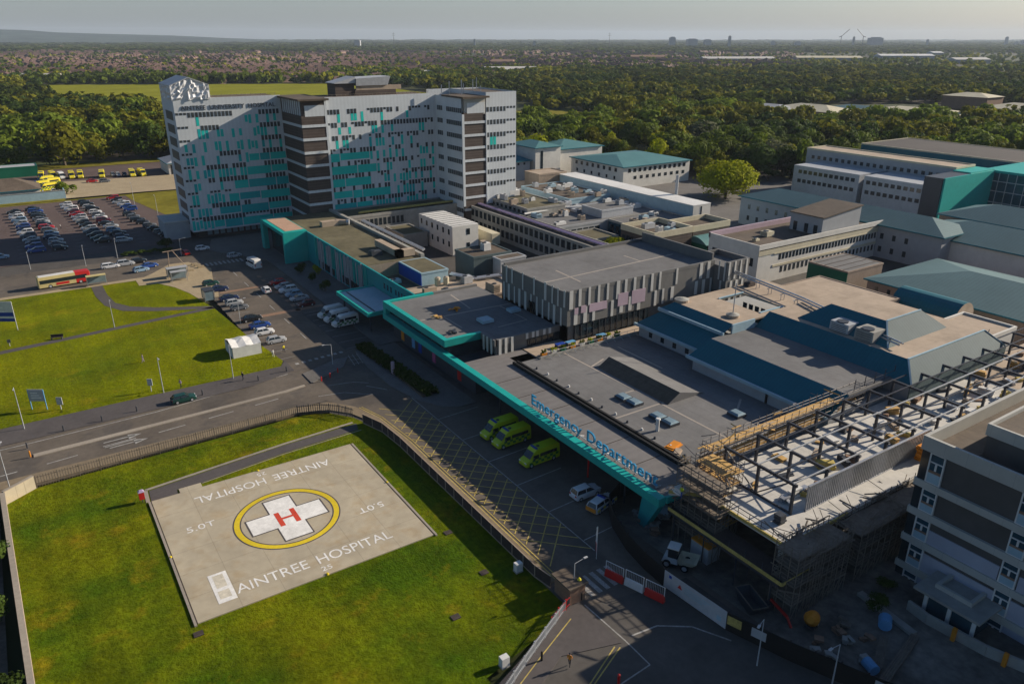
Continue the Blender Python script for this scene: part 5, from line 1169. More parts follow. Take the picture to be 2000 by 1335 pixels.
b = MB(); b.box(266, 284, 136.6, 143, 0, 15.4); B.part('dark_panel', b, K['dark_metal'])
b = MB(); b.box(266.6, 300, 136, 136.6, 0, 15.4); b.box(284, 300, 136.6, 143, 12, 15.8); b.box(300, 330, 100, 101, 0, 15); b.box(299.4, 330, 100, 140, 14.6, 15.4); B.part('teal_panel', b, K['teal'])
b = MB(); b.box(299.6, 300, 101, 136, 0, 14.6); B.part('atrium_glass', b, K['glass_blue'])
b = MB()
for k in range(12): b.box(299.4, 299.6, 101 + k * 3, 101.2 + k * 3, 0, 14.6)
for z in (4, 8, 11.5): b.box(299.4, 299.6, 101, 136, z, z + 0.25)
B.part('mullion', b, K['pale_metal'])
block('rear_clinic', 'long dark clinic block with a pale roof line at the very back right', 'clinic', 334, 372, 120, 212, 14.2, 'mansard', 'roof_dark', (), 0.35, rmat2='render_cream')
hipblock('wide_hip_block', 'white-walled block with a wide green hipped roof at the right edge', 214, 238, 58, 118, 8.2, 11.8, 'render_white', 'seam_green', row('x', -1, 214, 108, 117, 2, 1.4, 4.8, 6.4) + [('x', -1, 214, 104, 107, 0.2, 3.8)])
hipblock('rear_hip_block', 'green hipped roof peeping over behind the wide hipped block', 240, 262, 80, 122, 9.2, 12.8, 'brick_tan', 'seam_green')
hipblock('large_green_roof', 'very wide pale green metal roof on a tan brick block, at the right edge', 168, 199, 40, 99, 6.2, 9.4, 'brick_tan', 'seam_green', row('x', -1, 168, 70, 98, 9, 0.8, 3.6, 4.8))
B = block('green_box', 'bottle-green box building with a ribbed brown roof', 'hut', 166.4, 181, 103.4, 114.6, 6.8, 'brick_tan', 'roof_felt', (), 0.2)
b = MB(); b.box(166.2, 166.4, 103.4, 114.6, 0.3, 6.6); B.part('green_panel', b, K['bottle_green'])
b = MB()
for k in range(4): b.box(167 , 180.6, 105 + k * 2.6, 105.3 + k * 2.6, 6.92, 7.0)
B.part('roof_rib', b, K['roof_dark'])
B = Bld('barrel_roof_lobby', 'small lobby with a dark blue barrel roof in front of the wide green roof', 'lobby', (160, 79, 0))
b = MB(); n = 10
prof = [(156.5 + 3.6 * (1 - math.cos(math.pi * i / n)), 6 + 3.2 * math.sin(math.pi * i / n)) for i in range(n + 1)]
b.add([(x, y, z) for y in (72, 86) for x, z in prof], [(i, i + 1, n + 2 + i, n + 1 + i) for i in range(n)] + [tuple(range(n + 1)), tuple(range(n + 1, 2 * n + 2))], [0] * n + [1, 1]); B.part('barrel_roof', b, [K['mansard'], K['roof_tan']])
b = MB(); b.box(156.7, 163.5, 72.2, 85.8, 0, 6); B.part('wall', b, K['brick_tan'])
block('low_tan_roof', 'low tan flat roof behind the stepped blue mansard building', 'low building', 139, 156, 84, 104, 7.4, 'brick_tan', 'roof_tan', (), 0.25)
block('low_tan_roof', 'small low tan roof tucked behind the upper blue slope', 'low building', 140, 155, 60, 70, 8.4, 'render_white', 'roof_tan', (), 0.5)
B = Bld('curved_shelter', 'low bright green curved shelter roof in front of the dark flat-roofed block', 'shelter', (171, 151, 0))
b = MB(); n = 8
prof = [(146.5 + 9 * i / n, 4.4 + 1.8 * math.sin(math.pi * i / n)) for i in range(n + 1)]
b.add([(x, y, z) for x in (163.5, 180) for y, z in prof], [(i, n + 1 + i, n + 2 + i, i + 1) for i in range(n)] + [tuple(range(n + 1)), tuple(range(n + 1, 2 * n + 2))]); B.part('curved_roof', b, K['seam_green_x'])
b = MB(); b.box(164, 164.3, 147, 155, 0, 4.4); b.box(179.5, 179.8, 147, 155, 0, 4.4); B.part('wall', b, K['bottle_green'])
# depot on the left
B = hipblock('depot_hut', 'brown-roofed low hut with pale blue walls at the left edge, by the car park', -30, 9.5, 356, 372, 3.6, 7.5, 'render_white', 'roof_brown', (), 0.6, cat='hut')
w = Bld('blue_wall', 'pale blue boundary wall of the ambulance depot', 'wall', (0, 350, 0)); b = MB(); b.box(-60, 17.6, 349.6, 350, 0, 3.2); b.box(17.2, 17.6, 350, 358, 0, 3.2); w.part('wall_panel', b, K['gutter']); b = MB(); b.box(-60, 17.8, 349.5, 350.1, 3.2, 3.35); w.part('coping', b, K['concrete'])
hipblock('depot_shed', 'dark open-fronted shed with a slate-blue pitched roof at the far end of the depot', 63, 90, 386, 406, 5.2, 8.8, 'render_white', 'render_grey', [('y', -1, 386, 64, 75, 0.2, 4.4)], 0.8, cat='shed')
block('depot_garage', 'long dark green garage at the left edge behind the depot', 'garage', -60, 12, 416, 426, 4.4, 'bottle_green', 'render_grey', (), 0.3)

# ------------------------------------------------------------------ vehicles
PAINT = {n: mat('paint_' + n, c, rough=0.3, ns=1, na=0.04, spec=0.5) for n, c in dict(white=(0.62, 0.62, 0.62), silver=(0.36, 0.37, 0.38), grey=(0.12, 0.125, 0.135), black=(0.015, 0.016, 0.018), blue=(0.02, 0.06, 0.24), red=(0.38, 0.015, 0.015),
         dark_blue=(0.012, 0.022, 0.07), green=(0.01, 0.05, 0.04), pale_blue=(0.2, 0.3, 0.4), maroon=(0.09, 0.01, 0.015)).items()}
def loft(mb, secs, m=0, caps=True):
    """secs: list of closed rings with equal counts"""
    n = len(secs[0]); V = [p for s in secs for p in s]; F = []
    for k in range(len(secs) - 1):
        for i in range(n):
            j = (i + 1) % n; F.append((k * n + i, k * n + j, (k + 1) * n + j, (k + 1) * n + i))
    if caps: F += [tuple(range(n))[::-1], tuple((len(secs) - 1) * n + i for i in range(n))]
    mb.add(V, F, m)
def wheel_parts(t, xs, tr, r, wd=0.22):
    for x in xs:
        for s in (-1, 1):
            b = MB(); b.rod((x, s * (tr - wd), r), (x, s * tr, r), r, 14); w_ = b.build('wheel', K['rubber'], t)
            b = MB(); b.rod((x, s * (tr - 0.02), r), (x, s * (tr + 0.015), r), r * 0.62, 10); b.build('rim', K['pale_metal'], w_)
def car(kind, name='parked_car'):
    L, W, H, bonnet, tail, roof0, roof1 = dict(hatchback=(4.1, 1.76, 1.48, 0.95, 0.92, 0.3, -1.55), saloon=(4.6, 1.8, 1.45, 0.92, 0.98, 0.25, -1.15), suv=(4.5, 1.88, 1.68, 1.08, 1.05, 0.35, -1.85), estate=(4.7, 1.82, 1.5, 0.93, 0.95, 0.25, -1.95))[kind]
    t = thing(name, 'car', 'car', (0, 0, -100)); b = MB(); w = W / 2
    st = [(L / 2, 0.72, 0.35, 0.62), (L / 2 - 0.12, 0.88, 0.25, bonnet - 0.2), (L / 2 - 0.55, 0.97, 0.22, bonnet - 0.08), (L / 2 - 1.15, 1.0, 0.22, bonnet), (0.1, 1.0, 0.22, tail), (-L / 2 + 0.7, 1.0, 0.22, tail), (-L / 2 + 0.12, 0.95, 0.26, tail - 0.06), (-L / 2, 0.84, 0.36, tail - 0.22)]
    loft(b, [[(x, -w * k, z0), (x, -w * k * 1.0, (z0 + z1) / 2), (x, -w * k * 0.93, z1), (x, w * k * 0.93, z1), (x, w * k, (z0 + z1) / 2), (x, w * k, z0)] for x, k, z0, z1 in st])
    xw0, xw1 = L / 2 - 1.1, -L / 2 + (0.75 if kind == 'saloon' else 0.15)
    loft(b, [[(roof0, -w * 0.72, H - 0.07), (roof0, w * 0.72, H - 0.07), (roof1, w * 0.7, H - 0.09), (roof1, -w * 0.7, H - 0.09)], [(roof0 - 0.15, -w * 0.64, H), (roof0 - 0.15, w * 0.64, H), (roof1 + 0.12, w * 0.62, H - 0.02), (roof1 + 0.12, -w * 0.62, H - 0.02)]])
    for s in (-1, 1):
        for xa, xb in (((xw0 + roof0) / 2 * 0 - 0.45, -0.45),):
            b.bar((xa, s * w * 0.9, tail), (xb, s * w * 0.71, H - 0.08), 0.09, 0.05)
        b.bar((xw0, s * w * 0.86, tail), (roof0, s * w * 0.7, H - 0.08), 0.07, 0.05); b.bar((xw1, s * w * 0.84, tail), (roof1, s * w * 0.68, H - 0.09), 0.1, 0.07)
    o = b.build('body', PAINT['white'], t); o['_p'] = 1
    g = MB(); loft(g, [[(xw0, -w * 0.86, tail - 0.02), (xw0, w * 0.86, tail - 0.02), (xw1, w * 0.84, tail - 0.02), (xw1, -w * 0.84, tail - 0.02)], [(roof0, -w * 0.7, H - 0.08), (roof0, w * 0.7, H - 0.08), (roof1, w * 0.68, H - 0.1), (roof1, -w * 0.68, H - 0.1)]])
    g.build('windows', K['glass'], t)
    wheel_parts(t, (L / 2 - 0.85, -L / 2 + 0.8), w + 0.01, 0.33)
    for s in (-1, 1):
        l = MB(); l.box(L / 2 - 0.2, L / 2 - 0.02, s * w * 0.62 - 0.2, s * w * 0.62 + 0.2, bonnet - 0.34, bonnet - 0.2); l.build('headlight', K['lamp_lens'], t)
        l = MB(); l.box(-L / 2 - 0.01, -L / 2 + 0.12, s * w * 0.68 - 0.14, s * w * 0.68 + 0.14, tail - 0.3, tail - 0.1); l.build('tail_light', K['tail_lens'], t)
    return t
CAR = {k: car(k) for k in ('hatchback', 'saloon', 'suv', 'estate')}
used_proto = set()
def put(proto_dict, kind, pos, rz, label, group=None, paint=None, sc=1.0, cat=None):
    pr = proto_dict[kind]
    o = dup(pr, (pos[0], pos[1], pos[2] if len(pos) > 2 else 0.02), rz, sc, label, group, paint)
    if cat: o['category'] = cat
    return o
KD = {'hatchback': 'hatchback', 'saloon': 'saloon', 'suv': 'tall SUV', 'estate': 'estate car'}
CN = {'white': 'white', 'silver': 'silver', 'grey': 'dark grey', 'black': 'black', 'blue': 'bright blue', 'red': 'red', 'dark_blue': 'navy blue', 'green': 'dark green', 'pale_blue': 'pale blue', 'maroon': 'maroon'}
# car park: rows run away from the camera
rows_ = [('leftmost', (-0.8, 328), (2.6, 262), ['black', 'silver', 'white', 'pale_blue', 'silver', 'blue', 'dark_blue', 'white', 'grey', 'silver', 'dark_blue', 'blue', 'blue'], 0),
         ('second', (5.4, 331), (8.6, 262), ['black', 'blue', 'black', 'black', 'grey', 'silver', 'black', 'red', 'grey', 'pale_blue', 'dark_blue', 'silver', 'grey', 'black'], 1),
         ('third', (16.2, 333), (20.4, 264), ['white', 'white', 'white', 'maroon', 'red', 'silver', 'silver', 'black', 'black', 'silver', 'grey', 'black', 'green', 'black'], 0),
         ('fourth', (22.4, 335), (26.6, 262), ['black', 'black', 'silver', 'black', 'white', 'grey', 'white', 'maroon', 'black', 'silver', 'pale_blue', 'black', 'dark_blue', 'silver'], 1),
         ('fifth', (33.0, 338), (35.4, 311), ['red', 'black', 'silver', 'white', 'blue', 'blue'], 0),
         ('rightmost', (33.4, 302), (38.6, 262), ['black', 'grey', 'black', 'black', 'grey', 'black', 'grey', 'black'], 1)]
rq = random.Random(17)
for rn, p0, p1, cols, face_ in rows_:
    for i, c_ in enumerate(cols):
        t = i / (len(cols) - 1); x = p0[0] + (p1[0] - p0[0]) * t + rq.uniform(-0.3, 0.3); y = p0[1] + (p1[1] - p0[1]) * t + rq.uniform(-0.4, 0.4)
        kd = rq.choice(('hatchback', 'hatchback', 'saloon', 'suv', 'estate'))
        put(CAR, kd, (x, y, 0.03), (0 if face_ else math.pi) + R(-4 + rq.uniform(-2, 2)), f'{CN[c_]} {KD[kd]}, {ORD[i]} from the far end of the {rn} car park row', 'cars in the car park', PAINT[c_], sc=(1.06, 1.06, 1.06))
# other cars: pixel of the tyre line, heading
for px, py, kd, c_, hd, lab in (
    (360, 783, 'hatchback', 'green', 0, 'dark green car driving along the main road below the lawn'),
    (540, 668, 'hatchback', 'silver', 0, 'silver hatchback in the bay beside the white tent, nearest of its row'),
    (517, 652, 'hatchback', 'white', 0, 'white hatchback second nearest in the left drop-off row'),
    (508, 639, 'saloon', 'blue', 0, 'deep blue car third nearest in the left drop-off row'),
    (492, 626, 'saloon', 'black', 0, 'black car fourth nearest in the left drop-off row'),
    (468, 604, 'hatchback', 'grey', 0, 'dark grey hatchback just beyond the gap in the left drop-off row'),
    (458, 595, 'hatchback', 'silver', 0, 'silver hatchback between two dark ones in the left drop-off row'),
    (448, 586, 'saloon', 'dark_blue', 0, 'navy car sixth nearest in the left drop-off row'),
    (428, 568, 'saloon', 'dark_blue', 0, 'dark blue saloon beside the plaza in the left drop-off row'),
    (412, 557, 'hatchback', 'green', 0, 'dark green hatchback farthest in the left drop-off row'),
    (520, 570, 'hatchback', 'white', 90, 'small white car driving up the drop-off road'),
    (542, 555, 'hatchback', 'red', 180, 'red hatchback farthest in the right-hand bays'),
    (553, 563, 'hatchback', 'silver', 180, 'silver hatchback second farthest in the right-hand bays'),
    (563, 570, 'suv', 'white', 180, 'white SUV third farthest in the right-hand bays'),
    (574, 578, 'hatchback', 'pale_blue', 180, 'pale blue hatchback in the middle of the right-hand bays'),
    (585, 586, 'saloon', 'silver', 180, 'silver saloon second nearest in the right-hand bays'),
    (598, 597, 'hatchback', 'maroon', 180, 'maroon hatchback nearest in the right-hand bays'),
    (216, 523, 'estate', 'white', 0, 'white estate car in the queue on the bus road'), (246, 518, 'suv', 'silver', 0, 'silver car next to the white estate on the bus road'),
    (272, 513, 'hatchback', 'black', 0, 'black car ahead of the silver one on the bus road'), (292, 522, 'saloon', 'blue', 10, 'bright blue car turning on the bus road by the bus'),
    (276, 530, 'hatchback', 'pale_blue', 10, 'pale blue hatchback close behind the bright blue car'), (362, 497, 'hatchback', 'red', 100, 'red hatchback by the dark hedge below the tower'),
    (396, 488, 'hatchback', 'white', 0, 'white hatchback close to the foot of the tower'), (458, 502, 'hatchback', 'silver', 10, 'silver car beside the crossing at the tower foot'),
    (3, 505, 'hatchback', 'pale_blue', 0, 'pale blue car cut by the left edge beside the car park'), (180, 356, 'saloon', 'red', 0, 'red and silver car crossing the ambulance depot yard'),
    (205, 356 + 0, 'suv', 'grey', 0, 'grey car beside the pale road in the ambulance depot'), (112, 376, 'suv', 'white', 0, 'white car behind the blue depot wall'),
    (1143, 967, 'suv', 'white', 0, 'white car with a dark roof parked beside the police car')):
    p = at(px, py); put(CAR, kd, (p.x, p.y, 0.03), R(hd), lab, 'cars around the drop-off road' if px > 400 else 'cars on the bus road', PAINT[c_])
b = MB(); b.box(-1.6, 0.25, -0.6, 0.6, 1.675, 1.7)

def van(L, W, H, body_mats, checks=None, name='ambulance', cab=1.5, lightbar=False):
    t = thing(name, name, name.replace('_', ' '), (0, 0, -100)); w = W / 2; b = MB()
    st = [(L / 2, 0.8, 0.4, 0.85), (L / 2 - 0.15, 0.92, 0.3, 1.1), (L / 2 - 0.9, 0.98, 0.28, 1.35), (L / 2 - cab, 1.0, 0.28, H * 0.86), (L / 2 - cab - 0.45, 1.0, 0.28, H), (-L / 2 + 0.25, 1.0, 0.28, H), (-L / 2, 0.97, 0.32, H - 0.25)]
    loft(b, [[(x, -w * k, z0), (x, -w * k, z0 + (z1 - z0) * 0.6), (x, -w * k * 0.86, z1), (x, w * k * 0.86, z1), (x, w * k, z0 + (z1 - z0) * 0.6), (x, w * k, z0)] for x, k, z0, z1 in st])
    o = b.build('body', body_mats, t); o['_p'] = 1
    g = MB(); x0, x1 = L / 2 - 0.86, L / 2 - cab + 0.03
    g.add([(x0, -w * 0.8, 1.4), (x0, w * 0.8, 1.4), (x1, w * 0.78, H * 0.85), (x1, -w * 0.78, H * 0.85)], [(0, 1, 2, 3)]); v = [(p[0] + 0.04, p[1], p[2] + 0.03) for p in g.v]; g.v = v; g.build('windscreen', K['glass'], t)
    for s in (-1, 1):
        g = MB(); g.box(L / 2 - cab - 0.75, L / 2 - cab + 0.3, s * w * 1.0 - 0.02, s * w * 1.0 + 0.02, 1.3, 1.95); g.box(-L / 2 + 0.6, L / 2 - cab - 1.0, s * w * 0.985 - 0.03, s * w * 0.985 + 0.03, 1.45, 2.0); g.build('side_window', K['glass'], t)
        if checks:
            c = MB()
            n = int((L - 0.8) / 0.55)
            for r_ in range(2):
                for k in range(n):
                    if (k + r_) % 2: c.box(-L / 2 + 0.3 + k * 0.55, -L / 2 + 0.3 + (k + 1) * 0.55, s * (w + 0.012) - 0.01, s * (w + 0.012) + 0.01, 0.55 + r_ * 0.4, 0.95 + r_ * 0.4)
            c.build('check_marking', K[checks], t)
        l = MB(); l.box(L / 2 - 0.16, L / 2 - 0.02, s * w * 0.66 - 0.2, s * w * 0.66 + 0.2, 0.82, 1.02); l.build('headlight', K['lamp_lens'], t)
        l = MB(); l.box(-L / 2 - 0.02, -L / 2 + 0.08, s * w * 0.8 - 0.1, s * w * 0.8 + 0.1, 0.9, 1.6); l.build('tail_light', K['tail_lens'], t)
        m = MB(); m.box(L / 2 - cab + 0.15, L / 2 - cab + 0.35, s * (w + 0.16) - 0.12, s * (w + 0.16) + 0.12, 1.35, 1.75); m.build('wing_mirror', K['dark_metal'], t)
    if lightbar:
        l = MB(); l.box(L / 2 - cab - 0.75, L / 2 - cab - 0.4, -w * 0.7, w * 0.7, H, H + 0.14); l.build('light_bar', K['royal_blue'], t)
        l = MB(); l.cyl(0.3, 0, H - 0.02, H + 0.08, 0.28, None, 10); l.build('roof_vent', K['dark_metal'], t)
    wheel_parts(t, (L / 2 - 1.0, -L / 2 + 1.2), w + 0.01, 0.38)
    return t
AMB = van(6.4, 2.1, 2.7, K['hi_vis'], 'liv_green', 'ambulance', 1.6, True)
TRV = van(5.9, 2.0, 2.55, K['white_plant'], 'liv_green', 'patient_van', 1.5)
MIN = van(6.2, 2.2, 2.7, K['white_plant'], None, 'minibus', 1.0)
V = {'a': AMB, 't': TRV, 'm': MIN}
A3 = 'ambulances at the emergency bays'
for u, v, lab in ((58.2, 92.0, 'yellow-green ambulance, farthest of the three at the emergency bays'), (58.3, 88.6, 'yellow-green ambulance, middle one of the three at the emergency bays'), (58.8, 81.6, 'yellow-green ambulance standing alone, nearest of the three at the emergency bays')):
    put(V, 'a', (u, v, 0.03), R(180 + 2), lab, A3, cat='ambulance')
for u, v, lab in ((55.6, 160.2, 'white patient transport van under the teal canopy, farthest of three'), (55.8, 156.8, 'white patient transport van under the teal canopy, middle of three'), (56.2, 153.0, 'white patient transport van under the teal canopy, nearest of three')):
    put(V, 't', (u, v, 0.15), R(184), lab, 'white vans by the teal canopy', cat='van')
put(V, 'm', (52.4, 211, 0.03), R(98), 'white minibus driving away up the drop-off road', None, cat='minibus')
for k, (px, py, c_, lab) in enumerate(((82, 349, 'hi_vis_yellow', 'yellow depot ambulance at the left end of the back row'), (104, 348, 'hi_vis_yellow', 'yellow depot ambulance next to the white van'), (121, 349, 'white_plant', 'white van parked among the yellow depot ambulances'), (141, 348, 'hi_vis_yellow', 'yellow depot ambulance right of the white van'),
        (158, 347, 'hi_vis_yellow', 'yellow depot ambulance second right of the white van'), (200, 346, 'hi_vis_yellow', 'yellow depot ambulance parked alone in the middle of the back row'), (259, 344, 'hi_vis_yellow', 'yellow depot ambulance near the slate-roofed shed'), (278, 343, 'hi_vis_yellow', 'yellow depot ambulance closest to the slate-roofed shed'),
        (88, 358, 'hi_vis_yellow', 'yellow depot ambulance in the left cluster, rear one'), (100, 362, 'hi_vis_yellow', 'yellow depot ambulance in the left cluster, middle one'), (78, 368, 'hi_vis_yellow', 'yellow depot ambulance nearest the brown-roofed hut'), (94, 372, 'hi_vis_yellow', 'yellow depot ambulance right behind the green bush'))):
    p = at(px, py); put(V, 'a' if c_ != 'white_plant' else 't', (p.x, p.y, 0.06), R(270 + rq.uniform(-8, 8)) if k < 8 else R(200), lab, 'vehicles in the ambulance depot', K[c_], sc=1.15, cat='ambulance' if c_ != 'white_plant' else 'van')
for px, py, c_, lab in ((221, 344, 'grey', 'dark car between the yellow ambulances at the depot'), (231, 344, 'silver', 'silver car between the yellow ambulances at the depot'), (244, 344, 'black', 'black car left of the last two depot ambulances')):
    p = at(px, py); put(CAR, 'suv', (p.x, p.y, 0.06), R(270), lab, 'cars in the ambulance depot', PAINT[c_])
# police car
pc_ = dup(CAR['estate'], (59.0, 67.0, 0.03), R(14), (1.06, 1.06, 1.1), 'white police car with yellow and blue checks, backed in by the teal canopy', None, PAINT['white']); pc_['category'] = 'police car'; pc_.name = 'police_car'
for s in (-1, 1):
    b = MB()
    for k in range(7): b.box(-2.1 + k * 0.6, -2.1 + (k + 1) * 0.6, s * 0.92 - 0.012, s * 0.92 + 0.012, 0.5, 0.8, k % 2)
    b.build('check_marking', [K['hi_vis_yellow'], K['liv_blue']], pc_)
b = MB(); b.box(-2.38, -2.34, -0.8, 0.8, 0.4, 0.95); b.build('rear_marking', K['orange'], pc_)
b = MB(); b.box(-0.3, 0.0, -0.6, 0.6, 1.5, 1.62); b.build('light_bar', K['royal_blue'], pc_)
# bus
bu = thing('bus', 'red and cream single-deck bus with a pale roof on the bus road', 'bus', (6.6, 221.4, 0.03), None, R(5))
b = MB(); loft(b, [[(x, -1.25 * k, 0.35), (x, -1.27 * k, 1.9), (x, -1.15 * k, z1), (x, 1.15 * k, z1), (x, 1.27 * k, 1.9), (x, 1.25 * k, 0.35)] for x, k, z1 in ((-6, 0.95, 2.9), (-5.85, 1, 3.05), (2.6, 1, 3.05))]); b.build('body', K['cream'], bu)
b = MB(); loft(b, [[(x, -1.25 * k, 0.35), (x, -1.27 * k, 1.9), (x, -1.15 * k, z1), (x, 1.15 * k, z1), (x, 1.27 * k, 1.9), (x, 1.25 * k, 0.35)] for x, k, z1 in ((2.6, 1.005, 3.06), (5.85, 1, 3.05), (6, 0.95, 2.8))]); b.build('front_section', K['red'], bu)
b = MB(); b.box(-5.6, 2.5, -1.0, 1.0, 3.05, 3.12); b.build('roof_panel', K['white_plant'], bu)
for s in (-1, 1):
    b = MB(); b.box(-5.6, 5.2, s * 1.272 - 0.02, s * 1.272 + 0.02, 1.35, 2.3); b.build('side_window', K['glass'], bu)
b = MB(); b.box(5.98, 6.04, -1.0, 1.0, 1.2, 2.5); b.build('windscreen', K['glass'], bu); wheel_parts(bu, (3.6, -3.4), 1.26, 0.48, 0.3)
b = MB(); b.box(-2, 1, -1.29, -1.27, 0.6, 1.2); b.build('red_panel', K['red'], bu)
# tidy the prototypes away: they become the first of their kind
for pr in list(CAR.values()) + [AMB, TRV, MIN]:
    def kill(o):
        for c in list(o.children): kill(c)
        bpy.data.objects.remove(o)
    kill(pr)

# ------------------------------------------------------------------ people
def person(pos, rz, shirt, trousers, label, hair='cloth_dark', stride=0.22, arm=0.15):
    t = thing('person', label, 'person', pos, None, rz)
    J = [(0, 0, 0.98, .13), (0, 0, 1.15, .13), (0, 0, 1.38, .15), (0, 0, 1.5, .06), (0, 0, 1.62, .095), (0.02, 0, 1.72, .085),
         (0, .1, 0.94, .09), (stride * .5, .11, 0.52, .06), (stride, .11, 0.08, .045), (stride + .16, .11, .04, .04),
         (0, -.1, 0.94, .09), (-stride * .4, -.11, 0.52, .06), (-stride, -.11, 0.08, .045), (-stride + .16, -.11, .04, .04),
         (0, .2, 1.42, .06), (-arm * .5, .24, 1.15, .045), (arm * .4, .25, .92, .035), (arm * .6, .25, .84, .03),
         (0, -.2, 1.42, .06), (arm * .5, -.24, 1.15, .045), (arm * 1.1, -.25, .93, .035), (arm * 1.3, -.25, .86, .03)]
    Ed = [(0, 1), (1, 2), (2, 3), (3, 4), (4, 5), (0, 6), (6, 7), (7, 8), (8, 9), (0, 10), (10, 11), (11, 12), (12, 13), (2, 14), (14, 15), (15, 16), (16, 17), (2, 18), (18, 19), (19, 20), (20, 21)]
    me = bpy.data.meshes.new('body'); me.from_pydata([j[:3] for j in J], Ed, []); o = bpy.data.objects.new('body', me); COL.objects.link(o)
    md = o.modifiers.new('skin', 'SKIN'); sv = me.skin_vertices[0].data
    for k, j in enumerate(J): sv[k].radius = (j[3], j[3])
    sv[0].use_root = True; o.modifiers.new('sub', 'SUBSURF').levels = 1
    m2 = bpy.data.meshes.new_from_object(o.evaluated_get(bpy.context.evaluated_depsgraph_get())); bpy.data.objects.remove(o); bpy.data.meshes.remove(me)
    for m in (K['skin'], K[trousers], K[shirt]): m2.materials.append(m)
    for p in m2.polygons: p.material_index = 0 if p.center.z > 1.47 or (p.center.z < 0.98 and abs(p.center.y) > 0.2) else (2 if p.center.z > 0.95 else 1); p.use_smooth = True
    o = bpy.data.objects.new('body', m2); COL.objects.link(o); o.parent = t
    b = MB(); b.add(*(lambda v, f: (v, f))([(0.1 * math.cos(a) * c - 0.01, 0.1 * math.sin(a) * c, 1.68 + 0.1 * h) for h, c in ((0, 1.02), (0.6, 0.9), (1.05, 0.3)) for a in [2 * math.pi * i / 8 for i in range(8)]], [(r * 8 + i, r * 8 + (i + 1) % 8, (r + 1) * 8 + (i + 1) % 8, (r + 1) * 8 + i) for r in range(2) for i in range(8)] + [tuple(range(16, 24))])); b.build('hair', K[hair], t, smooth=True)
    return t
for px, py, rz, sh, tr, lab in ((475, 742, 20, 'cloth_dark', 'cloth_dark', 'person in dark clothes walking on the footpath above the main road'), (354, 757, 200, 'lilac', 'cloth_dark', 'person in a lilac top on the lawn edge above the dark green car'), (280, 707, 180, 'lilac', 'lilac', 'person in pale purple clothes walking across the lawn'),
                    (555, 688, 100, 'hi_vis_yellow', 'cloth_dark', 'person in a yellow jacket on the road by the white tent'), (534, 697, 90, 'white_plant', 'white_plant', 'person in white clothes at the lawn corner near the junction'),
                    (398, 776, 0, 'red', 'cloth_dark', 'person in red on the pavement') if 0 else (119, 447, 0, 'white_plant', 'cloth_dark', 'person in a white top crossing the car park'), (1112, 1300, 30, 'orange', 'cloth_dark', 'cyclist-like person in orange on the lower footpath'),
                    (1330, 972, 0, 'hi_vis', 'royal_blue', 'worker in a bright vest on the deck near the teal beam')):
    z = 7.02 if py == 972 else 0.13; p = at(px, py, z); lab = lab.replace('cyclist-like person', 'person')
    person((p.x, p.y, z), R(rz), sh, tr, lab)

# ------------------------------------------------------------------ street furniture
def lamp(px, py, h, rz, label, arm=1.4, mt='pale_metal', xy=None):
    p = at(px, py) if xy is None else Vector((*xy, 0)); t = thing('lamp_post', label, 'lamp post', (p.x, p.y, 0.1), 'lamp posts', R(rz))
    b = MB(); b.rod((0, 0, 0), (0, 0, h), 0.085, 6, 0, 0.045); b.rod((0, 0, h), (arm, 0, h + 0.2), 0.035, 5); b.build('pole', K[mt], t); b = MB(); b.box(arm - 0.1, arm + 0.4, -0.12, 0.12, h + 0.16, h + 0.26); b.build('lamp_head', K['pale_metal'], t)
    return t
lamp(48, 838, 7.5, 270, 'lamp post at the left, by the lawn corner and the main road'); lamp(320, 768, 7.0, 270, 'lamp post on the lawn edge above the dark green car'); lamp(456, 740, 7.0, 270, 'lamp post on the lawn edge in front of the white tent'); lamp(224, 640, 6.5, 270, 'lamp post in the lawn beside the diagonal path')
lamp(470, 632, 5.5, 0, 'lamp post in the left drop-off row'); lamp(20, 955, 6.5, 80, 'lamp post by the short pale stone wall'); lamp(1120, 1165, 4.6, 0, 'lamp post by the zebra crossing at the lower road'); lamp(1478, 1300, 6.0, 200, 'lamp post in front of the dark hoarding'); lamp(1625, 1335, 5, 180, 'lamp post behind the dark hoarding at the bottom edge')
lamp(650, 712, 4.2, 180, 'lamp post on the traffic island at the junction'); lamp(263, 400, 8, 90, 'lamp post on the grass bank beside the pale concrete yard'); lamp(310, 428, 8, 90, 'lamp post next to the grey annex of the tower'); lamp(60, 527, 5, 270, 'lamp post at the bus stop left end'); lamp(168, 520, 6, 270, 'lamp post between car park and bus road'); lamp(230, 505, 6, 270, 'lamp post at the dark planting by the bus road')
lamp(355, 500, 5, 0, 'lamp post by the red hatchback')
def sign(px, py, w, h, lift, mt, label, rz=33, legs=2, frame_=None):
    p = at(px, py); t = thing('sign_board', label, 'sign', (p.x, p.y, 0.1), 'signs on the lawn', R(-rz))
    for s in ((-1, 1) if legs == 2 else (0,)):
        b = MB(); b.box(s * w / 2 - 0.06, s * w / 2 + 0.06, -0.06, 0.06, 0, lift + h); b.build('post', K[frame_ or 'pale_metal'], t)
    b = MB(); b.box(-w / 2 + 0.06, w / 2 - 0.06, -0.05, 0.05, lift, lift + h); b.build('panel', K[mt], t); b = MB()
    for k in range(3): b.box(-w * 0.35, w * (0.3 - 0.1 * k), -0.062, -0.05, lift + h * (0.25 + 0.2 * k), lift + h * (0.33 + 0.2 * k))
    b.build('text_bar', K['white_paint'], t); return t
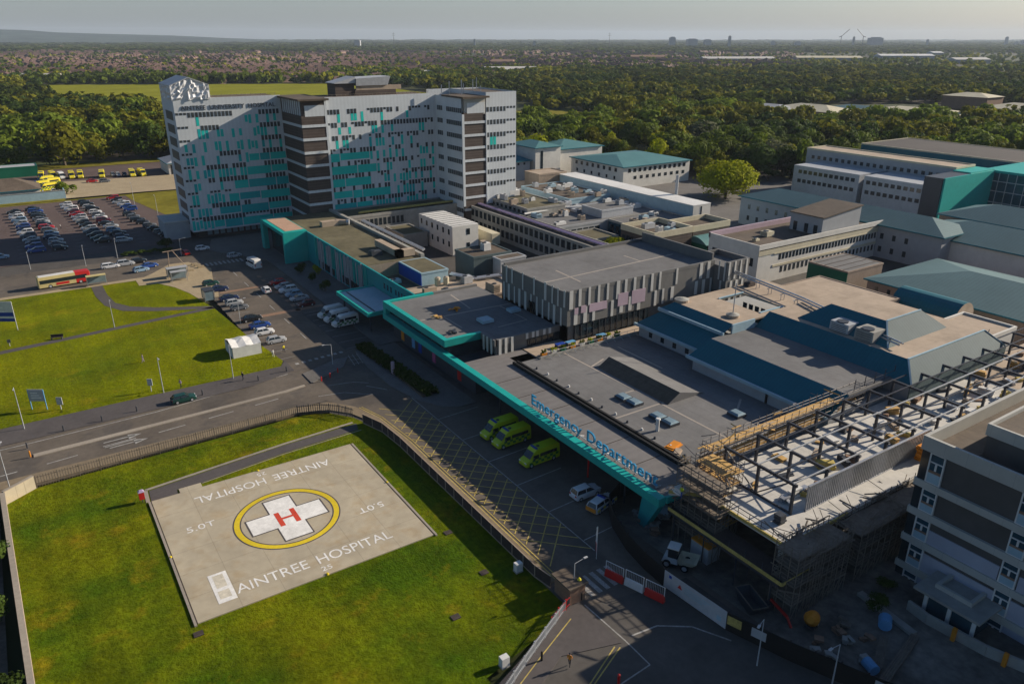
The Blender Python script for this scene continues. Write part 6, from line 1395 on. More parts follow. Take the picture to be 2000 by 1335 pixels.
sign(78, 800, 2.6, 2.2, 1.6, 'pale_metal', 'large pale blue framed sign near the lamp post on the lawn edge', frame_='sky_blue'); sign(120, 800, 1.1, 1.4, 0.9, 'pale_metal', 'smaller pale sign right of the blue framed sign', legs=1); sign(296, 765, 1.0, 1.3, 1.2, 'pale_metal', 'small pale sign on the lawn beside the lamp post', legs=1); sign(1262, 1290, 0.1, 0.1, 0.4, 'red', 'hidden')if 0 else None
bb = sign(12, 645, 5.2, 4.6, 2.0, 'white_plant', 'big white and blue billboard at the left edge of the lawn'); b = MB(); b.box(-2.52, 2.52, -0.07, -0.05, 3.2, 4.1); b.box(-2.52, 2.52, -0.07, -0.05, 2.0, 2.7); b.build('blue_band', K['royal_blue'], bb)
def bollard(px, py, h, m_, lab, g='bollards', r=0.12):
    p = at(px, py); b = MB(); b.cyl(0, 0, 0, h, r, None, 8); b.cyl(0, 0, h, h + 0.08, r * 0.9, r * 0.3, 8); o = b.build('bollard', K[m_]); o.location = (p.x, p.y, 0.12); tag(o, lab, 'bollard', g)
for k, (px, py) in enumerate(((54, 876), (125, 842), (200, 823), (268, 804), (335, 787), (396, 772), (505, 744), (560, 726))): bollard(px, py, 0.95, 'dark_metal', 'dark footpath bollard in the line above the main road')
for k, (px, py, lab) in enumerate(((628, 745, 'red reflective bollard on the left tip of the junction island'), (645, 738, 'red reflective bollard in the middle of the junction island'), (660, 728, 'red reflective bollard on the right part of the junction island'))): bollard(px, py, 0.9, 'red', lab, 'island bollards')
bollard(768, 730, 2.4, 'slat_pink', 'tall pinkish totem sign on the emergency pavement by the hedge', 'totems', 0.35); bollard(1208, 1335, 1.1, 'red', 'red bollard with a pink top by the roundabout at the bottom edge', 'roundabout bollards', 0.16); bollard(1058, 1290, 1.1, 'black', 'black bollard behind the pale metal railing', 'railing bollards'); bollard(1135, 1172, 1.0, 'black', 'black bollard at the hut corner by the zebra crossing', 'railing bollards'); bollard(60, 893, 1.0, 'orange', 'orange keep-left bollard at the left tip of the central reservation', 'island bollards')
# belisha post
p = at(1130, 1168); t = thing('belisha_beacon', 'yellow globe beacon on a striped pole beside the zebra crossing', 'beacon', (p.x, p.y, 0.1))
b = MB()
for k in range(6): b.cyl(0, 0, k * 0.4, (k + 1) * 0.4, 0.07, None, 8, k % 2)
b.build('pole', [K['black'], K['white_plant']], t); b = MB(); b.cyl(0, 0, 2.4, 2.6, 0.1, 0.26, 10); b.cyl(0, 0, 2.6, 2.85, 0.26, 0.08, 10); b.build('globe', K['hi_vis_yellow'], t)
# shelters
def shelter(x, y, rz, l, w, label, roofm='dark_metal', h=2.5):
    t = thing('shelter', label, 'shelter', (x, y, 0.13), 'shelters on the plaza', R(rz)); b = MB(); b.box(-l / 2, l / 2, -w / 2, w / 2, h, h + 0.14); b.build('roof', K[roofm], t); b = MB(); b.box(-l / 2 + 0.1, l / 2 - 0.1, w / 2 - 0.16, w / 2 - 0.1, 0.2, h); b.box(-l / 2 + 0.1, -l / 2 + 0.16, -w / 2 + 0.2, w / 2 - 0.2, 0.2, h); b.build('glass', K['glass_pale'], t)
    for sx in (-1, 1):
        for sy in (-1, 1):
            b = MB(); b.box(sx * (l / 2 - 0.1) - 0.06, sx * (l / 2 - 0.1) + 0.06, sy * (w / 2 - 0.06) - 0.06, sy * (w / 2 - 0.06) + 0.06, 0, h); b.build('post', K['galv'], t)
    b = MB(); b.box(-l / 2 + 0.4, l / 2 - 0.4, w / 2 - 0.7, w / 2 - 0.3, 0.42, 0.5); b.build('bench', K['timber_grey'], t); return t
shelter(32.6, 212.6, 0, 5.2, 2.2, 'glass cycle shelter with a grey roof on the tan plaza', 'render_grey'); shelter(32.2, 208.6, 0, 4.0, 1.8, 'second glass cycle shelter in front of the grey-roofed one on the plaza', 'render_grey'); shelter(35.0, 188.4, 90, 3.6, 2.4, 'dark-roofed smoking shelter at the lower corner of the plaza'); shelter(13.6, 216.2, 0, 4.6, 1.6, 'yellow-edged bus shelter beside the bus', 'cream')
p = at(345, 521); t = thing('goalpost_frame', 'pale wooden A-frame posts on the tan plaza', 'posts', (p.x, p.y, 0.13)); b = MB(); b.rod((-2, 0, 0), (-1.6, 0, 4.6), 0.12, 5); b.rod((2.2, 0, 0), (-0.6, 0, 4.8), 0.1, 5); b.rod((-3, 0, 4.5), (2, 0, 4.7), 0.12, 5); b.build('beam', K['timber_pale'], t)
for k, (px, py) in enumerate(((386, 520), (393, 523), (380, 518), (372, 530))):
    p = at(px, py); b = MB(); b.frustum((-0.9, 0.9, -0.4, 0.4), 0, (-0.8, 0.8, -0.35, 0.35), 0.5); o = b.build('stone_bench', K['paving_tan']); o.location = (p.x, p.y, 0.13); tag(o, f'tan stone bench block on the plaza, {ORD[k]} from the road crossing', 'bench', 'stone benches on the plaza')
# white tent
te = Bld('white_tent', 'white marquee tent with a sagging roof on the lawn corner', 'tent', (33, 150, 0.1))
b = MB()
x0, x1, y0, y1 = 30.2, 36.0, 147.2, 153.0
b.box(x0, x0 + 0.08, y0, y1, 0.1, 2.3); b.box(x0, x1, y0, y0 + 0.08, 0.1, 2.3); b.box(x1 - 0.08, x1, y0, y1, 0.1, 2.3); b.box(x0, x1, y1 - 0.08, y1, 0.1, 2.3); te.part('side_wall', b, K['white_plant'])
b = MB(); G_ = []
for j in range(9):
    for i in range(9):
        x = x0 + (x1 - x0) * i / 8; y = y0 + (y1 - y0) * j / 8; G_.append((x, y, 2.45 + 0.75 * (1 - abs(2 * j / 8 - 1)) - 0.28 * math.sin(math.pi * i / 4) ** 2 + rnd.uniform(-.04, .04)))
b.add(G_, [(j * 9 + i, j * 9 + i + 1, (j + 1) * 9 + i + 1, (j + 1) * 9 + i) for j in range(8) for i in range(8)]); te.part('roof', b, mat('canvas', (0.66, 0.65, 0.62), ns=1.2, na=0.08))
# seat cluster on the path
p = at(112, 663); t = thing('picnic_bench', 'dark bench with bags beside the diagonal lawn path', 'bench', (p.x, p.y, 0.12), None, R(-20)); b = MB(); b.box(-1.2, 1.2, -0.3, 0.3, 0.42, 0.5); b.build('seat', K['timber_dark'], t); b = MB(); b.box(-1.2, 1.2, 0.26, 0.34, 0.5, 1.0); b.build('backrest', K['timber_dark'], t)
for sx in (-1, 1): b = MB(); b.box(sx * 1.0 - 0.06, sx * 1.0 + 0.06, -0.28, 0.3, 0, 0.42); b.build('leg', K['dark_metal'], t)
p = at(20, 677); t = thing('info_post', 'short dark information post at the left end of the diagonal path', 'post', (p.x, p.y, 0.12)); b = MB(); b.box(-0.3, 0.3, -0.1, 0.1, 0.8, 1.5); b.build('plate', K['dark_metal'], t); b = MB(); b.rod((0, 0, 0), (0, 0, 0.8), 0.06); b.build('post', K['pale_metal'], t)
# security hut, barriers, hoarding
h_ = Bld('security_hut', 'small hut with a flat brown roof at the end of the boarded fence', 'hut', (43.6, 55, 0))
b = MB(); b.box(43.3, 45.5, 53.7, 56.6, 0, 2.4); h_.part('wall', b, K['brick']); b = MB(); b.box(43.0, 45.7, 53.4, 56.9, 2.4, 2.6); h_.part('roof', b, K['roof_brown']); b = MB(); b.box(45.5, 45.55, 54.2, 56, 1.0, 2.0); h_.part('window', b, K['glass'])
for k, (x, y, m_) in enumerate(((50.6, 54.5, 'red'), (51.5, 52.0, 'white_plant'), (52.3, 49.4, 'red'))):
    t = thing('water_barrier', ['red plastic barrier with a mesh panel, nearest the zebra crossing', 'white plastic barrier with a mesh panel, between the two red ones', 'red plastic barrier with a mesh panel, beside the white banner'][k], 'barrier', (x, y, 0.05), 'plastic road barriers', R(108))
    b = MB(); loft(b, [[(-1.25, -0.25, 0), (1.25, -0.25, 0), (1.25, 0.25, 0), (-1.25, 0.25, 0)], [(-1.22, -0.2, 0.5), (1.22, -0.2, 0.5), (1.22, 0.2, 0.5), (-1.22, 0.2, 0.5)], [(-1.2, -0.1, 0.95), (1.2, -0.1, 0.95), (1.2, 0.1, 0.95), (-1.2, 0.1, 0.95)]]); b.build('base', K[m_], t)
    b = MB()
    for xx in (-1.2, 1.2): b.rod((xx, 0, 0.9), (xx, 0, 2.1), 0.05)
    b.rod((-1.2, 0, 2.1), (1.2, 0, 2.1), 0.05)
    for j in range(11): b.rod((-1.1 + j * 0.22, 0, 0.95), (-1.1 + j * 0.22, 0, 2.1), 0.012)
    b.build('mesh_panel', K['white_plant'], t)
t = thing('feather_flag', 'red and white feather flag beside the barriers', 'flag', (51.2, 58.6, 0.05), None, R(60)); b = MB(); b.rod((0, 0, 0), (0, 0, 4.8), 0.04); b.build('pole', K['white_plant'], t)
b = MB(); Q = [(0.03 + 0.75 * math.sin(math.pi * min(1, (1 - k / 8) * 0.9 + 0.1)) ** 0.6 * (1 if k < 8 else 0.1), 0.6 + k * 0.52) for k in range(9)]
for k in range(8): b.face([(0.03, 0.02, Q[k][1]), (Q[k][0], 0.05 * (k % 2), Q[k][1]), (Q[k + 1][0], 0.05 * ((k + 1) % 2), Q[k + 1][1]), (0.03, 0.02, Q[k + 1][1])], 0 if k < 3 else 1)
b.build('cloth', [K['red'], K['white_plant']], t)
hd = Bld('hoarding', 'black curved site hoarding around the work yard', 'hoarding', (57, 45, 0))
pts = [(66, 67), (62.5, 67.4), (59.4, 66), (57.2, 62.6), (55.6, 58), (54.9, 54), (54.7, 50.4), (55.4, 41.4), (57.4, 35), (60.2, 28), (64, 20)]; b = MB(); ps = MB(); seg = []
for p, q in zip(pts, pts[1:]):
    b.bar((*p, 1.2), (*q, 1.2), 0.08, 2.4); d = Vector((q[0] - p[0], q[1] - p[1])); n = max(1, int(d.length / 2.4))
    for i in range(n): ps.box(p[0] + d.x * i / n + 0.05, p[0] + d.x * i / n + 0.2, p[1] + d.y * i / n - 0.07, p[1] + d.y * i / n + 0.07, 0, 2.5)
hd.part('panel', b, K['black']); hd.part('post', ps, K['timber_dark'])
bn = Bld('site_banner', 'long white banner with a small red triangle on the black hoarding', 'banner', (55, 46, 0))
b = MB(); b.bar((54.6, 50.3, 1.3), (55.3, 41.5, 1.3), 0.06, 2.3); bn.part('sheet', b, K['pale_metal'])
ex = Vector((0.7, -8.8, 0)).normalized(); nn = Vector((-8.8, -0.7, 0)).normalized()
def on_banner(mb, name, m_): place(mb, frame(Vector((54.6, 50.3, 0.3)) + nn * 0.045, ex, (0, 0, 1), nn)); bn.part(name, mb, m_)
m = MB(); m.face([(2.0, 0.95, 0), (2.7, 0.95, 0), (2.35, 1.55, 0)]); on_banner(m, 'red_triangle', K['red']); m = MB(); m.face([(0.7, 1.5, 0), (1.1, 1.5, 0), (1.1, 1.9, 0), (0.7, 1.9, 0)]); on_banner(m, 'blue_mark', K['royal_blue'])
m = MB()
for k in range(3): m.face([(3.0, 1.5 - k * 0.32, 0), (6.6 - k * 0.5, 1.5 - k * 0.32, 0), (6.6 - k * 0.5, 1.62 - k * 0.32, 0), (3.0, 1.62 - k * 0.32, 0)])
m.face([(7.6, 0.4, 0), (8.2, 0.4, 0), (8.2, 1.0, 0), (7.6, 1.0, 0)]); on_banner(m, 'faint_text', K['gutter'])
for k, (x, y, m_, lab) in enumerate(((55.6, 40.6, 'road_yellow', 'small yellow notice on the black hoarding beside the banner'), (56.4, 38.0, 'pale_metal', 'white notice on the black hoarding in front of the lamp post'), (60.8, 26.6, 'pale_metal', 'white notice on the black hoarding at the bottom edge'))):
    b = MB(); b.box(-0.06, -0.02, -0.8, 0.8, 0.8, 1.9); o = b.build('notice', K[m_]); o.location = (x - 0.05, y, 0.2); o.rotation_euler = (0, 0, R(17)); tag(o, lab, 'notice', 'notices on the hoarding')
# work yard machines
t = thing('dumper', 'white cabbed site dumper standing in the shaded work yard', 'dumper', (58.6, 52.4, 0.06), None, R(-60))
b = MB(); b.frustum((-1.6, 0.4, -0.8, 0.8), 0.6, (-1.4, 0.3, -0.7, 0.7), 1.3); b.build('chassis', K['white_plant'], t); b = MB(); b.box(-0.9, 0.3, -0.65, 0.65, 1.3, 2.6); b.build('cab', K['glass'], t); b = MB(); b.box(-1.0, 0.4, -0.75, 0.75, 2.6, 2.75); b.build('cab_roof', K['white_plant'], t)
b = MB(); loft(b, [[(0.6, -0.9, 0.8), (2.2, -0.9, 1.0), (2.2, 0.9, 1.0), (0.6, 0.9, 0.8)], [(0.4, -1.1, 1.5), (2.7, -1.1, 1.6), (2.7, 1.1, 1.6), (0.4, 1.1, 1.5)]], caps=False); b.face([(0.6, -0.9, 0.82), (2.2, -0.9, 1.02), (2.2, 0.9, 1.02), (0.6, 0.9, 0.82)]); b.build('skip_tray', K['render_cream'], t); wheel_parts(t, (-0.9, 1.3), 1.0, 0.5, 0.35)
t = thing('skip', 'open dark steel skip in the work yard under the deck corner', 'skip', (60.4, 42.4, 0.06), None, R(70)); b = MB(); loft(b, [[(-1.3, -0.8, 0.1), (1.3, -0.8, 0.1), (1.3, 0.8, 0.1), (-1.3, 0.8, 0.1)], [(-2.0, -0.95, 1.4), (2.0, -0.95, 1.4), (2.0, 0.95, 1.4), (-2.0, 0.95, 1.4)]], caps=False); b.face([(-1.4, -0.8, 0.3), (1.4, -0.8, 0.3), (1.4, 0.8, 0.3), (-1.4, 0.8, 0.3)]); b.build('tub', K['dark_metal'], t)
b = MB()
for p, q in (((-2, -.95), (2, -.95)), ((2, -.95), (2, .95)), ((2, .95), (-2, .95)), ((-2, .95), (-2, -.95))): b.bar((*p, 1.42), (*q, 1.42), 0.12, 0.1)
b.build('rim', K['timber_grey'], t)
t = thing('concrete_mixer', 'yellow drum mixer in the dark work yard', 'mixer', (63.4, 36.6, 0.06), None, R(200)); b = MB(); b.rod((-0.6, 0, 1.0), (0.2, 0, 1.3), 0.75, 12, 0, 0.85); b.rod((0.2, 0, 1.3), (0.9, 0, 1.6), 0.85, 12, 0, 0.4); b.build('drum', K['orange'], t); b = MB(); b.box(-0.9, 0.7, -0.5, 0.5, 0.3, 0.55); b.build('frame', K['dark_metal'], t); wheel_parts(t, (-0.5,), 0.65, 0.35)
t = thing('red_lifting_arm', 'red machine arm lying beside the dark skip', 'machine', (61.6, 39.8, 0.06)); b = MB(); b.bar((0, -1.4, 0.9), (0.4, 1.2, 1.3), 0.22, 0.28); b.bar((0, -1.4, 0.9), (-0.2, -2.2, 0.1), 0.2, 0.22); b.build('arm', K['red'], t); b = MB(); b.box(-0.3, 0.7, 0.9, 1.7, 0, 0.9); b.build('base', K['dark_metal'], t)
for k, (x, y, m_, r_, lab) in enumerate(((70.2, 32.2, 'sky_blue', 0.7, 'blue wrapped drum lying at the far end of the pipe stacks'), (63.2, 29.4, 'sky_blue', 0.6, 'blue wrapped drum lying at the near end of the pipe stacks'), (64.8, 60.6, 'gutter', 0.8, 'grey-blue spoil bag heap by the teal beam leg'))):
    b = MB(); b.rod((-0.7, 0, r_), (0.7, 0, r_), r_, 12); b.rod((0.7, 0, r_), (0.85, 0, r_), r_, 12, 0, r_ * 0.5); o = b.build('wrapped_drum', K[m_]); o.location = (x, y, 0.06); o.rotation_euler = (0, 0, R(30 + 40 * k)); tag(o, lab, 'drum')
for k, (p, q, m_, lab) in enumerate((((62.6, 27.6), (71.4, 29.4), 'timber_grey', 'long grey timber baulk edging the work yard'), ((63.8, 29.0), (68.6, 31.2), 'timber_grey', 'bundle of grey pipes lying between the two blue drums'), ((71.6, 29.6), (72.6, 36.8), 'concrete', 'narrow concrete kerb wall running to the dark scaffold'))):
    b = MB(); d = Vector((*q, 0)) - Vector((*p, 0))
    for j in range(4): o_ = Vector((-d.y, d.x, 0)).normalized() * (j - 1.5) * 0.22; b.bar(o_ + Vector((0, 0, 0.25)), d + o_ + Vector((0, 0, 0.25)), 0.18, 0.4)
    o = b.build('baulk', K[m_]); o.location = (*p, 0.06); tag(o, lab, 'timber')
rq = random.Random(77)
for k in range(16):
    x, y = (rq.uniform(60.5, 65), rq.uniform(58.5, 63.5)) if k < 8 else (rq.uniform(60, 67), rq.uniform(30, 35)); b = MB()
    for j in range(4): b.obox((rq.uniform(-.4, .4), rq.uniform(-.4, .4)), rq.uniform(.4, 1.1), rq.uniform(.3, .8), j * 0.2, j * 0.2 + 0.24, rq.uniform(0, 3))
    o = b.build('rubble_heap', K[rq.choice(('concrete', 'timber_grey', 'brick', 'concrete'))]); o.location = (x, y, 0.06); tag(o, 'small heap of rubble by the teal beam leg inside the hoarding' if k < 8 else 'small heap of rubble beside the pipe bundle in the work yard', 'rubble', 'rubble heaps by the beam leg' if k < 8 else 'rubble heaps by the pipes')
t = thing('container', 'grey site container with an orange top edge behind the white dumper', 'container', (62.8, 51.6, 0.06), None, R(90)); b = MB(); b.box(-1.4, 1.4, -1.1, 1.1, 0, 2.2); b.build('box', K['render_grey'], t); b = MB(); b.box(-1.42, 1.42, -1.12, 1.12, 2.2, 2.4); b.build('top_edge', K['orange'], t)
p = at(362, 1022) if 0 else None
for px, py, lab in ((1012, 1115, 'white electrical cabinet half hidden against the boarded fence'), (985, 1300, 'small white box post on the lawn by the pale railing')):
    p = at(px, py); t = thing('cabinet', lab, 'cabinet', (p.x, p.y, 0.03)); b = MB(); b.box(-0.45, 0.45, -0.35, 0.35, 0.15, 1.25); b.build('casing', K['white_plant'], t); b = MB(); b.box(-0.5, 0.5, -0.4, 0.4, 0, 0.15); b.build('plinth', K['concrete'], t)
# roundabout kerb at the bottom
b = MB(); A = arc(50.5, 29.6, 4.2, 20, 170, 14)
for p, q in zip(A, A[1:]): b.bar((*p, 0.1), (*q, 0.1), 0.3, 0.24)
for p, q in zip(arc(50.5, 29.6, 3.6, 20, 170, 14), arc(50.5, 29.6, 3.6, 20, 170, 14)[1:]): b.bar((*p, 0.12), (*q, 0.12), 0.2, 0.24)
struct('roundabout_kerb', b, K['kerb'])

# ------------------------------------------------------------------ vegetation
def crown_arrays(seed, nq, size, rx=1.0, rz=0.8, lobes=9, flat=0.3):
    g = np.random.RandomState(seed)
    C = []
    while len(C) < lobes:
        p = g.uniform(-1, 1, 3)
        if p @ p < 0.75: C.append(p * np.array([rx * 0.68, rx * 0.68, rz * 0.62]))
    C = np.array(C); rad = g.uniform(0.32, 0.58, lobes) * rx
    idx = g.randint(0, lobes, nq); d = g.normal(size=(nq, 3)); d /= np.linalg.norm(d, axis=1)[:, None]
    d[:, 2] = np.where(g.rand(nq) < 0.7, np.abs(d[:, 2]), d[:, 2])
    r = rad[idx] * g.uniform(0.72, 1.08, nq); P = C[idx] + d * r[:, None] * np.array([1, 1, 0.85]); P[:, 2] += rz
    nrm = d + g.normal(scale=flat, size=(nq, 3)); nrm /= np.linalg.norm(nrm, axis=1)[:, None]
    a = np.cross(nrm, g.normal(size=(nq, 3))); a /= np.linalg.norm(a, axis=1)[:, None]; b_ = np.cross(nrm, a)
    s = (size * g.uniform(0.6, 1.3, nq))[:, None]
    V = np.stack([P - a * s - b_ * s * 0.7, P + a * s - b_ * s * 0.7, P + a * s * 0.8 + b_ * s * 0.7, P - a * s * 0.8 + b_ * s * 0.7], 1).reshape(-1, 3)
    return V
def quad_mesh(name, V, m):
    n = len(V) // 4; me = bpy.data.meshes.new(name); me.vertices.add(len(V)); me.vertices.foreach_set('co', V.astype(np.float32).ravel())
    me.loops.add(n * 4); me.loops.foreach_set('vertex_index', np.arange(n * 4, dtype=np.int32)); me.polygons.add(n); me.polygons.foreach_set('loop_start', np.arange(0, n * 4, 4, dtype=np.int32))
    me.update(calc_edges=True); me.materials.append(m); return me
CROWNS = [quad_mesh('crown', crown_arrays(40 + k, 1300, 0.06, rz=(0.8, 0.95, 0.7, 1.25)[k], lobes=(8, 7, 9, 7)[k]), K['leaf']) for k in range(4)]
tb = MB(); tb.rod((0, 0, -0.55), (0, 0, 0.5), 0.06, 6, 0, 0.04)
for k in range(5):
    a = k * 1.3; tb.rod((0, 0, 0.1 + 0.07 * k), (0.4 * math.cos(a), 0.4 * math.sin(a), 0.65 + 0.08 * k), 0.028, 4, 0, 0.01)
tr0 = tb.build('trunk', K['bark']); TRUNK = tr0.data; bpy.data.objects.remove(tr0)
DOME = quad_mesh('crown', crown_arrays(61, 11000, 0.034, rz=0.72, lobes=46, flat=0.3), K['leaf_gold'])
LEAVES = ['leaf', 'leaf_olive', 'leaf_dark', 'leaf_silver', 'leaf_gold']
CR = {}
for k in range(4):
    for l in LEAVES:
        m = CROWNS[k].copy(); m.materials[0] = K[l]; CR[k, l] = m
def tree(x, y, r, h, kind, leaf, label, group, z=0.0, name='tree', rz=0.0, lift=None, crown=None):
    """r crown radius, h total height"""
    t = thing(name, label, 'tree', (x, y, z), group, rz)
    zr = (0.8, 0.95, 0.7, 1.25)[kind]; low = 0.16 * h if lift is None else lift; sz = (h - low) / (2.05 * zr)
    c = bpy.data.objects.new('crown', crown or CR[kind, leaf]); COL.objects.link(c); c.parent = t; c.location = (0, 0, low); c.scale = (r, r, sz)
    k = bpy.data.objects.new('trunk', TRUNK); COL.objects.link(k); k.parent = t; k.location = (0, 0, low + 0.1 * h); k.scale = (r * 0.9, r * 0.9, (low + 0.12 * h) / 0.55)
    return t
def inside(p, poly):
    x, y = p; c = False; n = len(poly)
    for i in range(n):
        (x1, y1), (x2, y2) = poly[i], poly[(i + 1) % n]
        if (y1 > y) != (y2 > y) and x < (x2 - x1) * (y - y1) / (y2 - y1) + x1: c = not c
    return c
FIELD = [(55, 1235), (430, 1040), (420, 740), (60, 880)]; MEAD = [(335, 600), (430, 560), (400, 430), (310, 480)]
RETAIL = [(520, 455), (505, 370), (580, 320), (690, 285), (830, 380), (700, 470)]
WLEFT = [(-300, 450), (-2, 447), (60, 440), (100, 434), (128, 440), (160, 640), (90, 850), (52, 880), (54, 1240), (-300, 1260)]
WRIGHT = [(262, 292), (300, 400), (310, 470), (335, 605), (430, 565), (440, 740), (440, 1050), (520, 1150), (900, 1180), (1500, 900), (1300, 300), (700, 60), (420, 20), (392, 110), (392, 222), (332, 222), (318, 214), (300, 214), (284, 222), (266, 222), (262, 240)]
WBACK = [(180, 306), (262, 300), (300, 420), (300, 470), (150, 520), (140, 440)]
rt = random.Random(99); pos = []
y = 240.0
cells = []
def scatter(poly, base, excl):
    xs = [p[0] for p in poly]; ys = [p[1] for p in poly]; yy = min(ys)
    while yy < max(ys):
        xx = min(xs); dmin = math.hypot(max(0, min(xs)), yy)
        while xx < max(xs):
            d = math.hypot(xx, yy); sp = base + d / 110
            px, py = xx + rt.uniform(-.45, .45) * sp, yy + rt.uniform(-.45, .45) * sp
            if rt.random() < 0.9 and inside((px, py), poly) and not any(inside((px, py), e) for e in excl): cells.append((math.hypot(px, py), px, py))
            xx += sp
        yy += base + max(yy, 250) / 110
scatter(WLEFT, 5.2, [FIELD]); nL = len(cells); scatter(WRIGHT, 5.6, [MEAD, RETAIL, FIELD]); scatter(WBACK, 5.5, [MEAD])
def in_view(x, y, m=0.06):
    c, s = math.cos(YAW), math.sin(YAW); X, Y = x * c - y * s, x * s + y * c
    return Y > 0 and abs(X / Y) < 0.69 + m
cells = sorted(c for c in cells if in_view(c[1], c[2]))
for k, (d, x, y) in enumerate(cells[:300]):
    lf = rt.random(); kd = rt.choice((0, 0, 1, 2, 3)); left = x < 170 and y > 400
    leaf = 'leaf' if lf < 0.5 else 'leaf_olive' if lf < 0.64 else 'leaf_dark' if lf < 0.88 else 'leaf_silver' if lf < 0.96 else 'leaf_gold'
    side = 'the wood behind the car park and depot' if left else 'the wood behind the hospital blocks'
    lab = {'leaf': 'mid green', 'leaf_olive': 'olive green', 'leaf_dark': 'dark green', 'leaf_silver': 'silvery green', 'leaf_gold': 'golden green'}[leaf] + ' ' + ['broad', 'round', 'spreading', 'tall'][kd] + ' tree in ' + side
    hh = rt.choice((7, 9, 10, 12, 14, 17)) * rt.uniform(0.85, 1.15) * (1.15 if left else 1.0); tree(x, y, hh * rt.uniform(0.42, 0.72), hh, kd, leaf, lab, 'trees in ' + side, rz=rt.uniform(0, 6), lift=0.3)
def wood(name, items, tmpl, m, label, cat='woodland'):
    """many distant crowns as one mass"""
    out = []; g = np.random.RandomState(5)
    for x, y, r, h in items:
        V = tmpl[g.randint(len(tmpl))]; a = g.uniform(0, 6.28); c, s = math.cos(a), math.sin(a)
        out.append(np.stack([(V[:, 0] * c - V[:, 1] * s) * r + x, (V[:, 0] * s + V[:, 1] * c) * r + y, V[:, 2] * h / 1.7 - 0.4], 1))
    o = bpy.data.objects.new(name, quad_mesh(name, np.concatenate(out), m)); COL.objects.link(o); o['kind'] = 'stuff'; tag(o, label, cat); return o
T1 = [crown_arrays(70 + k, 400, 0.1, rz=0.85, lobes=8) for k in range(6)]; T2 = [crown_arrays(80 + k, 90, 0.22, rz=0.85, lobes=6) for k in range(6)]; T3 = [crown_arrays(90 + k, 26, 0.42, rz=0.8, lobes=5) for k in range(6)]
rest = cells[300:]
near = [(x, y, *(lambda h: (h * rt.uniform(0.42, 0.75), h))(rt.choice((7, 9, 11, 13, 16)) * rt.uniform(0.9, 1.15))) for d, x, y in rest if d < 700]; far = [(x, y, rt.uniform(6.5, 10.5), rt.uniform(8, 15)) for d, x, y in rest if d >= 700]
sp_ = lambda L, f: [q for q in L if f(q)]
def split3(L): 
    a, b_, c = [], [], []
    for q in L: (a if (h := 0.5 + 0.2 * math.sin(q[0] * 0.021 + 1.3 * math.sin(q[1] * 0.011)) + 0.2 * math.sin(q[1] * 0.019 + q[0] * 0.006) + rt.uniform(-0.16, 0.16)) < 0.52 else b_ if h < 0.7 else c).append(q)
    return a, b_, c
for i, (A_, n_) in enumerate(zip(split3(near), ('leaf', 'leaf_olive', 'leaf_dark'))): wood('woodland', A_, T1, K[n_], 'dense ' + ('mid green', 'olive', 'dark')[i] + ' trees of the wood behind the nearest trees')
for i, (A_, n_) in enumerate(zip(split3(far), ('wood_far', 'leaf_olive', 'leaf_dark'))): wood('distant_woodland', A_, T2, K[n_], ('mid green', 'olive', 'dark')[i] + ' trees of the far wood below the houses')
# specimen trees and shrubs
tree(238, 206, 12.5, 15.5, 2, 'leaf_gold', 'large round golden-green tree standing alone behind the silver duct house', None, rz=1, lift=0.6, crown=DOME)
tree(244, 212, 8, 12, 0, 'leaf_gold', 'smaller golden-green tree joined to the large round golden tree', None, rz=2, lift=0.5, crown=DOME)
tree(141.5, 161, 4.2, 9, 1, 'leaf_gold', 'golden-green tree in the inner court beside the glazed wing', None, rz=1, crown=DOME)
for k, (x, y, r, h, lf, lab) in enumerate(((61.2, 197.6, 1.8, 3.2, 'leaf_dark', 'small dark planted tree on the entrance paving, farthest of three'), (61.2, 188.6, 1.8, 3.0, 'leaf_dark', 'small dark planted tree on the entrance paving, middle of three'), (61.4, 179.4, 1.8, 3.0, 'leaf_dark', 'small dark planted tree on the entrance paving, nearest of three'), (64.4, 193, 1.3, 3.4, 'leaf_gold', 'small yellowish tree against the teal facade'),
    (36, 246, 3.4, 3.2, 'leaf_dark', 'round dark bush by the red hatchback at the tower foot'), (18.6, 359, 4.6, 5.4, 'leaf', 'green bush between the depot hut and the yellow ambulances'), (93, 199, 2.6, 3.6, 'leaf_olive', 'olive bush in the courtyard near the cream cabin'), (90, 207, 2.2, 3.2, 'leaf_gold', 'yellow-green bush in the courtyard behind the entrance wing'),
    (72, 34.4, 1.6, 1.9, 'leaf_dark', 'dark low bush between kerb wall and porch'), (76, 35.6, 1.4, 1.6, 'leaf_dark', 'dark low bush left of the porch roof'))):
    tree(x, y, r, h, k % 3, lf, lab, None, name='shrub' if h < 4 else 'tree', z=0.1, rz=k, lift=0.15)['category'] = 'shrub' if h < 4 else 'tree'
for k in range(9):
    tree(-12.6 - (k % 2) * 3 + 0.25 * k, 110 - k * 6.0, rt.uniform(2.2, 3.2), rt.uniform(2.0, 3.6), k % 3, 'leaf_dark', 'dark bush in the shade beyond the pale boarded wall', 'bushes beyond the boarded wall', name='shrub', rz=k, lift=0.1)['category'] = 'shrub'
for k in range(8):
    tree(24 + k * 1.7, 243 - 0.3 * k + (k % 2), 1.5, 1.5, k % 3, 'leaf_dark', 'low dark shrub in the planting strip between car park and bus road', 'shrubs by the bus road', name='shrub', rz=k, lift=0.05)['category'] = 'shrub'
hg = Bld('hedge', 'long dark clipped hedge on the pavement in front of the teal-rimmed block', 'hedge', (55, 126, 0.1)); g = np.random.RandomState(3); n = 2600
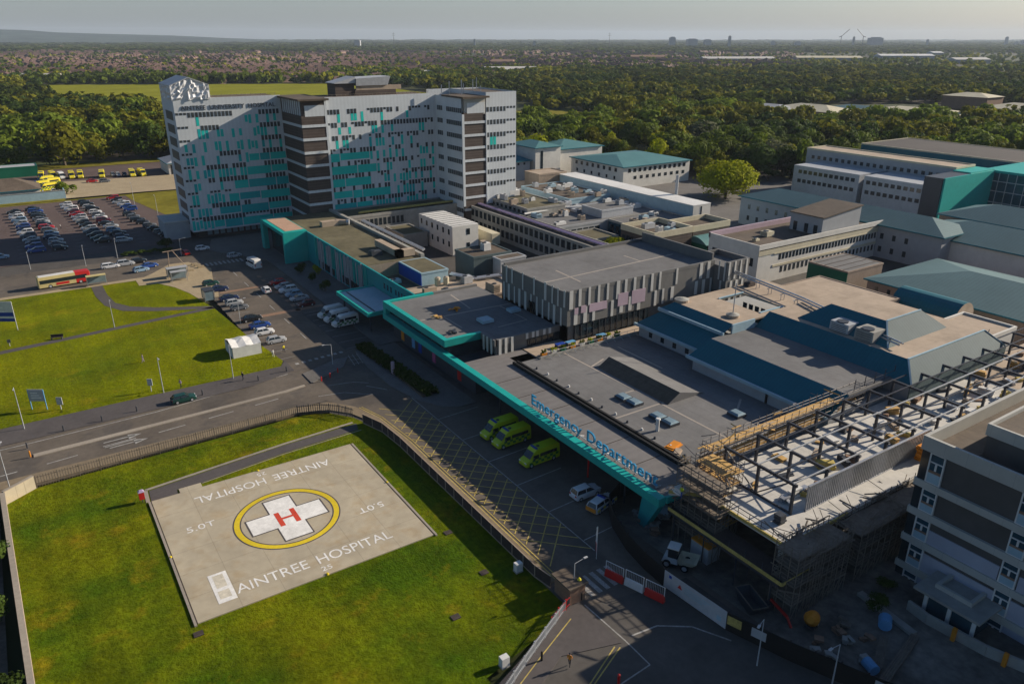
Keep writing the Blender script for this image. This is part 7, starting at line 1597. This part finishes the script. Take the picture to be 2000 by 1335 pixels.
P = np.stack([g.uniform(53.6, 56.4, n), g.uniform(110.5, 139, n), g.uniform(0.15, 1.15, n)], 1); P[:, 0] += (P[:, 1] - 125) * -0.05; a = g.normal(size=(n, 3)); a /= np.linalg.norm(a, axis=1)[:, None]; c_ = np.cross(a, g.normal(size=(n, 3))); c_ /= np.linalg.norm(c_, axis=1)[:, None]
P -= np.array([55, 126, 0.1]); s = 0.24; o = bpy.data.objects.new('foliage', quad_mesh('foliage', np.stack([P - a * s - c_ * s, P + a * s - c_ * s, P + a * s + c_ * s, P - a * s + c_ * s], 1).reshape(-1, 3), K['leaf_dark'])); COL.objects.link(o); o.parent = hg.o
b = MB(); b.box(53.9, 56.0, 110.8, 138.6, 0.1, 0.5); hg.part('branches', b, K['bark'])

# ------------------------------------------------------------------ the town beyond
def house_mesh(l=13.5, w=8, e=5.0, r=8.6):
    b = MB(); b.box(-l / 2, l / 2, -w / 2, w / 2, -0.6, e); x, y = l / 2 + 0.3, w / 2 + 0.4
    b.add([(-x, -y, e - 0.1), (x, -y, e - 0.1), (x, y, e - 0.1), (-x, y, e - 0.1), (-x + 2.5, 0, r), (x - 2.5, 0, r)], [(0, 1, 5, 4), (1, 2, 5), (2, 3, 4, 5), (3, 0, 4)], 1); b.box(-0.5, 0.5, -0.4, 0.4, r - 1, r + 1.1)
    o = b.build('house', [K['house_wall'], K['house_roof']]); m = o.data; bpy.data.objects.remove(o); return m, b
HM, HB = house_mesh(); rh = random.Random(4)
hs = []
def town(n, y0, y1, x0, x1, ybias=1.0):
    for _ in range(n):
        px = rh.uniform(x0, x1); py = y0 + (y1 - y0) * rh.random() ** ybias; p = at(px, py)
        if inside((p.x, p.y), FIELD): continue
        ang = 0.6 * math.sin(p.x * 0.004) + 0.5 * math.sin(p.y * 0.003 + 1) + (math.pi / 2 if rh.random() < 0.3 else 0); m = rh.randint(3, 7)
        for i in range(m):
            x, y = p.x + math.cos(ang) * 15.4 * (i - m / 2), p.y + math.sin(ang) * 15.4 * (i - m / 2)
            if not inside((x, y), FIELD): hs.append((math.hypot(x, y), x, y, ang))
town(820, 102, 160, -40, 1010, 0.8); town(280, 104, 138, 1000, 1560); town(60, 94, 106, 0, 1300); town(50, 128, 150, 640, 1010)
kept = []; grid = {}
for h in sorted(hs):
    k = (int(h[1] // 11), int(h[2] // 11))
    if k in grid or any((k[0] + i, k[1] + j) in grid for i, j in ((1, 0), (-1, 0), (0, 1), (0, -1))): continue
    grid[k] = 1; kept.append(h)
hm_ = {}
for k, (d, x, y, a) in enumerate(kept[:300]):
    o = bpy.data.objects.new('house', HM); COL.objects.link(o); o.location = (x, y, -0.4); o.rotation_euler = (0, 0, a); s_ = rh.uniform(0.85, 1.15); o.scale = (s_ * rh.choice((1, 1, 1.7)), s_, s_)
    tag(o, 'red-brown roofed house in the nearest streets beyond the playing field and woods', 'house', 'houses in the nearest streets beyond the woods')
HV = np.array(HB.v)
def many_houses(items):
    V, F, M_ = [], [], []
    for n, (d, x, y, a) in enumerate(items):
        c, s = math.cos(a), math.sin(a); k = rh.uniform(0.9, 1.25) * (1 + max(0, d - 2500) / 6000); q = np.stack([(HV[:, 0] * c - HV[:, 1] * s) * k + x, (HV[:, 0] * s + HV[:, 1] * c) * k + y, HV[:, 2] * k], 1); V.append(q)
        F += [tuple(i + n * len(HV) for i in f) for f in HB.f]; M_ += HB.m
    me = bpy.data.meshes.new('distant_houses'); me.from_pydata([tuple(p) for p in np.concatenate(V)], [], F); me.materials.append(K['house_wall']); me.materials.append(K['house_roof']); me.polygons.foreach_set('material_index', M_); me.update()
    o = bpy.data.objects.new('distant_houses', me); COL.objects.link(o); o['kind'] = 'stuff'; tag(o, 'red-roofed houses of the town farther off', 'houses')
many_houses(kept[300:])
tr = []
def town_trees(n, y0, y1, x0, x1, r0, r1, h0, h1):
    for _ in range(n):
        p = at(rh.uniform(x0, x1), rh.uniform(y0, y1))
        if inside((p.x, p.y), FIELD): continue
        tr.append((p.x, p.y, rh.uniform(r0, r1), rh.uniform(h0, h1)))
town_trees(2300, 92, 162, -60, 1020, 5, 9, 7, 14); town_trees(1500, 100, 142, 1000, 2060, 5, 10, 8, 14); town_trees(500, 158, 168, -40, 900, 5, 9, 9, 16); town_trees(300, 140, 152, 650, 1100, 6, 10, 9, 15)
A_, B_, C_ = split3(tr); wood('town_trees', A_, T3, K['leaf'], 'mid green trees among the far houses'); wood('town_trees', B_, T3, K['leaf_olive'], 'olive trees among the far houses'); wood('town_trees', C_, T3, K['leaf_dark'], 'dark trees among the far houses')
ft = []
for _ in range(6500):
    p = at(rh.uniform(-80, 2080), 79 + 24 * rh.random() ** 0.9); d = math.hypot(p.x, p.y); k = d / 2500; ft.append((p.x, p.y, rh.uniform(16, 34) * k, rh.uniform(8, 15) * (1 + 0.1 * k)))
wood('horizon_woods', ft, T3, K['wood_far'], 'hazy belt of trees below the skyline')
# pale-roofed complex in the wood on the right
RC = 'low brick buildings with pale roofs in the wood'
for k, (px, py, l, w, e, r, m_, lab) in enumerate(((1500, 224, 46, 26, 6, 9, 'render_grey', 'pale roofed low building at the left end of the complex in the wood'), (1585, 228, 58, 34, 6, 10, 'render_cream', 'yellowish roofed building second from the left in the wood complex'), (1530, 246, 40, 22, 5, 8, 'render_grey', 'small pale roof in front of the left end of the wood complex'), (1690, 226, 60, 26, 5, 8, 'seam_green', 'greenish roofed building in the middle of the wood complex'),
      (1795, 233, 76, 40, 6, 9, 'render_cream', 'large pale roofed building right of the middle of the wood complex'), (1895, 212, 40, 28, 11, 14, 'render_cream', 'tall brick hall with a pale hipped roof in the wood complex'), (1925, 240, 44, 28, 6, 9, 'render_cream', 'pale roofed building in front of the tall brick hall'), (1990, 232, 50, 36, 8, 12, 'render_cream', 'pale roofed building at the right edge of the wood complex'), (1430, 226, 34, 20, 5, 8, 'render_cream', 'small pale roof peeping out at the far left of the wood complex'))):
    p = at(px, py); B = Bld('complex_building', lab, 'building', (p.x, p.y, 0), RC)
    b = MB(); b.box(p.x - w / 2, p.x + w / 2, p.y - l / 2, p.y + l / 2, 0, e); B.part('wall', b, K['brick']); b = MB(); b.hip(p.x - w / 2, p.x + w / 2, p.y - l / 2, p.y + l / 2, e, r, None, 0, 1.0); B.part('roof', b, K[m_])
def shed(px, py, wpx, h, m_, label, depth=40):
    p = at(px, py); d = math.hypot(p.x, p.y) ; L = wpx * d / F_PX; t = thing('warehouse', label, 'warehouse', (p.x, p.y, -0.4), 'far warehouses', -YAW + R(rh.uniform(-8, 8)))
    b = MB(); b.box(-L / 2, L / 2, 0, depth, 0, h); b.build('wall', K['render_grey' if m_ != 'brick' else 'brick'], t); b = MB(); b.hexa([(-L / 2 - 1, -1, h), (L / 2 + 1, -1, h), (L / 2 + 1, depth + 1, h), (-L / 2 - 1, depth + 1, h)], [(-L / 2 - 1, -1, h + 0.5), (L / 2 + 1, -1, h + 0.5), (L / 2 + 1, depth / 2, h + 5), (-L / 2 - 1, depth / 2, h + 5)]); b.build('roof', K[m_], t)
for a in ((1000, 146, 96, 8, 'concrete_pale', 'long pale warehouse roof above the right stair corner of the tower'), (835, 152, 40, 6, 'concrete_pale', 'small pale warehouse behind the tower centre'), (1445, 122, 130, 9, 'concrete_pale', 'long pale warehouse left of the bright white ones'), (1620, 121, 110, 10, 'render_cream', 'long cream warehouse in the middle of the far woods'), (1772, 118, 92, 12, 'white_plant', 'bright white warehouse roof in the far woods on the right'),
          (1832, 111, 18, 12, 'white_plant', 'small bright white roof just above the long white one'), (1900, 124, 60, 9, 'concrete_pale', 'pale warehouse near the right edge of the far woods'), (60, 160, 70, 6, 'concrete_pale', 'pale flat roof at the far left beyond the wood'), (1265, 118, 60, 9, 'brick', 'reddish factory roof among the far houses'), (980, 128, 40, 8, 'brick', 'reddish terrace roof behind the tower')):
    shed(*a)
def block_far(px, top, wpx, d, label, m_='render_grey', name='distant_tower', depth=None):
    dr = cam.matrix_world.to_3x3() @ Vector(((px - CX) / F_PX, 0, -1)); dr.z = 0; dr.normalize(); p = dr * d; h = CAM_H + (HOR - top - 4.5) * d / F_PX; w = 0.72 * wpx * d / F_PX
    t = thing(name, label, 'tower', (p.x, p.y, -0.4), 'towers on the skyline', -YAW); b = MB(); b.box(-w / 2, w / 2, 0, depth or w, 0, h * 0.93); b.build('wall', K[m_], t); b = MB(); b.box(-w / 3, w / 3, w * 0.1, w * 0.7, h * 0.93, h); b.build('top', K[m_], t)
for a in ((1270, 67, 14, 5200, 'broad tower block, left end of the skyline group in the middle'), (1304, 70, 24, 5200, 'wide slab block right of the broad tower block on the skyline'), (1330, 71, 16, 5400, 'low slab joined to the wide slab on the skyline'), (1366, 65, 6, 5000, 'slim tower standing alone on the skyline, right of the slabs'), (1440, 73, 8, 5600, 'squat block right of the slim tower on the skyline'), (1482, 74, 12, 5600, 'pair-like squat block further right on the skyline'),
          (1575, 66, 4, 6000, 'thin spire-like tower between two cranes on the skyline'), (1615, 67, 26, 6000, 'big square cathedral-like block on the skyline'), (1700, 70, 4, 6200, 'small thin tower right of the big square block'), (1833, 66, 5, 7000, 'tallest slim tower near the right end of the skyline'), (1851, 73, 6, 7000, 'first shorter tower right of the tallest slim tower'), (1862, 71, 8, 7000, 'second shorter tower right of the tallest slim tower'), (1886, 77, 14, 7000, 'wide low block toward the right end of the skyline'), (1926, 78, 5, 7200, 'last thin tower at the right end of the skyline'), (936, 71, 5, 4600, 'small tower above the tower block roof on the skyline'), (1037, 74, 6, 4800, 'small block right of the tower on the skyline'), (738, 73, 14, 5000, 'low wide block behind the tower on the skyline')):
    block_far(*a)
for px, lab in ((1553, 'faint tower crane on the skyline leaning left'), (1590, 'faint tower crane on the skyline leaning right')):
    dr = cam.matrix_world.to_3x3() @ Vector(((px - CX) / F_PX, 0, -1)); dr.z = 0; dr.normalize(); p = dr * 6000; t = thing('crane', lab, 'crane', (p.x, p.y, 0), 'cranes on the skyline', -YAW); s = 1 if px < 1570 else -1
    b = MB(); b.rod((0, 0, 0), (0, 0, 70), 2.4); b.build('mast', K['steel'], t); b = MB(); b.rod((0, 0, 66), (50 * s, 0, 112), 2.0); b.rod((0, 0, 66), (-16 * s, 0, 62), 2.2); b.build('jib', K['steel'], t)
for px, lab in ((800, 'thin pylon left of the middle on the skyline'), (1163, 'thin pylon right of the middle on the skyline')):
    dr = cam.matrix_world.to_3x3() @ Vector(((px - CX) / F_PX, 0, -1)); dr.z = 0; dr.normalize(); p = dr * 4200; t = thing('pylon', lab, 'pylon', (p.x, p.y, 0), 'pylons on the skyline', -YAW)
    b = MB(); b.rod((0, 0, 0), (0, 0, 80), 1.6, 4, 0, 0.5); b.build('mast', K['steel'], t); b = MB(); b.bar((-9, 0, 66), (9, 0, 66), 0.8, 0.8); b.bar((-7, 0, 74), (7, 0, 74), 0.8, 0.8); b.build('cross_arm', K['steel'], t)
# hills and estuary on the horizon
def ridge(name, pts, d0, d1, m_):
    b = MB(); V = []; 
    for k, (px, top) in enumerate(pts):
        dr = cam.matrix_world.to_3x3() @ Vector(((px - CX) / F_PX, 0, -1)); dr.z = 0; dr.normalize(); h = CAM_H + (HOR - top) * (d0 + d1) / 2 / F_PX
        for d, z in ((d0, -2), ((d0 + d1) / 2, h), (d1, -2)): V.append((dr.x * d, dr.y * d, z))
    n = len(pts); b.add(V, [(3 * i + j, 3 * i + 3 + j, 3 * i + 4 + j, 3 * i + 1 + j) for i in range(n - 1) for j in (0, 1)]); o = b.build(name, K[m_], smooth=True); o['kind'] = 'structure'
ridge('hills', [(-300, 72), (-60, 69), (20, 66), (60, 64), (110, 62.5), (180, 63.5), (240, 67), (330, 69), (430, 71), (520, 75), (640, 79), (760, 83)], 7000, 11000, 'hill')
ridge('far_hills', [(1560, 85), (1640, 80), (1700, 76), (1730, 75), (1780, 78), (1850, 80), (1900, 77), (1960, 76), (2040, 75), (2200, 79)], 11500, 13500, 'hill')
b = MB()
q = [at(px, 81.5) for px in (1840, 2300)]; b.face([(q[0].x * 0.8, q[0].y * 0.8, 0.5), (q[1].x * 0.8, q[1].y * 0.8, 0.5), (q[1].x * 1.05, q[1].y * 1.05, 0.5), (q[0].x * 1.05, q[0].y * 1.05, 0.5)]); struct('estuary', b, K['sea'])

# ------------------------------------------------------------------ haze
b = MB(); b.box(-9500, 15500, -3500, 15500, -4, 190)
hz = b.build('haze', []); hz['kind'] = 'stuff'; tag(hz, 'thin blue-grey air over the whole view', 'haze')
hm = bpy.data.materials.new('haze'); hm.use_nodes = True; t = hm.node_tree
for n in list(t.nodes):
    if n.type == 'BSDF_PRINCIPLED': t.nodes.remove(n)
vol = t.nodes.new('ShaderNodeVolumePrincipled'); vol.inputs['Color'].default_value = (0.72, 0.84, 1.0, 1); vol.inputs['Density'].default_value = 0.000045; vol.inputs['Anisotropy'].default_value = 0.1
t.links.new(vol.outputs[0], [n for n in t.nodes if n.type == 'OUTPUT_MATERIAL'][0].inputs['Volume'])
hz.data.materials.append(hm)
